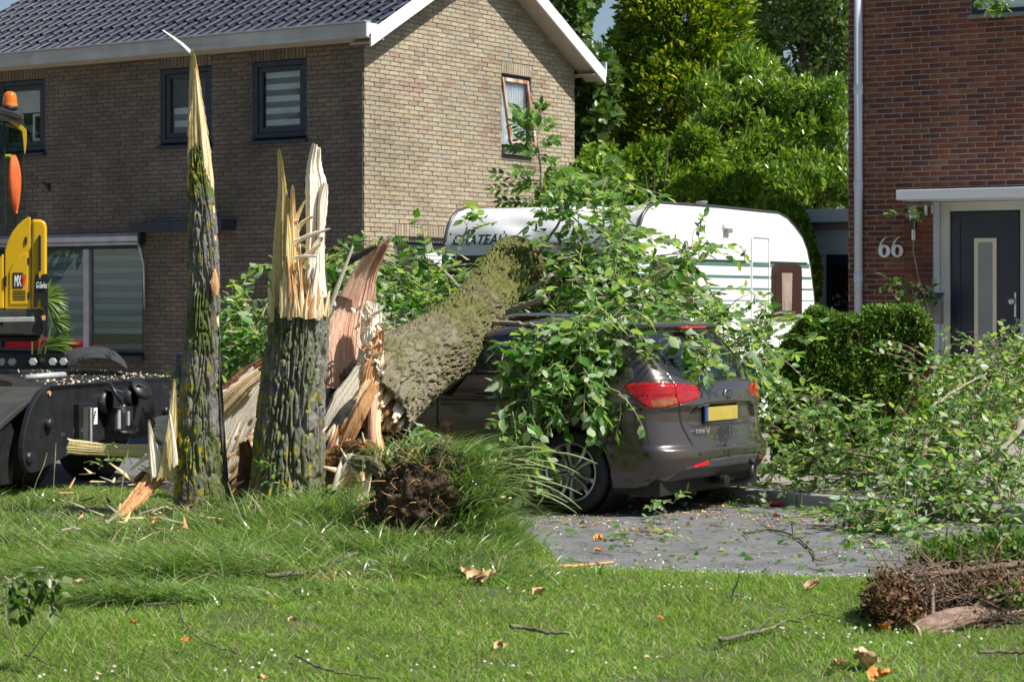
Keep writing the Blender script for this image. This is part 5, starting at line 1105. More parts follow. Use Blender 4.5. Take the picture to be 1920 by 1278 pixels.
mat('yew_spray', (1,1,1), rough=.5, spec=.4, scale=5, rand=[(.06,.13,.018),(.09,.18,.022),(.13,.23,.03),(.05,.11,.016),(.19,.28,.04)], translucent=(.22, (1.5,1.7,.4)))
mat('dead_spray', (1,1,1), rough=.85, spec=.15, scale=9, rand=[(.14,.075,.035),(.20,.115,.055),(.10,.055,.03),(.26,.17,.085),(.08,.045,.025)])
mat('fern_leaf', (1,1,1), rough=.4, spec=.45, scale=9, rand=[(.10,.20,.03),(.14,.27,.04),(.19,.32,.06),(.08,.17,.03)], translucent=(.35, (1.5,1.8,.4)))
class Crown:
    def __init__(s): s.p, s.d, s.n, s.s = [], [], [], []; s.tw = B()
    def spray(s, p, d, L=.45, n=11, size=.1, droop=.5, r=.0055, fan=.9, twigs=True):
        p = Vector(p); d = Vector(d).normalized(); pts = [p.copy()]; k = 5
        for i in range(k): d = (d+Vector((R.gauss(0, .13), R.gauss(0, .13), -droop*.22+R.gauss(0, .08)))).normalized(); p = p+d*(L/k); pts.append(p.copy())
        if twigs: s.tw.tube(pts, list(np.linspace(r, r*.35, k+1)), 4, caps=False)
        for j in range(n):
            t = (j+1)/n*k; i = min(int(t), k-1); q = pts[i].lerp(pts[i+1], t-i); ax = (pts[min(i+1, k)]-pts[i]).normalized()
            sd = ax.cross(Vector((R.gauss(0, .3), R.gauss(0, .3), 1))).normalized()*(1 if j % 2 else -1)
            dv = (ax*(.45+R.random()*.4)+sd*fan+Vector((0, 0, R.gauss(-.15, .35)))).normalized()
            nm = Vector((R.gauss(.15, .55), R.gauss(-.1, .55), R.choice((1, 1, 1, -.9))+R.gauss(0, .35)))
            s.p.append(q); s.d.append(dv); s.n.append(nm); s.s.append(size*(.45+.75*R.random()))
    def blob(s, px, py, Y, wx, wy, wY, n, L=.42, size=.1, droop=.5, main=None, nl=11):
        for _ in range(n):
            v = Vector((R.gauss(0, 1), R.gauss(0, 1), R.gauss(0, 1))); v = v/max(1, v.length/1.5)*.62
            c = P(px+v.x*wx, py+v.z*wy, Y+v.y*wY)
            d = Vector((R.gauss(0, .8), R.gauss(-.2, .6), R.gauss(.1, .6)))+(Vector(main) if main else Vector())
            s.spray(c, d, L*R.uniform(.6, 1.2), max(4, int(nl*R.uniform(.7, 1.2))), size, droop)
    def done(s, parent, m, twig_m, cap=300):
        o = parent.location; P_ = np.array([tuple(v-o) for v in s.p]); leafobjs('leaf', P_, [tuple(v) for v in s.d], [tuple(v) for v in s.n], s.s, m, parent, cap)
        if s.tw.v:
            s.tw.v = [tuple(Vector(v)-o) for v in s.tw.v]; tag(s.tw.obj('twigs', twig_m, parent, smooth=True), kind='stuff')
c = Crown()
for a in [(760,510,20.6,105,42,.5,60),(840,550,20.3,65,42,.4,32),(735,560,19.8,60,45,.4,34),(690,500,20.7,40,35,.4,14),(920,420,20.6,20,20,.2,3),(800,590,19.4,70,25,.4,18),
          (1090,405,19.5,80,45,.5,30),(1150,350,19.3,55,35,.4,15),(1110,500,19.0,95,60,.6,58),(1055,545,18.8,40,60,.4,22),(1170,440,19.2,55,45,.5,20),(1250,550,18.9,90,50,.6,40),(1170,565,18.6,85,40,.5,30),
          (1345,600,18.6,70,32,.5,22),(1400,650,18.4,50,55,.4,34),(1300,620,18.3,90,30,.4,26),(1440,600,18.8,30,40,.3,8),(1300,500,18.9,50,40,.3,9),(1280,470,18.8,35,30,.3,7)]: c.blob(*a, L=.42, size=.118, nl=10)
for a in [(1000,680,16.75,65,60,.25,44),(1060,710,16.6,62,38,.2,22),(985,790,16.5,40,55,.2,24),(985,855,16.35,30,24,.12,8),(1140,745,16.6,40,26,.15,8),(1110,650,16.8,75,36,.2,22),(1190,672,16.9,50,22,.2,8),(1250,640,17.1,70,30,.3,18),(1180,640,17.3,70,30,.3,16),(1110,612,16.75,105,26,.2,28),(1225,628,16.75,55,16,.15,8),(1310,630,17.1,50,14,.15,6),(1400,690,18.0,30,50,.3,18),(1070,650,16.7,60,40,.15,22),(1000,640,16.8,45,40,.15,16),(1180,570,17.0,90,24,.3,17)]: c.blob(*a, L=.30, size=.122, droop=1.1, main=(0,0,-.5), nl=9)
c.blob(775,830,16.15,50,45,.12,16, L=.22, size=.10, droop=1., main=(.2,0,-.4), nl=7)
c.blob(640,700,16.4,22,40,.1,7, L=.2, size=.085, nl=6); c.blob(640,640,16.7,22,40,.1,5, L=.2, size=.085, nl=6)
for px, py, Y in [(1312,420,18.6),(1318,455,18.6),(1345,560,18.2),(1420,545,18.1),(1395,470,18.3),(1425,572,18.1)]: c.blob(px, py, Y, 10, 9, .05, 2, L=.12, size=.075, nl=5)
for px, py, Y in [(1270,660,16.8),(1310,690,16.8),(1265,690,16.85),(1325,655,16.85),(1240,700,16.8)]: c.blob(px, py, Y, 22, 18, .08, 4, L=.18, size=.105, nl=5, droop=1)
c.done(FT, M['elm_leaf'], M['bark_twig'])
LB = empty('broken_branches', P(470, 640, 19.2), 0, label='leafy broken branches hanging low between the two stumps in front of the brown house', cat='branches')
c = Crown()
for a in [(455,610,19.0,42,50,.3,30),(500,500,19.4,22,28,.2,9),(470,680,18.8,45,40,.3,20),(640,500,19.9,40,45,.3,18),(625,600,19.5,25,60,.3,14),(430,560,19.2,18,40,.2,6),(500,640,18.8,20,60,.2,10)]: c.blob(*a, L=.34, size=.125, nl=8)
B().tube([P(430,720,18.9)-LB.location, P(470,640,19.1)-LB.location, P(505,560,19.3)-LB.location, P(560,500,19.6)-LB.location], [.012, .01, .007, .004], 6).obj('branch', M['bark_twig'], LB, smooth=True)
c.done(LB, M['elm_leaf'], M['bark_twig'], 150)
# round mossy log far behind, seen between stump and bark plate
lg = empty('log', P(632, 520, 20.6), 0, label='mossy limb stump showing just right of the thick stump behind the torn bark', cat='log')
barktube('bark', relp(tp([(655,620,20.8,34),(640,550,20.7,34),(632,505,20.6,33),(628,480,20.55,26),(626,470,20.5,8)]), lg), M['bark_brown'], lg, amp=.03, ridge=.035, nth=120, step=.012, mossf=moss_fallen, seed=9)
# heap of leafy branches at right
PB = empty('branch_pile', P(1700, 950, 17), 0, label='large heap of fallen leafy branches on the pavement in front of the clipped hedge', cat='branches')
c = Crown()
for a in [(1455,800,18.2,34,95,.35,40),(1440,700,18.5,26,80,.3,20),(1535,835,17.6,45,38,.3,22),(1620,800,17.6,50,25,.3,14),(1640,870,17.6,90,40,.4,34),(1540,880,18.1,80,30,.3,24),(1775,835,17.4,60,52,.6,70),(1865,775,17.8,65,58,.6,70),
          (1850,880,16.8,80,60,.5,76),(1740,920,16.3,90,45,.4,72),(1640,975,15.6,60,25,.3,34),(1700,980,15.3,50,20,.3,20),(1870,960,16.2,60,40,.4,34),(1800,690,19.0,95,35,.5,46),(1885,660,19.4,50,30,.4,30),(1700,845,18.0,40,35,.4,20),(1600,880,18.1,60,24,.3,20),(1440,860,18.3,25,40,.2,10)]: c.blob(*a, L=.44, size=.082, nl=10, main=(-.1,-.1,.25))
for px, py, Y, w in [(1560,775,17.2,26),(1530,745,17.3,24),(1655,800,17.2,26),(1610,790,17.2,20)]: 
    for _ in range(5):
        q = P(px+R.uniform(-w, w), py+R.uniform(-12, 12), Y); c.spray(q, (R.gauss(0, 1), -.3, R.gauss(.2, .5)), .16, 6, .105, .3)
c.done(PB, M['elm_leaf'], M['twig_brown'])
def limb(t, pts, r0, r1, m='bark_twig', name='branch'):
    S = smoothpath([list(tuple(P(*a)-t.location))+[0] for a in pts], 6*len(pts))[:, :3]; S = S+NR.normal(size=S.shape)*.005
    return B().tube([Vector(p) for p in S], list(np.linspace(r0, r1, len(S))), 8).obj(name, M[m], t, smooth=True)
for pts, r0, r1, m in [([(1920,790,16.9),(1870,850,16.7),(1800,870,16.8),(1740,900,16.7)], .035, .012, 'bark_twig'), ([(1540,840,17.5),(1600,850,17.4),(1662,858,17.3)], .012, .008, 'twig_brown'),
    ([(1505,880,17.9),(1545,845,17.7),(1570,800,17.6)], .022, .012, 'rotten_wood'), ([(1545,882,17.6),(1620,888,17.4),(1680,880,17.4)], .018, .008, 'twig_brown'), ([(1725,900,16.7),(1732,850,16.9),(1740,790,17.2)], .028, .012, 'twig_brown'),
    ([(1750,760,17.2),(1810,720,17.6),(1850,700,17.9)], .013, .006, 'bark_twig'), ([(1690,900,16.5),(1730,840,16.7),(1760,800,16.9)], .01, .004, 'twig_brown'), ([(1870,700,18.6),(1850,655,18.7),(1830,625,18.7),(1815,622,18.8)], .007, .002, 'twig_brown'),
    ([(1872,690,18.5),(1868,650,18.6),(1895,618,18.6),(1925,612,18.6)], .008, .003, 'twig_brown'), ([(1600,960,15.7),(1680,930,15.9),(1760,925,16.0)], .01, .004, 'bark_twig'), ([(1480,820,18.1),(1530,770,18.0),(1545,740,18.0)], .012, .005, 'twig_brown')]: limb(PB, pts, r0, r1, m)
# ------------------------------------------------------------------ clipped hedge
def crownshell(n, f, thick): ...
def fine(name, parent, pos, m, size, up=.3, shape=DIA, tri=DIAT, out=None, outw=.8, kind='stuff'):
    n = len(pos); d = rdir(n, up) if out is None else out*outw+rdir(n)*(1-outw*.4); s = size*(.6+.8*NR.rand(n))
    return tag(link(name, leafmesh(name, pos, d, rdir(n), s, shape, tri), m, parent), kind=kind)
HG = empty('hedge', (0, 0, 0), 0, label='clipped dark green hedge with bare brown patches, overhanging top, before house number 66', cat='hedge')
HGl = P(1600, 900, 19.6); HG.location = (HGl.x, HGl.y, 0)
def hedge_pts(n):
    t = NR.rand(n); zz = NR.rand(n)**.8; px = 1448+t*300; ztop = 1.50+.05*np.sin(t*9)-np.where(t < .25, (.25-t)*1.9, 0)-np.where(t > .9, (t-.9)*1.4, 0); z = .05+zz*(ztop-.05)
    over = np.where(t > .6, (t-.6)*2.2, 0)*np.clip(1.15-z, 0, 1)*1.3; px = px-over*110*(t > .6)
    Yf = 19.2+.18*fbm(px*.02, z*3, 0, 3); dep = np.abs(NR.normal(size=n))*.16; top = NR.rand(n) < .30
    Y = np.where(top, Yf+NR.rand(n)*.9, Yf+dep); z = np.where(top, ztop-np.abs(NR.normal(size=n))*.05+.05*fbm(px*.05, Y*4, 0, 2), z); Y = Y+.35*np.clip((1448+60-px)/60, 0, 1)
    return np.stack([(px-960)/FPX*Y-HG.location.x, Y-HG.location.y, z], -1)
hp = hedge_pts(76000); nb = fbm(hp[:, 0]*2.1+3, hp[:, 2]*2.1, hp[:, 1]*2, 3); brn = (nb > .545) | (NR.rand(len(hp)) < .05); brn &= hp[:, 2] < 1.42; gap = (nb > .60) & (hp[:, 2] < 1.25)
fine('foliage', HG, hp[~brn], M['yew_spray'], .043, .5); fine('dead_foliage', HG, hp[brn & ~gap], M['dead_spray'], .045, .2)
b = B()
for i in range(70):
    x0 = R.uniform(-.6, .6); b.tube([(x0*.5, .45, 0), (x0*.8, .35+R.uniform(-.2, .1), .5), (x0*1.05, R.uniform(-.2, .4), R.uniform(.9, 1.4))], [.014, .009, .004], 5, caps=False)
tag(b.obj('stems', M['twig_brown'], HG, smooth=True), kind='stuff')
B().box(-.55, .25, 0, .45, .75, 1.15).obj('dense_core', M['twig_brown'], HG, bevel=.15, seg=3)
# low shrub beyond the heap, right
def blobcrown(name, label, cat, centers, n, m, size, seedz=0, shape=DIA, tri=DIAT, up=.35, trunk=None, group=None, shell=.75, twig_m='twig_brown', noise=.35, outw=.0, limbs=14):
    """centers: (x,y,z, rx,ry,rz). Leaves fill noisy ellipsoids, denser near the outside, with gaps."""
    t = empty(name, (centers[0][0], centers[0][1], 0), 0, label=label, cat=cat, group=group); ctr = np.array(centers, float); vol = (ctr[:, 3]*ctr[:, 5])**1.0; cnt = (n*vol/vol.sum()).astype(int); out = []; outd = []
    for c_, k in zip(ctr, cnt):
        u = rdir(int(k*1.5)); rr = shell+(1-shell)*NR.rand(len(u))**.6; rr = np.where(NR.rand(len(u)) < .25, NR.rand(len(u))**.5, rr)
        wob = 1+noise*2*(fbm(u[:, 0]*2.2+c_[0], u[:, 1]*2.2+c_[1], u[:, 2]*2.2+c_[2], 3)-.45); p = c_[:3]+u*(rr*wob)[:, None]*c_[3:6]
        g = fbm(p[:, 0]*1.1, p[:, 2]*1.1, p[:, 1]*1.1, 3); k_ = g > .36; out.append(p[k_][:k]); outd.append(u[k_][:k])
    p = np.concatenate(out); u = np.concatenate(outd); k_ = p[:, 2] > .02; p, u = p[k_], u[k_]; p = p-np.array(t.location)
    fine('foliage', t, p, m, size, up, shape, tri, out=(u+np.array([0, 0, up]) if outw else None), outw=outw or .8)
    b = B(); tx_, ty_ = 0, 0; zt = max(c_[2] for c_ in ctr)
    b.tube([(0, 0, 0), (R.uniform(-.1, .1), .05, zt*.5), (R.uniform(-.15, .15), .05, zt)], [max(.05, zt*.018), zt*.012+.02, .02], 10)
    for i in range(limbs):
        c_ = ctr[i % len(ctr)]; e = Vector(c_[:3])-t.location+Vector((R.gauss(0, .5)*c_[3], R.gauss(0, .5)*c_[4], R.gauss(0, .5)*c_[5])); s0 = Vector((0, 0, min(zt*.6, max(.2, e.z*.5))))
        b.tube([s0, s0.lerp(e, .5)+Vector((0, 0, .1)), e], [zt*.006+.012, zt*.004+.008, .006], 6, caps=False)
    b.obj('trunk', M[twig_m], t, smooth=True); return t
def W3(px, py, Y, rx, ry, rY): q = P(px, py, Y); return (q.x, q.y, q.z, rx*Y/FPX, rY, ry*Y/FPX)
blobcrown('shrub', 'low leafy shrub under the blue front door at the right edge', 'shrub', [W3(1830,740,21.0,85,75,.5), W3(1920,720,21.2,60,70,.5), W3(1760,770,20.6,40,60,.4)], 9000, M['laurel_leaf'], .07, noise=.25)
# trees behind
blobcrown('tree', 'dark green deciduous tree rising behind the right roof edge of the brown house', 'tree', [W3(1068,30,35,34,70,1.2), W3(1110,150,34.8,45,60,1.), W3(1125,250,34.6,40,70,.9), W3(1062,60,41,36,110,1.8), W3(1130,230,40,60,90,1.5), W3(1100,330,39,60,70,1.3), W3(1060,-60,42,90,80,2), W3(1110,450,39,80,90,1.5)], 30000, M['oak_leaf'], .17, shape=LEAF, tri=LEAFT, noise=.3)
blobcrown('tree', 'grey green tall tree in the far back beside the red house wall', 'tree', [W3(1500,20,50,105,90,2), W3(1560,110,50,80,80,2), W3(1430,120,51,50,50,2), W3(1620,-30,52,120,90,2)], 17000, M['oak_leaf'], .19, noise=.35)
# golden conifer: drooping fans on a cone
GT = empty('conifer', (P(1260, 500, 37)).xy.to_3d(), 0, label='tall golden yellow conifer behind the caravan', cat='tree')
def conifer(t, Y, cxpx, rows, n, m, size, per=9):
    """rows: (py, halfwidth px)"""
    pyv, hw = np.array(rows, float).T; k = n//per; py = pyv.min()+(pyv.max()-pyv.min())*NR.rand(k)**.85; w = np.interp(py, pyv, hw)
    an = NR.rand(k)*2*math.pi; lump = 1+.5*(fbm(np.cos(an)*2.5+5, np.sin(an)*2.5, py*.022, 3)-.45)*2; r = w*Y/FPX*lump*(.72+.28*NR.rand(k)); inn = NR.rand(k) < .2; r = np.where(inn, r*NR.rand(k), r)
    c_ = np.stack([(cxpx-960)/FPX*Y+r*np.cos(an), Y+r*np.sin(an), CAMZ+(HOR-py)/FPX*Y], -1); o_ = np.stack([np.cos(an), np.sin(an), .35+0*an], -1)
    pos, dd = [], []
    for j in range(per):
        tt_ = j/per; pos.append(c_+o_*(tt_*size*1.6)+rdir(k)*size*.5); v = o_+rdir(k)*.75; v[:, 2] += -.25+.5*NR.rand(k); dd.append(v)
    pos, dd = np.concatenate(pos), np.concatenate(dd)
    o = link('foliage', leafmesh('foliage', pos-np.array(t.location), dd, rdir(len(pos)), size*(.6+.8*NR.rand(len(pos))), DIA, DIAT), m, t); tag(o, kind='stuff')
    z1 = CAMZ+(HOR-pyv.min())/FPX*Y; b = B(); b.tube([(0, 0, 0), (0, 0, z1*.5), (0, 0, z1)], [.22, .14, .02], 10)
    for i in range(40): a_ = R.uniform(0, 6.28); z_ = R.uniform(.5, z1*.95); rr_ = np.interp(HOR-(z_-CAMZ)*FPX/Y, pyv, hw)*Y/FPX*.8; b.tube([(0, 0, z_), (rr_*math.cos(a_)*.6, rr_*math.sin(a_)*.6, z_+.1), (rr_*math.cos(a_), rr_*math.sin(a_), z_+.25)], [.03, .02, .006], 5, caps=False)
    b.obj('trunk', M['twig_brown'], t, smooth=True)
GT.location.z = 0; conifer(GT, 37, 1283, [(-130,60),(0,100),(60,112),(120,130),(300,140),(560,160)], 60000, M['gold_spray'], .13)
blobcrown('shrub', 'big glossy leaved laurel between the golden conifer and the red house', 'shrub', [W3(1450,250,33,110,110,1.1), W3(1360,300,32.5,80,110,1.), W3(1550,280,33,70,130,1.1), W3(1480,370,32,110,80,1.), W3(1400,150,34,60,55,.8), W3(1570,400,31.5,50,90,.7), W3(1330,200,33.5,45,60,.7)], 42000, M['laurel_leaf'], .13, shape=LEAF*np.array([.55, 1, 1]), tri=LEAFT, up=1.0, noise=.5, shell=.6)
# bright conifer hedge behind the caravan
blobcrown('hedge', 'bright yellow green conifer hedge just behind the caravan roof', 'hedge', [W3(1200,400,29,70,85,.6), W3(1290,420,28.6,70,90,.6), W3(1390,440,28.2,70,90,.6), W3(1460,460,27.8,60,85,.6), W3(1490,520,27.6,45,90,.6), W3(1330,600,28.2,180,90,.5)], 52000, M['hedge_spray'], .075, up=.9, noise=.14, shell=.86, outw=.6)
blobcrown('shrub', 'loose feathery conifer shoots above the bright hedge', 'shrub', [W3(1225,320,30,60,55,.6), W3(1300,300,30.5,50,60,.6), W3(1180,360,29.5,50,50,.5), W3(1360,360,30,60,50,.6)], 15000, M['hedge_spray'], .10, up=1.2, noise=.5, outw=.4)
blobcrown('shrub', 'dark leafy shrub at the foot of the brick gable behind the caravan', 'shrub', [W3(1120,350,27.6,60,55,.5), W3(1060,370,27,50,40,.5), W3(1150,420,28,70,60,.5), W3(1130,300,29,35,40,.4)], 9000, M['laurel_leaf'], .11, shape=LEAF, tri=LEAFT, noise=.35)
# ash-like sapling in front of the gable window
SP = empty('sapling', P(1020, 520, 26.2).xy.to_3d(), 0, label='young ash sapling with feathery leaves in front of the open gable window', cat='tree')
SP.location.z = 0
def sp(px, py, dy=0): return P(px, py, 26.2+dy)-SP.location
stem = [sp(1022,520), sp(1018,400), sp(1015,330), sp(1008,265), sp(1012,215)]
B().tube([Vector((stem[0].x, 0, 0))]+stem, [.03, .025, .02, .014, .009, .004], 7).obj('stem', M['bark_twig'], SP, smooth=True)
p_, d_, n_, s_ = [], [], [], []; rb = B()
def pinnate(a, e, k=6, size=.13):
    a, e = Vector(a), Vector(e); rb.tube([a, a.lerp(e, .5)+Vector((0, 0, .03)), e], [.006, .004, .002], 4, caps=False); ax = (e-a).normalized(); sd = ax.cross(Vector((0, -.8, .6))).normalized()
    for i in range(k):
        q = a.lerp(e, (i+1.5)/(k+.6))
        for sg in (-1, 1): p_.append(q); d_.append(sd*sg*.8+ax*.65+Vector((0, R.gauss(0, .2), -.15))); n_.append(Vector((R.gauss(0, .35), -.7+R.gauss(0, .3), .8))); s_.append(size*(.8+.4*R.random()))
    p_.append(e); d_.append(ax); n_.append(Vector((0, -.6, .8))); s_.append(size)
for a, e in [((1012,215),(1014,198)),((1010,240),(985,215)),((1010,245),(1032,230)),((1009,262),(965,232)),((1009,268),(1040,262)),((1010,285),(960,275)),((1010,290),(1035,300)),((1014,320),(970,318)),((1014,325),(1062,318)),((1015,345),(930,325)),((1015,350),(925,355)),((1016,360),(1080,345)),((1017,375),(940,378)),((1017,380),(1070,372)),((1012,300),(975,262)),((1011,250),(1000,222)),((1018,395),(960,385)),((1018,398),(1075,390)),((985,215),(965,205)),((1016,340),(980,345)),((1016,345),(1040,335))]: pinnate(sp(*a), sp(*e, R.uniform(-.15, .15)))
leafobjs('leaf', [tuple(v) for v in p_], [tuple(v) for v in d_], [tuple(v) for v in n_], s_, M['fern_leaf'], SP, 300, shape=LEAF*np.array([.75, 1, 1]))
rb.obj('leaf_stalks', M['bark_twig'], SP, smooth=True)['kind'] = 'stuff'
# climber on the red wall
VN = empty('climbing_plant', h2w(.95, -.35, 2.0), 0, label='small climbing plant with lobed leaves on the pier right of number 66', cat='plant')
c = Crown()
for px, py, w, h, n in [(1705,545,45,22,14),(1700,400,10,12,3),(1690,398,14,10,3),(1735,555,26,20,7)]:
    for _ in range(n): c.spray(P(px+R.gauss(0, w*.5), py+R.gauss(0, h*.5), 25.0), (R.gauss(0, 1), -.4, R.gauss(0, .6)), .16, 5, .10, .3)
c.done(VN, M['elm_leaf'], M['twig_brown'], 60); B().tube([P(1745,590,25.05)-VN.location, P(1722,520,25.0)-VN.location, P(1712,470,25.05)-VN.location, P(1715,410,25.0)-VN.location], .006, 5).obj('stem', M['bark_twig'], VN)
VP = empty('climbing_plant', P(1855, 12, 24.6), 0, label='tuft of leaves hanging at the upper window sill of the red house', cat='plant')
c = Crown()
for _ in range(14): c.spray(P(1862+R.gauss(0, 12), 2+R.gauss(0, 8), 24.7), (R.gauss(0, 1), -.4, -.3), .16, 6, .10, .6)
c.done(VP, M['elm_leaf'], M['twig_brown'], 60)
# fan palm behind the machine
mat('palm_leaf', (1,1,1), rough=.35, spec=.5, scale=9, rand=[(.10,.19,.03),(.16,.25,.05),(.22,.30,.07),(.07,.14,.03)], translucent=(.3, (1.4,1.6,.4)))
def palm(label, base, fans, Y, hb=0.):
    t = empty('fan_palm', P(base[0], base[1], Y).xy.to_3d(), 0, label=label, cat='palm'); t.location.z = 0
    for (px, py, R_, a0, a1, n) in fans:
        c_ = P(px, py, Y)-t.location; b = B()
        B().tube([Vector((0, 0, .05)), Vector((c_.x*.4, 0, c_.z*.6)), c_], .008, 5).obj('leaf_stalk', M['palm_leaf'], t)
        for i in range(n):
            a = math.radians(a0+(a1-a0)*i/(n-1)+R.uniform(-2, 2)); L_ = R_*R.uniform(.85, 1.05)*Y/FPX; w = .018; d = Vector((math.cos(a), R.uniform(-.2, .2), math.sin(a))).normalized(); s = d.cross(Vector((0, -1, .3))).normalized(); pts = []
            m1 = c_+d*L_*.6; e = c_+d*L_+Vector((0, 0, -L_*R.uniform(.05, .25)))
            b.add([c_-s*.003, c_+s*.003, m1+s*w, m1-s*w, e, m1+Vector((0, .008, 0))], [(0, 1, 2, 5), (0, 5, 3), (5, 2, 4), (3, 5, 4)])
        b.obj('fan_leaf', M['palm_leaf'], t)
palm('fan palm with drooping leaves behind the yellow machine, before the large window', (60, 700), [(85,560,48,-70,75,16),(78,648,75,-12,42,15),(60,640,60,60,120,8),(98,600,40,-60,40,9)], 23.5)
palm('low fan palm between the tall left stem and the thick stump', (470, 720), [(470,665,60,100,185,12),(440,640,45,60,150,9),(455,690,50,120,200,10)], 20.0)
# trees on the street side, left, that the windows and the car paint mirror
for k_, (x, y, r) in enumerate([(-17, 12, 3.2), (-21, 21, 3.6), (-25, 31, 3.6), (-15, 2, 3.4), (-11, -8, 3.6), (-3, -13, 3.8)]):
    blobcrown('street_tree', ['round crowned street tree across the road, beyond the left edge', 'wide street tree beyond the left edge by the parked red car', 'street tree far along the road beyond the left edge', 'street tree near the camera on the left', 'street tree behind the camera on the left', 'street tree right behind the camera'][k_], 'tree', [(x, y, 4.6, r, r, 2.9), (x+.8, y+.6, 2.9, r*.7, r*.7, 1.9)], 2600, M['oak_leaf'], .5, noise=.2, group='street trees opposite', limbs=6)
# ------------------------------------------------------------------ excavator
mat('machine_black', (.011,.012,.014), (.02,.021,.024), rough=.42, spec=.5, scale=7, bump=.06, bscale=60, spots=[((.13,.125,.11), 38., .675), ((.07,.07,.07), 5., .64)])
mat('machine_yellow', (.62,.36,.008), (.66,.40,.012), rough=.35, spec=.5, coat=.4, scale=3); mat('machine_grey', (.035,.036,.032), (.055,.055,.048), rough=.5, scale=5)
mat('step_metal', (.40,.42,.42), (.50,.52,.52), rough=.5, metal=.3, scale=20); mat('beacon_amber', (.80,.22,.01), (.85,.30,.02), rough=.1, coat=1., scale=9, translucent=(.35, (1.2,1,.6)))
mat('amber_lens', (.85,.40,.12), rough=.2); mat('hi_vis_orange', (.80,.13,.03), (.85,.17,.05), rough=.8, scale=8); mat('hi_vis_yellow', (.45,.60,.05), rough=.8)
mat('label_white', (.75,.78,.8), rough=.5); mat('red_print', (.6,.03,.03), rough=.5); mat('sawdust', (.62,.50,.33), (.78,.68,.48), rough=.95, scale=40)
mat('cab_glass', (.7,.8,.78), rough=.02, trans=1, ior=1.25)
EX = empty('excavator', (-3.77, 18.0, 0), math.atan2(.963, .27), label='yellow wheeled excavator with black undercarriage, cut off by the left edge', cat='excavator')
# undercarriage: local x runs along the long black side plate, y to the left of it
ol = [(.001,.930),(-.12,.895),(-.209,.839),(-.30,.76),(-.37,.654),(-.42,.55),(-.449,.446),(-.445,.36),(-.414,.300),(-.355,.255),(-.281,.238),(-.18,.243),(-.073,.266),(.348,.342),(.85,.415),(1.198,.457),(2.334,.467),(2.334,.915)]
B().prism(ol, 'y', 0, .05).obj('side_plate', M['machine_black'], EX, bevel=.008)
def wloc(x, y): # world xy -> EX local
    v = Vector((x+3.77, y-18.0)); return (v.x*.27+v.y*.963, -v.x*.963+v.y*.27)
tp_ = [(.0, .0), (2.334, 0), wloc(-3.95, 21.9), wloc(-4.9, 22.3), wloc(-5.3, 22.2)]
B().prism([(x, y) for x, y in tp_], 'z', .872, .930).obj('top_plate', M['machine_black'], EX, bevel=.012)
B().prism([(.9, .05), (2.30, .05), wloc(-4.0, 21.8), wloc(-5.0, 22.1)], 'z', .40, .871).obj('frame_box', M['machine_black'], EX)
B().prism([(-.12,.52),(.9,.60),(.9,.84),(.3,.84),(-.15,.70)], 'y', .10, .30).obj('blade_arm', M['machine_black'], EX, bevel=.02)
B().prism([(-.55,.15),(-.35,.15),(-.30,.55),(-.40,.68),(-.60,.62)], 'y', .14, .62).obj('blade_link', M['machine_black'], EX, bevel=.02)
B().prism([(-.10,.80),(.30,.88),(.25,.91),(-.35,.76),(-.75,.60),(-.72,.56)], 'y', .10, .95).obj('arm_cover', M['machine_grey'], EX, bevel=.01)
B().lathe([(.0,-.05),(.035,-.05),(.05,-.035),(.05,.0)], (-.045, 0, .615), 'y', 24, cap=False).obj('pin_boss', M['machine_black'], EX, smooth=True)
B().lathe([(.0,-.03),(.03,-.03),(.055,-.01),(.055,.0)], (-.345, 0, .36), 'y', 24, cap=False).obj('pin_boss', M['machine_black'], EX, smooth=True)
B().lathe([(.0,-.04),(.03,-.04),(.045,-.02),(.045,.0)], (2.23, 0, .615), 'y', 24, cap=False).obj('pin_boss', M['machine_black'], EX, smooth=True)
B().cyl((-.02, -.006, .865), (0, 1, 0), .02, .02, 14).obj('plug', M['wood_orange'], EX)
fb = B(); fb.box(.43, -.05, .36, .70, 0, .76); fb.obj('slotted_box', M['machine_black'], EX, bevel=.006)
B().box(.49, -.055, .40, .67, -.049, .73).obj('slot', M['machine_grey'], EX); B().tube([(.60, -.07, .42), (.60, -.07, .72)], .012, 8).obj('slot_bar', M['step_metal'], EX)
for x in (.80, 1.415): 
    st = B().box(x-.055, -.006, .57, x+.055, -.002, .71).obj('sticker', M['label_white'], EX)
    for k in range(4): B().box(x-.03+.008*k, -.008, .60+.022*k, x-.01+.012*k, -.0065, .615+.022*k).obj('pictogram', M['machine_black'], st)
hd = B().box(1.0, -.10, .50, 1.36, 0, .70).obj('hitch_box', M['machine_black'], EX, bevel=.01); B().box(1.03, -.115, .52, 1.08, -.1, .68).obj('hitch_tab', M['step_metal'], hd); B().box(1.22, -.115, .54, 1.26, -.1, .66).obj('hitch_tab', M['step_metal'], hd)
B().tube([(1.02, -.14, .49), (1.18, -.17, .475), (1.34, -.14, .50)], .02, 8).obj('hitch_loop', M['machine_black'], hd, smooth=True)
for k, (x, z) in enumerate(((.97, .77), (1.48, .79))):
    s_ = B().lathe([(.07,-.06),(.10,-.06),(.10,0)], (x, 0, z-.02), 'y', 28, cap=False).obj('socket', M['machine_black'], EX, smooth=True)
    b = B().lathe([(.0,.0),(.105,.0),(.11,.012),(.105,.03),(.0,.03)], (0, 0, 0), 'z', 28, cap=False).obj('socket_cap', M['machine_black'], s_, smooth=True); b.location = (x+.02-.10*k*0, -.10, z+.05); b.rotation_euler = (.9, .6-(1.0*k), 0)
    B().tube([(x-.06, -.11, z+.10), (x+.10, -.13, z+.06)], .010, 6).obj('cap_rim', M['chrome'], s_)
ch = B()
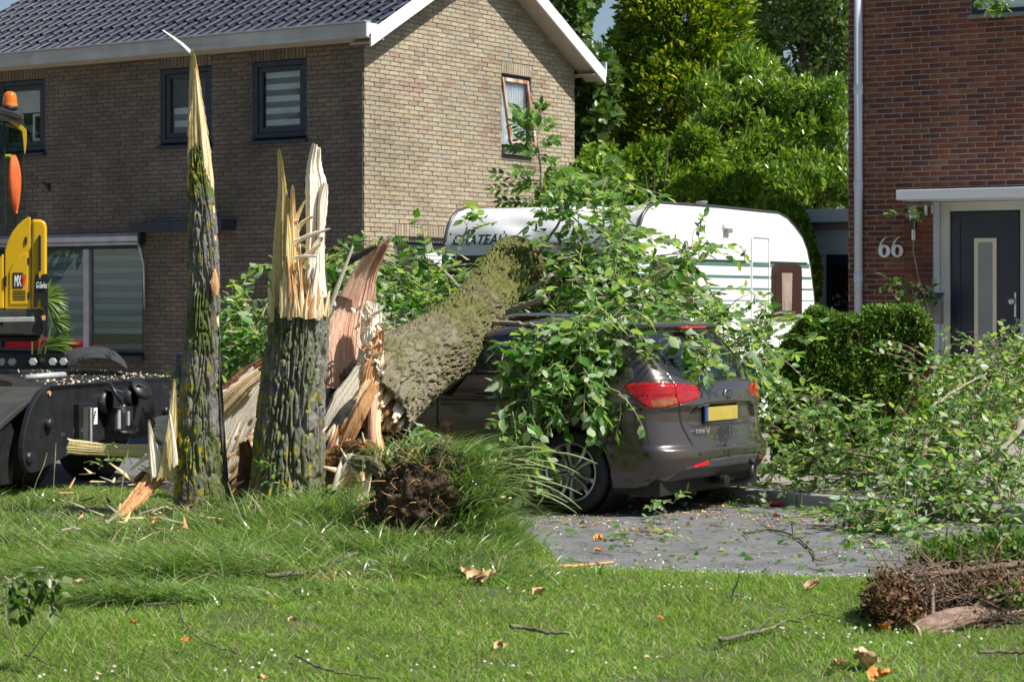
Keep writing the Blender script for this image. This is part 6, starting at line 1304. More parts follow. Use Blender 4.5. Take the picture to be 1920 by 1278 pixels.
for i in range(16): a = (i % 2)*HP; ch.tube([(1.22+.06*math.cos(i*.4), -.12, .47-i*.018+.006*j2) for j2 in (0, 2.6)], .004, 5)
tag(ch.obj('chain', M['step_metal'], EX), kind='stuff')
B().box(.6, .62, .93, 2.0, .66, 1.045) 
bb_ = P(0, 690, 21.6); 
def exl(px, py, Y): v = P(px, py, Y); a, b_ = wloc(v.x, v.y); return Vector((a, b_, v.z))
q0, q1 = exl(-30, 694, 21.6), exl(128, 690, 21.0); h_ = .145
br_ = B(); nrm_ = Vector((q1.x-q0.x, q1.y-q0.y, 0)).normalized().cross(Vector((0, 0, 1)))*.05
br_.add([q0, q1, q1+nrm_, q0+nrm_, q0+Vector((0,0,h_)), q1+Vector((0,0,h_)), q1+nrm_+Vector((0,0,h_)), q0+nrm_+Vector((0,0,h_))], [(0,3,2,1),(4,5,6,7),(0,1,5,4),(1,2,6,5),(2,3,7,6),(3,0,4,7)]).obj('bolted_bar', M['machine_black'], EX, bevel=.006)
for px in (3, 23, 62, 99, 119):
    c_ = exl(px, 678, 20.95 if px > 90 else 21.1); b = B().cyl((0, 0, 0), (0, 1, 0), .040, .05, 6).obj('bolt', M['step_metal'], EX, bevel=.006); b.location = c_; b.rotation_euler = (0, 0, -EX.rotation_euler[2])
# mudguard: arched plate with two slots
mg = B(); cols = [(126,700,20.7,668),(134,684,20.7,660),(150,672,20.7,654),(185,668,20.6,650),(215,674,20.55,655),(232,684,20.5,668),(243,694,20.5,682)]
V = []
for px, pyb, Y, pyt in cols: V += [exl(px, pyb, Y-.1), exl(px-4, pyt, Y+.5), exl(px-8, pyt-4, Y+1.3)]
F_ = []
for i in range(len(cols)-1): a = i*3; F_ += [(a, a+3, a+4, a+1), (a+1, a+4, a+5, a+2)]
mg.add(V, F_); g_ = mg.obj('mudguard', M['machine_grey'], EX, smooth=True); sm_ = g_.modifiers.new('t', 'SOLIDIFY'); sm_.thickness = .02; sm_ = g_.modifiers.new('s', 'SUBSURF'); sm_.levels = sm_.render_levels = 2
for px, py in ((152, 667), (158, 666), (200, 662), (206, 661)):
    B().add([exl(px, py-6, 20.72), exl(px+3, py-6, 20.72), exl(px+11, py+6, 20.40), exl(px+7, py+7, 20.40)], [(0, 1, 2, 3)]).obj('slot', M['black_plastic'], EX)
for (x, y) in ((.55, .75), (2.0, .75)):
    w_ = B().lathe([(.2,0),(.38,-.02),(.43,.03),(.44,.08),(.44,.28),(.40,.33),(.2,.33)], (0, 0, 0), 'y', 40).obj('wheel', M['rubber'], EX, smooth=True); w_.location = (x, .45, .44)
    B().lathe([(.0,.03),(.18,.0),(.2,-.02),(.22,0)], (0, 0, 0), 'y', 24, cap=False).obj('wheel_hub', M['machine_black'], w_, smooth=True)
sd = []
while len(sd) < 420:
    a, b_ = R.random()**.8, R.random(); p = Vector(tp_[0]).lerp(Vector(tp_[1]), a).lerp(Vector(tp_[4]).lerp(Vector(tp_[2]), a), b_**1.3); sd.append((p.x, p.y, .932))
tag(link('sawdust_flakes', leafmesh('sawdust_flakes', sd, rdir(len(sd))*[1, 1, .1], rdir(len(sd), 2.), .022*(.5+NR.rand(len(sd))), LEAF*np.array([2.2, 1, 1]), LEAFT), M['sawdust'], EX), kind='stuff')
hk_ = B().tube([(1.0, .75, .95), (1.15, .62, .965), (1.42, .60, .965), (1.5, .68, .96), (1.42, .76, .955), (1.2, .72, .955)], .028, 8).obj('lifting_hook', M['step_metal'], EX, smooth=True)
# upper structure
YU = 20.9
def U(px, py, Y=YU): v = P(px, py, Y); a, b_ = wloc(v.x, v.y); return (a, b_, v.z)
def slab(name, poly, m, d0, d1, parent=EX, bevel=.01, seg=2, Y=YU):
    """outline at distance Y, depth d0..d1 away from the viewer side"""
    n = len(poly); vs = [U(a, b_, Y+d0) for a, b_ in poly]
    rot = Vector((0, 1, 0)); e1 = wloc(-3.77-.215, 18.0+1); dv = Vector((e1[0], e1[1], 0)); vs2 = [Vector(v)+dv*(d1-d0) for v in vs]
    b = B(); b.add(vs+[tuple(v) for v in vs2], [tuple(range(n))[::-1], tuple(range(n, 2*n))]+[(i, (i+1) % n, n+(i+1) % n, n+i) for i in range(n)]); return b.obj(name, M[m], parent, bevel=bevel, seg=seg)
cover = slab('engine_cover', [(9,579),(9,470),(14,452),(22,436),(32,423),(43,413),(54,406),(57.5,408),(57.5,579)], 'machine_yellow', 0, .9, bevel=.018, seg=3)
slab('side_cover', [(-60,579),(-60,560),(-20,510),(0,482),(7,474),(8,579)], 'machine_yellow', .0, .8, bevel=.015, seg=3)
slab('rear_cover', [(59,579),(59,411),(74,411),(82,413),(86,418),(88,427),(88,513),(88,579)], 'machine_yellow', -.01, .85, bevel=.03, seg=4)
dr_ = slab('service_door', [(18,570),(18,508),(25,493),(35,481),(50,473),(52,477),(52,570)], 'machine_yellow', -.012, 0, cover, bevel=.006)
for k in range(4): slab('louvre', [(24,545+k*5),(48,545+k*5),(48,547.2+k*5),(24,547.2+k*5)], 'machine_black', -.016, -.011, dr_, bevel=0)
slab('badge_plate', [(24,511),(43,511),(43,540),(24,540)], 'black_plastic', -.018, -.011, dr_, bevel=0)
er = math.atan2(.963, .27)
for s_, px, m_, w_ in (('MX', 26.8, 'label_white', .31), ('1', 39.6, 'red_print', .34), ('7', 42.6, 'red_print', .42)):
    text(s_, 'lettering', M[m_], dr_, .145, U(px, 536, YU-.022), (HP, 0, -er), .001, 0, .92, (w_, 1), .004)
text('G-Series', 'lettering', M['label_white'], EX, .085, U(67, 540, YU-.05), (HP, 0, -er), .001, .2, .9, (.40, 1), .001)
slab('black_panel', [(62,576),(64,535),(66.5,513.5),(72,514),(74,522),(77,524),(79,514),(90,513),(90,632),(82,632),(82,576),(76.5,576),(76.5,562),(73,557),(70,562),(70,576)], 'machine_black', -.035, .03, bevel=.004)
slab('handle', [(72,450),(72,442),(74.5,439),(77,442),(77,508),(72,508)], 'black_plastic', -.05, -.015, bevel=.006)
slab('lock', [(46,453),(48,443),(51,445),(50.5,457),(48.5,460)], 'black_plastic', -.012, 0, cover, bevel=.003)
for y_ in (483, 548): slab('hinge', [(51.5,y_),(55,y_),(55,y_+12),(51.5,y_+12)], 'black_plastic', -.015, 0, cover, bevel=.002)
slab('hinge', [(8.5,516),(12.5,518),(12.5,537),(8.5,537)], 'black_plastic', -.015, 0, cover, bevel=.002)
slab('frame_skirt', [(-60,580.5),(81,580.5),(81,622),(76,629),(-60,629)], 'machine_grey', -.0, 1.0, bevel=.012)
slab('belly_plate', [(-60,630),(78,630),(68,640),(-60,642)], 'machine_black', .1, 1.0, bevel=.01)
stp = slab('step', [(-60,596),(64,594),(64,603),(9,604),(-60,604)], 'step_metal', -.32, -.05, bevel=.006); slab('step_bracket', [(0,604),(6,604),(6,611),(0,611)], 'machine_black', -.2, -.1, stp)
slab('indicator_lamp', [(74,592),(78,591),(78,600),(74,600)], 'machine_black', -.04, 0); slab('lamp_lens', [(78.2,591.5),(85,591.5),(85,600),(78.2,600)], 'amber_lens', -.045, -.04)
slab('bracket', [(54,395),(72,394),(72,408),(54,408)], 'machine_black', .2, .25)
# cab
YC = 21.3
def cslab(*a, **k): return slab(*a, Y=YC, **k)
cab = cslab('cab_roof', [(-80,196),(0,201),(44,215),(44,226),(30,223),(0,214),(-80,212)], 'machine_grey', -.15, 1.1, bevel=.01)
for poly in ([(-80,222),(0,226),(20,230),(41,243),(44,290),(51,403),(49,403),(42,290),(39.5,246),(19,233),(0,229),(-80,225)], [(5,229),(9,229),(12,420),(8,440),(6,440),(8,400)]): cslab('cab_frame', poly, 'black_plastic', -.02, .03, bevel=.003)
cslab('cab_glass', [(-80,226),(0,229),(19,233),(39.5,246),(42,290),(49,403),(30,425),(9,470),(-80,560)], 'cab_glass', .0, .006, bevel=0)
cslab('cab_pillar', [(16,226),(21,226),(42,236),(49,243),(50,250),(49.5,268),(47,288),(45.5,288),(43,262),(41,246),(24,233)], 'machine_yellow', -.06, .06, bevel=.01)
cslab('cab_back', [(-80,230),(-2,234),(38,246),(41,290),(30,430),(-80,430)], 'cab_glass', 1.0, 1.006, bevel=0)
for py in (248, 388): cslab('door_hinge', [(1.5,py),(9,py-1),(9,py+15),(1.5,py+16)], 'machine_black', -.05, .01, bevel=.003)
bc = empty('beacon', P(19, 207, YC-.0), 0, label='orange rotating beacon on top of the excavator cab', cat='beacon light'); s_ = YC/FPX
B().lathe([(.0,.0),(13*s_,.0),(14.2*s_,3*s_),(14*s_,7*s_),(13*s_,8*s_)], (0, 0, 0), 'z', 28, cap=False).obj('base', M['machine_black'], bc, smooth=True)
B().lathe([(13.6*s_,7*s_),(13.6*s_,12*s_),(12.3*s_,25*s_),(10.5*s_,32*s_),(6*s_,35*s_),(.0,36*s_)], (0, 0, 0), 'z', 28, cap=False).obj('lens', M['beacon_amber'], bc, smooth=True)
B().lathe([(13.7*s_,7*s_),(14.1*s_,8*s_),(13.9*s_,11*s_),(13.6*s_,12*s_)], (0, 0, 0), 'z', 28, cap=False).obj('lens_collar', M['hi_vis_orange'], bc, smooth=True)
# orange work jacket hanging in the cab
jk = empty('jacket', P(28, 300, YC+.35), 0, label='bright orange work jacket hanging behind the excavator cab glass', cat='jacket')
prf = [(290,9),(297,14),(310,20),(330,24),(350,23),(370,19),(388,13),(402,5)]; V = []; n = 16
for k, (py, w) in enumerate(prf):
    for i in range(n):
        a = 2*math.pi*i/n; fold = 1+.16*math.sin(3*a+k*.5); V.append((( (22+min(k, 5)*1.7-19+4-6)*.0+(24+k*.9-28)+w*.5*math.cos(a)*fold)*s_, .09*math.sin(a)*fold*(w/20), (300-py)*s_))
B().add(V, [(k*n+i, k*n+(i+1) % n, (k+1)*n+(i+1) % n, (k+1)*n+i) for k in range(len(prf)-1) for i in range(n)]+[tuple(range(n)), tuple((len(prf)-1)*n+i for i in range(n))[::-1]]).obj('cloth', M['hi_vis_orange'], jk, sub=1)
B().box(-20*s_, -.07, 4*s_, -5*s_, .05, 10*s_).obj('collar_band', M['hi_vis_yellow'], jk, bevel=.01)
# red van parked beyond the left edge (seen mirrored in the large window)
VN2 = empty('car', (-15.4, 32.45, 0), math.radians(-100), label='red car parked beyond the left edge, mirrored in the large window', cat='car'); mat('van_red', (.55,.01,.03), (.6,.012,.035), rough=.25, coat=1.)
B().prism([(-2.2,.3),(2.3,.3),(2.36,.7),(2.15,.92),(1.0,1.03),(.3,1.45),(-1.5,1.5),(-2.1,1.05),(-2.25,.8)], 'y', -.9, .9).obj('body', M['van_red'], VN2, bevel=.08, seg=3)
B().prism([(.85,1.06),(.25,1.39),(-1.35,1.42),(-1.6,1.06)], 'y', -.915, .915).obj('side_window', M['glass_dark'], VN2, bevel=.01)
for x in (-1.5, 1.4):
    for y in (-.93, .73): w_ = B().lathe([(.0,0),(.2,0),(.21,-.01),(.32,0),(.33,.2),(.0,.2)], (x, y, .33), 'y', 24, cap=False).obj('wheel', M['rubber'], VN2, smooth=True)
# ------------------------------------------------------------------ earth clod with grass
CL = empty('earth_clod', G(780, 1004, .1), 0, label='torn up clod of dark earth with a tuft of long grass, right of the stumps', cat='earth clod')
cc = 0; u = np.linspace(0, math.pi, 90); v = np.linspace(0, 2*math.pi, 150, endpoint=False); Ug, Vg = np.meshgrid(u, v, indexing='ij')
nx_, ny_, nz_ = np.sin(Ug)*np.cos(Vg), np.sin(Ug)*np.sin(Vg), np.cos(Ug)
rr_ = 1+.9*(fbm(nx_*1.8+3, ny_*1.8, nz_*1.8, 3)-.45)+.55*(fbm(nx_*7, ny_*7, nz_*7, 4)-.45)+.10*(vnoise(nx_*26, ny_*26, nz_*26)-.5)
Vc = np.stack([.03+nx_*rr_*.33, ny_*rr_*.32, .20+nz_*rr_*.40*np.where(nx_ > 0, 1., .82)], -1)+np.array([0.02, .25, 0]); idx = np.arange(Ug.size).reshape(Ug.shape)
Fc = np.stack([idx[:-1], np.roll(idx, -1, 1)[:-1], np.roll(idx, -1, 1)[1:], idx[1:]], -1).reshape(-1, 4)
mat('earth_dark', (.035,.023,.016), (.14,.09,.058), rough=1, scale=11, bump=1, bscale=55, bdist=.03, spots=((.20,.10,.045), 13., .60))
link('earth', npmesh('earth', Vc.reshape(-1, 3), Fc), M['earth_dark'], CL, smooth=True)
rb = B()
for i in range(90):
    a, e_ = R.uniform(0, 6.28), R.uniform(.4, 2.2); d = Vector((math.sin(e_)*math.cos(a), -abs(math.sin(e_)*math.sin(a)), math.cos(e_))); p = Vector((.02, .25, .20))+Vector((d.x*.34, d.y*.31, d.z*.37))*R.uniform(.9, 1.1); pts = [p]
    for k in range(4): d = (d+Vector((R.gauss(0, .6), R.gauss(0, .4), R.gauss(-.25, .5)))).normalized(); p = p+d*R.uniform(.02, .05); pts.append(p)
    rb.tube(pts, [.0035, .003, .0025, .002, .0012], 3, caps=False)
tag(rb.obj('fine_roots', M['wood_orange'], CL), kind='stuff')
def tuftp(n, cx, cy, cz, sx, sy, sz, az0, azs, l0, l1, lean, w, parent):
    x = cx+NR.normal(size=n)*sx; y = cy+NR.normal(size=n)*sy; z = cz+NR.normal(size=n)*sz; return blades('grass_tuft', x, y, z, l0+(l1-l0)*NR.rand(n), w*(.6+.7*NR.rand(n)), lean*(.6+.8*NR.rand(n)), .6+.7*NR.rand(n), M['long_grass_blade'], 5, az0+NR.normal(size=n)*azs, parent=parent)
tuftp(800, .14, .26, .48, .15, .12, .04, .1, 1.4, .10, .34, .5, .010, CL); tuftp(1100, .36, .15, .24, .09, .14, .11, -.1, 1.2, .10, .40, .6, .010, CL); tuftp(260, -.1, .26, .48, .15, .1, .03, 1.4, 1.2, .1, .25, .3, .007, CL)
tuftp(800, -.05, -.10, -.08, .26, .06, .02, 1.5, 2., .14, .36, .3, .010, CL); tuftp(900, .38, .05, .03, .14, .16, .06, -.2, .9, .12, .34, .5, .008, CL)
# seed heads arching to the right over the road
mat('seed_head', (.22,.27,.10), (.36,.38,.18), rough=.7, scale=40)
for i in range(15):
    q = Vector((.2+R.uniform(-.1, .15), .15, .25+R.uniform(-.1, .12))); L_ = R.uniform(.55, .95); el = R.uniform(.25, .9); pts = [q]; d = Vector((math.cos(el), R.uniform(-.25, .1), math.sin(el)))
    for k in range(9): q = q+d*L_/9; d = (d+Vector((0, 0, -.14))).normalized(); pts.append(q)
    B().tube(pts, [.0022]*7+[.005, .0045, .002], 4, caps=False).obj('grass_stalk', M['seed_head'], CL, smooth=True)
for i, (px, py, h) in enumerate([(60,905,.24),(100,900,.30),(42,880,.34),(215,1000,.5),(470,1000,.30)]):
    g0 = G(px, py+25, .1); t = empty('grass_stalk', g0, 0, label=['tall grass seed stalk before the black blade arm, leftmost', 'second grass seed stalk left of the machine wheel', 'long leaning grass stalk crossing the black side plate', 'thin upright grass stalk in front of the curved torn plank', 'short grass stalk rising between the two stumps'][i], cat='grass')
    lx = R.uniform(-.12, .12); B().tube([(0, 0, 0), (lx*.4, 0, h*.5), (lx, 0, h), (lx*1.3, 0, h+.10)], [.003, .0025, .005, .002], 5).obj('stalk', M['seed_head'], t)
# broadleaf weeds
def weed(px, py, label, leaves_, size, z=.12, spread=(30, 20), m='fern_leaf', Y=None):
    q = G(px, py, z) if Y is None else P(px, py, Y); t = empty('weed', q, 0, label=label, cat='weed'); c = Crown()
    for _ in range(leaves_): c.spray(P(px+R.gauss(0, spread[0]), py-12+R.gauss(0, spread[1]), q.y+R.uniform(-.1, .1)), (R.gauss(0, .7), -.5, .8), .10, 3, size, .4)
    c.done(t, M[m], M['bark_twig'], 60)
weed(205, 880, 'small leafy sprout in front of the curved torn plank', 6, .06, spread=(14, 14), Y=15.5); weed(505, 905, 'two pale leaves sprouting at the foot of the thick stump', 4, .09, spread=(18, 8), Y=15.0)
weed(700, 960, 'broad leaved weed right of the thick stump, left of the clod', 10, .08, spread=(30, 25), Y=15.3); weed(620, 950, 'low leaves at the right foot of the thick stump', 6, .08, spread=(25, 15), Y=15.2)
weed(850, 960, 'small round leaf weed on the clod', 2, .05, spread=(10, 6), Y=15.4); weed(330, 745, 'twig of green leaves beside the tall stem above the torn wood', 7, .07, spread=(10, 35), Y=15.9, m='elm_leaf')
weed(360, 1010, 'tiny leaf weeds in the grass before the tall stem', 7, .035, spread=(60, 15), Y=14.6)
# dark foreground sprig at the left edge, out of focus
SG = empty('sapling', G(40, 1250, 0), 0, label='dark out of focus leaf sprig in the foreground at the left edge', cat='plant'); c = Crown()
for px, py, n in [(15,1085,8),(35,1120,4),(88,1085,8),(98,1110,4),(10,1130,4)]:
    for _ in range(n): c.spray(P(px+R.gauss(0, 12), py+R.gauss(0, 12), 9.4), (R.gauss(0, .7), 0, R.gauss(-.4, .4)), .06, 3, .075, .4)
c.done(SG, M['oak_leaf'], M['bark_twig'], 80)
for a in ((5,1090),(88,1085)): B().tube([Vector((0, 0, 0)), P(a[0]+8, 1170, 9.6)-SG.location, P(*a, 9.6)-SG.location], .003, 5).obj('stem', M['bark_twig'], SG)
# ------------------------------------------------------------------ dead conifer branches, bottom right
DP = empty('cut_conifer', G(1790, 1200, 0), 0, label='pile of cut brown conifer branches with a sawn log end, bottom right on the lawn', cat='branch pile')
def dl(pts, r, m='bark_reddish', name='branch', n=8):
    S = smoothpath([list(tuple(P(a, b_, Y)-DP.location))+[0] for a, b_, Y in pts], 6*len(pts))[:, :3]; S = S+NR.normal(size=S.shape)*.003; k = len(S); rs = np.interp(np.linspace(0, 1, k), np.linspace(0, 1, len(r)), r)*(1+.12*(NR.rand(k)-.5)); return B().tube([Vector(p) for p in S], list(rs), n).obj(name, M[m], DP, smooth=True)
mat('bark_reddish', (.16,.105,.075), (.30,.21,.155), rough=.9, scale=18, stretch=(1, 1, 2), bump=.7, bscale=50, spots=((.36,.25,.19), 12., .60)); mat('log_end', (.34,.30,.17), (.46,.38,.22), rough=.8, scale=20, spots=((.20,.16,.08), 12., .6))

lg_ = barktube('log', relp(tp([(1716,1190,10.55,21),(1745,1176,10.6,24),(1790,1160,10.7,22),(1830,1152,10.8,17),(1880,1148,10.9,13),(1960,1140,11.0,10)]), DP), M['bark_reddish'], DP, amp=.006, ridge=.03, nth=80, step=.008, seed=3, lump=.003)
ce = P(1715, 1191, 10.54)-DP.location; B().cyl(ce+Vector((-.012,-.01,0)), (-.85, -.5, .1), .057, .014, 24).obj('sawn_end', M['log_end'], lg_)
dl([(1718,1078,11.0),(1790,1072,11.0),(1860,1062,11.0),(1960,1052,11.0)], [.015,.017,.018,.020]); dl([(1747,1166,10.65),(1748,1120,10.7),(1751,1094,10.75)], [.012,.010,.007])
dl([(1810,1158,10.75),(1850,1120,10.8),(1900,1105,10.85),(1960,1100,10.9)], [.014,.012,.010,.008]); dl([(1800,1165,10.7),(1840,1135,10.8),(1900,1118,10.85),(1950,1108,10.9)], [.010,.009,.007,.006])
dl([(1680,1090,10.9),(1720,1105,10.8),(1745,1118,10.8)], [.006,.007,.006]); dl([(1730,1030,11.5),(1740,1050,11.3),(1748,1068,11.1)], [.004,.005,.005]); dl([(1778,1172,10.7),(1768,1190,10.5),(1775,1206,10.4)], [.012,.008,.004])
tb = B()
for i in range(520):
    px, py = R.uniform(1665, 1930), 0; t_ = (px-1665)/265; py = R.uniform(1055-10*t_, 1190-10*t_); q = P(px, py, 10.75+R.uniform(0, .6)*(1-(py-1050)/160))-DP.location; d = Vector((R.gauss(0, 1), R.gauss(0, .6), R.gauss(.1, .55))).normalized(); pts = [q]; L_ = R.uniform(.06, .28)
    for k in range(5): d = (d+Vector((R.gauss(0, .22), R.gauss(0, .22), R.gauss(0, .22)))).normalized(); q = q+d*L_/5; q.z = max(q.z, .03); pts.append(q.copy())
    r0 = R.choice((.0018, .0025, .004)); tb.tube(pts, list(np.linspace(r0, r0*.5, 6)), 4, caps=False)
tag(tb.obj('dead_twigs', M['bark_reddish'], DP, smooth=True), kind='stuff')
def need(nm, pts, m, sz, up):
    return fine(nm, DP, pts, m, sz, up, shape=NEED*np.array([2.2, 1, 1]))
def dpts(n, px0, px1, py0, py1, Y0, Y1):
    px = px0+(px1-px0)*NR.rand(n); py = py0+(py1-py0)*NR.rand(n); Y = Y0+(Y1-Y0)*NR.rand(n); return np.stack([(px-960)/FPX*Y, Y, np.maximum(CAMZ+(HOR-py)/FPX*Y, .02)], -1)-np.array(DP.location)
def gau(n, px, py, Y, w, h, d): 
    v_ = NR.normal(size=(n, 3))*.5; Yy = Y+v_[:, 1]*d; return np.stack([(px+v_[:, 0]*w-960)/FPX*Yy, Yy, np.maximum(CAMZ+(HOR-(py+v_[:, 2]*h))/FPX*Yy, .02)], -1)-np.array(DP.location)
need('dead_foliage', np.concatenate([gau(11000, 1672, 1130, 10.9, 38, 42, .3), gau(1800, 1700, 1165, 10.8, 40, 25, .2), gau(1500, 1850, 1090, 11.2, 100, 30, .4), gau(1300, 1850, 1030, 11.6, 90, 14, .3)]), M['dead_spray'], .030, -.4)
need('green_foliage', np.concatenate([gau(4200, 1800, 1040, 11.6, 70, 22, .4), gau(3500, 1890, 1030, 11.7, 60, 30, .4), gau(1200, 1655, 1110, 11.1, 20, 22, .2), gau(900, 1700, 1170, 10.9, 30, 16, .2), gau(800, 1890, 1120, 11.0, 50, 20, .2)]), M['yew_spray'], .042, .6)
need('inner_needles', gau(6000, 1830, 1120, 11.35, 110, 34, .2), M['dead_spray'], .035, .1)
# ------------------------------------------------------------------ sticks, twigs, dead leaves, chips
mat('stick_grey', (.075,.07,.048), (.17,.16,.11), rough=.9, scale=24, bump=.4, spots=((.20,.22,.06), 14., .6)); mat('dry_leaf', (.40,.26,.12), (.60,.46,.28), rough=.8, scale=14); mat('orange_leaf', (.55,.20,.04), (.62,.30,.08), rough=.7, scale=14)
def stick(label, pts, r0, r1=None, m='stick_grey', lift=.02, side=()):
    t = empty('stick', G(pts[0][0], pts[0][1], lift), 0, label=label, cat='stick'); b = B(); W_ = [G(a, b2, lift+(h[0] if h else 0)) for a, b2, *h in pts]
    S = smoothpath([list(tuple(p-t.location))+[0] for p in W_], 7*len(W_))[:, :3]; S = S+NR.normal(size=S.shape)*.0022; B().tube([Vector(p) for p in S], list(np.linspace(r0, r1 or r0*.5, len(S))), 7).obj('wood', M[m], t, smooth=True)
    for sp_ in side: B().tube([G(a, b2, lift+(h[0] if h else 0))-t.location for a, b2, *h in sp_], [r0*.5, r0*.25] if len(sp_) == 2 else list(np.linspace(r0*.5, r0*.2, len(sp_))), 5).obj('side_twig', M[m], t, smooth=True)
stick('curved grey stick lying alone in the middle of the lawn', [(958,1172,.02),(985,1176),(1020,1184),(1068,1186)], .011, .007, lift=.06)
stick('forked mossy stick on the lawn right of centre', [(1350,1200),(1400,1188),(1440,1178),(1475,1162,.02)], .011, .006, lift=.06, side=[[(1418,1182),(1440,1160),(1470,1143,.03)],[(1500,1165,.03),(1475,1162,.02)]])
stick('thin grey twig behind the forked stick', [(1500,1160),(1530,1150),(1595,1162)], .005, .003, lift=.06); stick('short upright mossy twig before the cut conifer pile', [(1618,1112,.05),(1622,1140,.03),(1630,1165),(1640,1172)], .008, .005, lift=.05)
stick('long thin twig curving down the left lawn', [(270,1132),(330,1132),(345,1165),(380,1200),(450,1226)], .005, .003, lift=.05); stick('thin twig in the bottom centre of the lawn', [(555,1228),(600,1250),(660,1264),(720,1270)], .006, .003, lift=.05)
stick('lichen covered branch half hidden in grass right of the thick stump', [(500,1078),(560,1074),(600,1062),(670,1036,.02)], .014, .010, lift=.08); stick('pale torn stick at the edge of lawn and road', [(1010,1062),(1080,1060),(1148,1054)], .013, .009, m='wood_orange', lift=.03)
stick('mossy twig near the right bottom edge', [(1835,1222),(1880,1221),(1925,1224)], .009, .007, lift=.05); stick('tiny dark twig on the lawn at bottom left', [(45,1226),(70,1232),(90,1246)], .004, .003, lift=.04)
stick('forked green twig lying on the road', [(1395,998),(1440,992),(1490,1005),(1525,1035),(1530,1048),(1560,1046)], .009, .004, lift=.015, side=[[(1450,994),(1435,960,.05),(1420,930,.12)],[(1490,1003),(1500,965,.06),(1505,925,.12)],[(1540,1046),(1580,1030,.03),(1578,1010,.06)],[(1395,998),(1405,1010)]])
stick('pale bent twig beside the forked green twig on the road', [(1530,1058),(1560,1054),(1582,1050)], .005, .003, lift=.01); stick('thin dark twig on the road near the lawn edge', [(1600,1060),(1650,1062),(1698,1068)], .003, .002, lift=.008)
stick('thin dark straight twig on the road under the heap', [(1648,1049),(1680,1050),(1702,1053)], .004, .003, lift=.01); stick('short twig on the road left of the forked twig', [(1330,984),(1350,986),(1372,984)], .004, .003, lift=.01)
stick('short dark twig on the road before the rear wheel', [(1130,1012),(1165,1010),(1195,1012)], .004, .003, lift=.01)
def sprig(label, px, py, n, w, size, z=.02, h=0.): 
    q = G(px, py, z); t = empty('leafy_sprig', q, 0, label=label, cat='leaves'); c = Crown()
    for _ in range(n): g_ = G(px+R.gauss(0, w), py+R.gauss(0, 4), z+R.uniform(0, .04)); c.spray(g_+Vector((0, 0, h*R.random())), (R.gauss(0, 1), R.gauss(0, .6), .1+h*3), .14, 5, size, .5)
    c.done(t, M['elm_leaf'], M['twig_brown'], 60)
sprig('flat sprig of green leaves on the road right of the rear wheel', 1220, 998, 7, 20, .07); sprig('upright pale green sprig on the road below the bumper', 1255, 965, 8, 14, .06, h=.14); sprig('tall green sprig standing before the bumper reflector', 1300, 945, 6, 8, .06, h=.30)
sprig('small leaf clump on the road in the middle', 1178, 1015, 2, 6, .06); sprig('leaf litter under the tow bar', 1400, 935, 14, 40, .07); sprig('row of fresh leaves at the road side in front of the kerb', 1490, 952, 10, 45, .07); sprig('leaves lying on the pavement behind the kerb', 1470, 910, 12, 60, .07, z=.12)
sprig('leaf scraps along the road under the heap of branches', 1650, 1012, 14, 50, .075); sprig('dark leaf on the lawn near the road edge', 1385, 1118, 3, 8, .05, z=.05); sprig('green leaves lying below the car beside the wheel', 1190, 936, 8, 25, .06)
dv_ = [(1122,1010,'orange_leaf','curled orange leaf on the road before the car',.07),(1123,1034,'orange_leaf','flat brown leaf on the road nearest the lawn',.055),(1455,970,'orange_leaf','bright orange leaf scrap on the road by the kerb',.07),(937,1212,'dry_leaf','tan leaf standing in the middle lawn',.06),(1635,1243,'dry_leaf','large crumpled tan leaf at bottom right of the lawn',.14),
       (1570,1250,'dry_leaf','pale dry leaf left of the large crumpled leaf',.09),(1650,1272,'orange_leaf','orange tan leaf at the bottom right edge',.09),(900,1085,'dry_leaf','crumpled beige leaf at the front of the clod',.13),(875,1075,'dry_leaf','smaller brown leaf at the left of the crumpled beige one',.09),(1010,1112,'dry_leaf','broken tan leaf below the road edge',.08),
       (145,1095,'dry_leaf','tan wood chip in the left grass',.08),(252,1170,'orange_leaf','orange brown leaf on the left lawn',.055),(346,1202,'orange_leaf','small orange leaf on the left lawn below the twig',.04),(550,1164,'dry_leaf','small tan leaf in the centre left lawn',.05),(1654,1178,'orange_leaf','orange leaf before the cut conifer pile',.06),(1530,1100,'dry_leaf','brown leaf on the lawn by the road edge',.10),(1236,1160,'orange_leaf','tiny orange leaf on the lawn right of the grey stick',.04),(490,1274,'dry_leaf','leaf scrap at the bottom edge left of centre',.05)]
for i, (px, py, m, lab, s_) in enumerate(dv_):
    s_ *= .72
    z = .012 if m and 1000 < px < 1700 and py < 1070 else .055; q = G(px, py, z); t = empty('dead_leaf', q, 0, label=lab, cat='leaf'); k = 3 if s_ > .08 else 2
    for j in range(k):
        nu = 7; sg = R.random()*9; Vv = []
        for a in range(nu):
            for b_ in range(nu): x_, y_ = (a/(nu-1)-.5), (b_/(nu-1)-.5); w_ = 1-.6*abs(y_)*2; Vv.append((x_*s_*w_, y_*s_*1.2, s_*.8*(fbm(x_*2.5+sg, y_*2.5, i, 3)-.35)+x_*x_*s_*1.2))
        o = B().add(Vv, [(a*nu+b_, a*nu+b_+1, (a+1)*nu+b_+1, (a+1)*nu+b_) for a in range(nu-1) for b_ in range(nu-1)]).obj('leaf_blade', M[m], t, smooth=True); o.location = (R.uniform(-.3, .3)*s_*(k-1), R.uniform(-.2, .2)*s_, .005); o.rotation_euler = (R.uniform(-.5, .5)+.3, R.uniform(-.5, .5), R.uniform(0, 6))
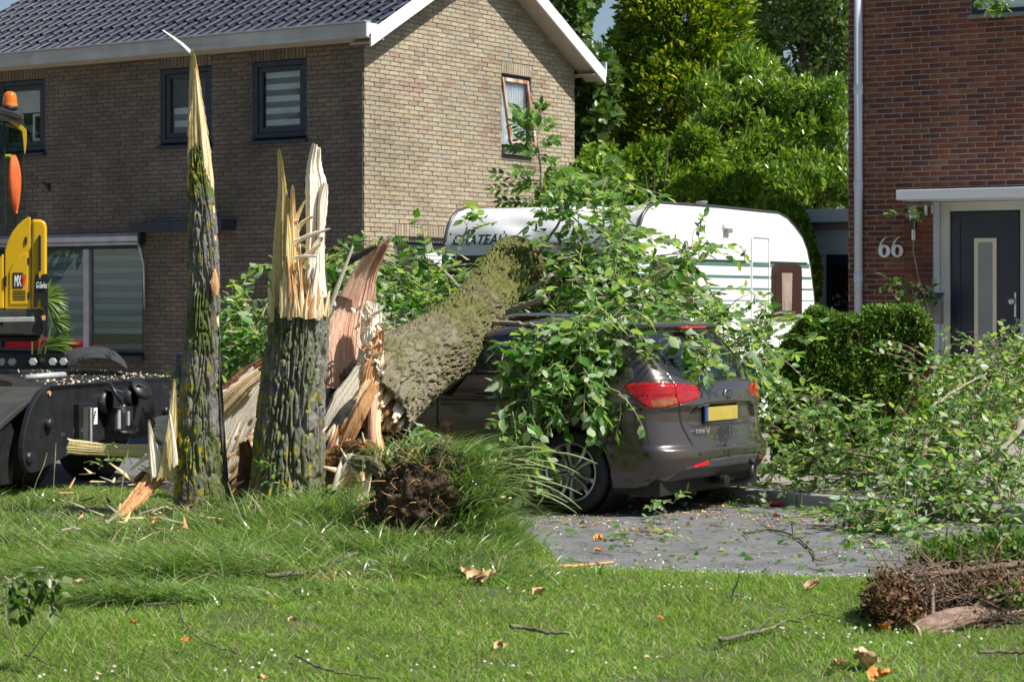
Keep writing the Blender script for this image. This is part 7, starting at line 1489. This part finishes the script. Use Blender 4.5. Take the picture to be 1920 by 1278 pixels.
# red lamp shards on the road
mat('red_shard', (.55,.03,.03), rough=.3)
for px, py, lab in [(1452, 944, 'broken red lamp shard on the road beside the kerb'), (1505, 900, 'dull red shard on the pavement among the leaves')]:
    q = G(px, py, .02); t = empty('lamp_shard', q, 0, label=lab, cat='shard'); B().prism([(-.09, -.03), (.0, -.05), (.10, -.02), (.05, .04), (-.04, .03)], 'z', 0, .02).obj('shard_piece', M['red_shard'], t, bevel=.003)
# sawdust and bark crumbs on road and pavement
def crumbs(name, n, x0, x1, y0, y1, z, m, s, dens=None):
    x = x0+(x1-x0)*NR.rand(n); y = y0+(y1-y0)*NR.rand(n)
    if dens is not None: k = NR.rand(n) < dens(x, y); x, y = x[k], y[k]
    pos = np.stack([x, y, z+0*x], -1); d = rdir(len(x))*[1, 1, .15]; tag(link(name, leafmesh(name, pos, d, rdir(len(x), 2.5), s*(.4+1.2*NR.rand(len(x))**2), LEAF*np.array([1.8, 1, 1]), LEAFT), m), kind='stuff')
on = lambda x, y: (y > lawn_edge(x)+.02)
crumbs('sawdust', 15000, -1, 4.5, 12.6, 19.5, .006, M['sawdust'], .013, lambda x, y: on(x, y)*np.clip(fbm(x*1.5, y*1.5, 2, 3)*3-1.0, .04, 1)*np.where(y > 15.6, 1., .45)*np.clip(1-(y-18)/2, 0, 1))
crumbs('wood_crumbs', 5200, .1, 4.2, 15.3, 18.2, .008, M['wood_orange'], .022, lambda x, y: on(x, y)*np.clip(fbm(x*2, y*2, 5, 3)*4-1.6, .02, 1)); crumbs('leaf_scraps', 2600, .1, 4.4, 12.8, 18.5, .009, M['elm_leaf'], .035, lambda x, y: on(x, y)*.6)
crumbs('edge_gravel', 14000, .2, 3.2, 12.5, 13.5, .006, M['label_white'], .008, lambda x, y: on(x, y)*np.exp(-((y-lawn_edge(x))/.16)**2)); crumbs('pavement_litter', 3600, 1.6, 5.5, 15.5, 21, .115, M['sawdust'], .022, lambda x, y: ((x-1.6)*.7+(y-18.2)*.75 > .1)*np.clip(fbm(x*1.4, y*1.4, 9, 3)*4-1.3, .05, 1))
tl_ = B()
for i in range(170):
    px, py = R.uniform(1000, 1900), R.triangular(925, 1080, 985); q = G(px, py, .012)
    if q.y < float(lawn_edge(q.x))+.03: continue
    a = R.uniform(0, 6.28); L_ = R.uniform(.04, .26); pts = [q]
    for k in range(3): a += R.gauss(0, .35); q = q+Vector((math.cos(a), math.sin(a), R.uniform(-.03, .06)))*L_/3; q.z = max(q.z, .008); pts.append(q)
    r0 = R.choice((.0015, .002, .0035)); tl_.tube(pts, [r0, r0, r0*.8, r0*.5], 4, caps=False)
tag(tl_.obj('twig_litter', M['twig_brown']), kind='stuff')
crumbs('lawn_litter', 260, -3, 3.2, 9, 14, .06, M['dry_leaf'], .018, lambda x, y: (y < lawn_edge(x)))
crumbs('loose_earth', 2600, -1.6, .3, 13.4, 15.2, .16, M['earth_dark'], .03, lambda x, y: np.exp(-(((x+.62)/.38)**2+((y-14.3)/.4)**2)))
crumbs('fallen_wood_chips', 1500, -2.4, .2, 14.6, 17, .2, M['wood_fresh'], .035, lambda x, y: (np.exp(-(((x+.95)/.7)**2+((y-15.9)/.5)**2))))
# white clover heads
mat('clover_white', (.75,.76,.70), (.82,.82,.78), rough=.8, scale=60); hm = B(); 
for i in range(26):
    d = Vector((R.gauss(0, 1), R.gauss(0, 1), abs(R.gauss(.4, .8)))).normalized(); hm.tube([Vector((0, 0, .0)), d*.011], [.0032, .0018], 4)
h0 = hm.obj('clover_flower', M['clover_white']); tag(h0, 'white clover head', 'flower', 'white clover heads in the lawn'); spots_ = []
CLL = ['right of the forked mossy stick', 'left of the cut conifer pile', 'at the road edge in the middle', 'at the bottom edge left of the middle', 'around the thin twig at bottom centre', 'under the sawn log end', 'in the lawn right of the middle', 'in the bottom left corner', 'below the middle of the picture', 'below the cut conifer branches', 'at the very bottom centre']
for cx_, cy_, n, w, h in [(1500,1175,10,50,14),(1600,1180,8,45,14),(1265,1092,7,25,6),(420,1245,5,70,18),(560,1225,7,60,25),(1700,1195,6,60,10),(1200,1230,5,150,25),(150,1260,6,70,12),(800,1250,5,120,15),(1800,1210,5,60,8),(960,1255,4,90,15)]:
    ll_ = CLL.pop(0)
    for _ in range(n): spots_.append((cx_+R.gauss(0, w), min(cy_+R.gauss(0, h), 1276), ll_))
for i, (px, py, ll_) in enumerate(spots_):
    o = h0 if i == 0 else h0.copy()
    if i: COL.objects.link(o)
    o['label'] = 'small white clover head '+ll_; o.location = G(px, py, .065); s_ = R.uniform(.5, .85); o.scale = (s_, s_, s_); o.rotation_euler = (R.uniform(-.4, .4), R.uniform(-.4, .4), R.uniform(0, 6))
# blue garden chair behind the stems
mat('chair_blue', (.025,.045,.10), (.035,.06,.12), rough=.6, scale=8); CH = empty('garden_chair', P(335, 745, 24.0).xy.to_3d(), A1, label='dark blue garden chair by the brown wall behind the tall stem', cat='chair'); CH.location.z = 0
B().box(-.25, -.25, .43, .25, .25, .48).obj('seat', M['chair_blue'], CH, bevel=.01); bk = B().box(-.25, .23, .48, .25, .27, 1.05).obj('backrest', M['chair_blue'], CH, bevel=.01)
for x in (-.23, .23):
    for y in (-.23, .23): B().box(x-.02, y-.02, 0, x+.02, y+.02, .43).obj('leg', M['chair_blue'], CH)
TB = empty('garden_box', P(290, 770, 23.6).xy.to_3d(), A1, label='low dark blue storage box left of the garden chair', cat='box'); TB.location.z = 0
B().box(-.3, -.2, 0, .3, .2, .62).obj('box_body', M['chair_blue'], TB, bevel=.01); B().box(-.32, -.22, .62, .32, .22, .66).obj('lid', M['chair_blue'], TB, bevel=.01)
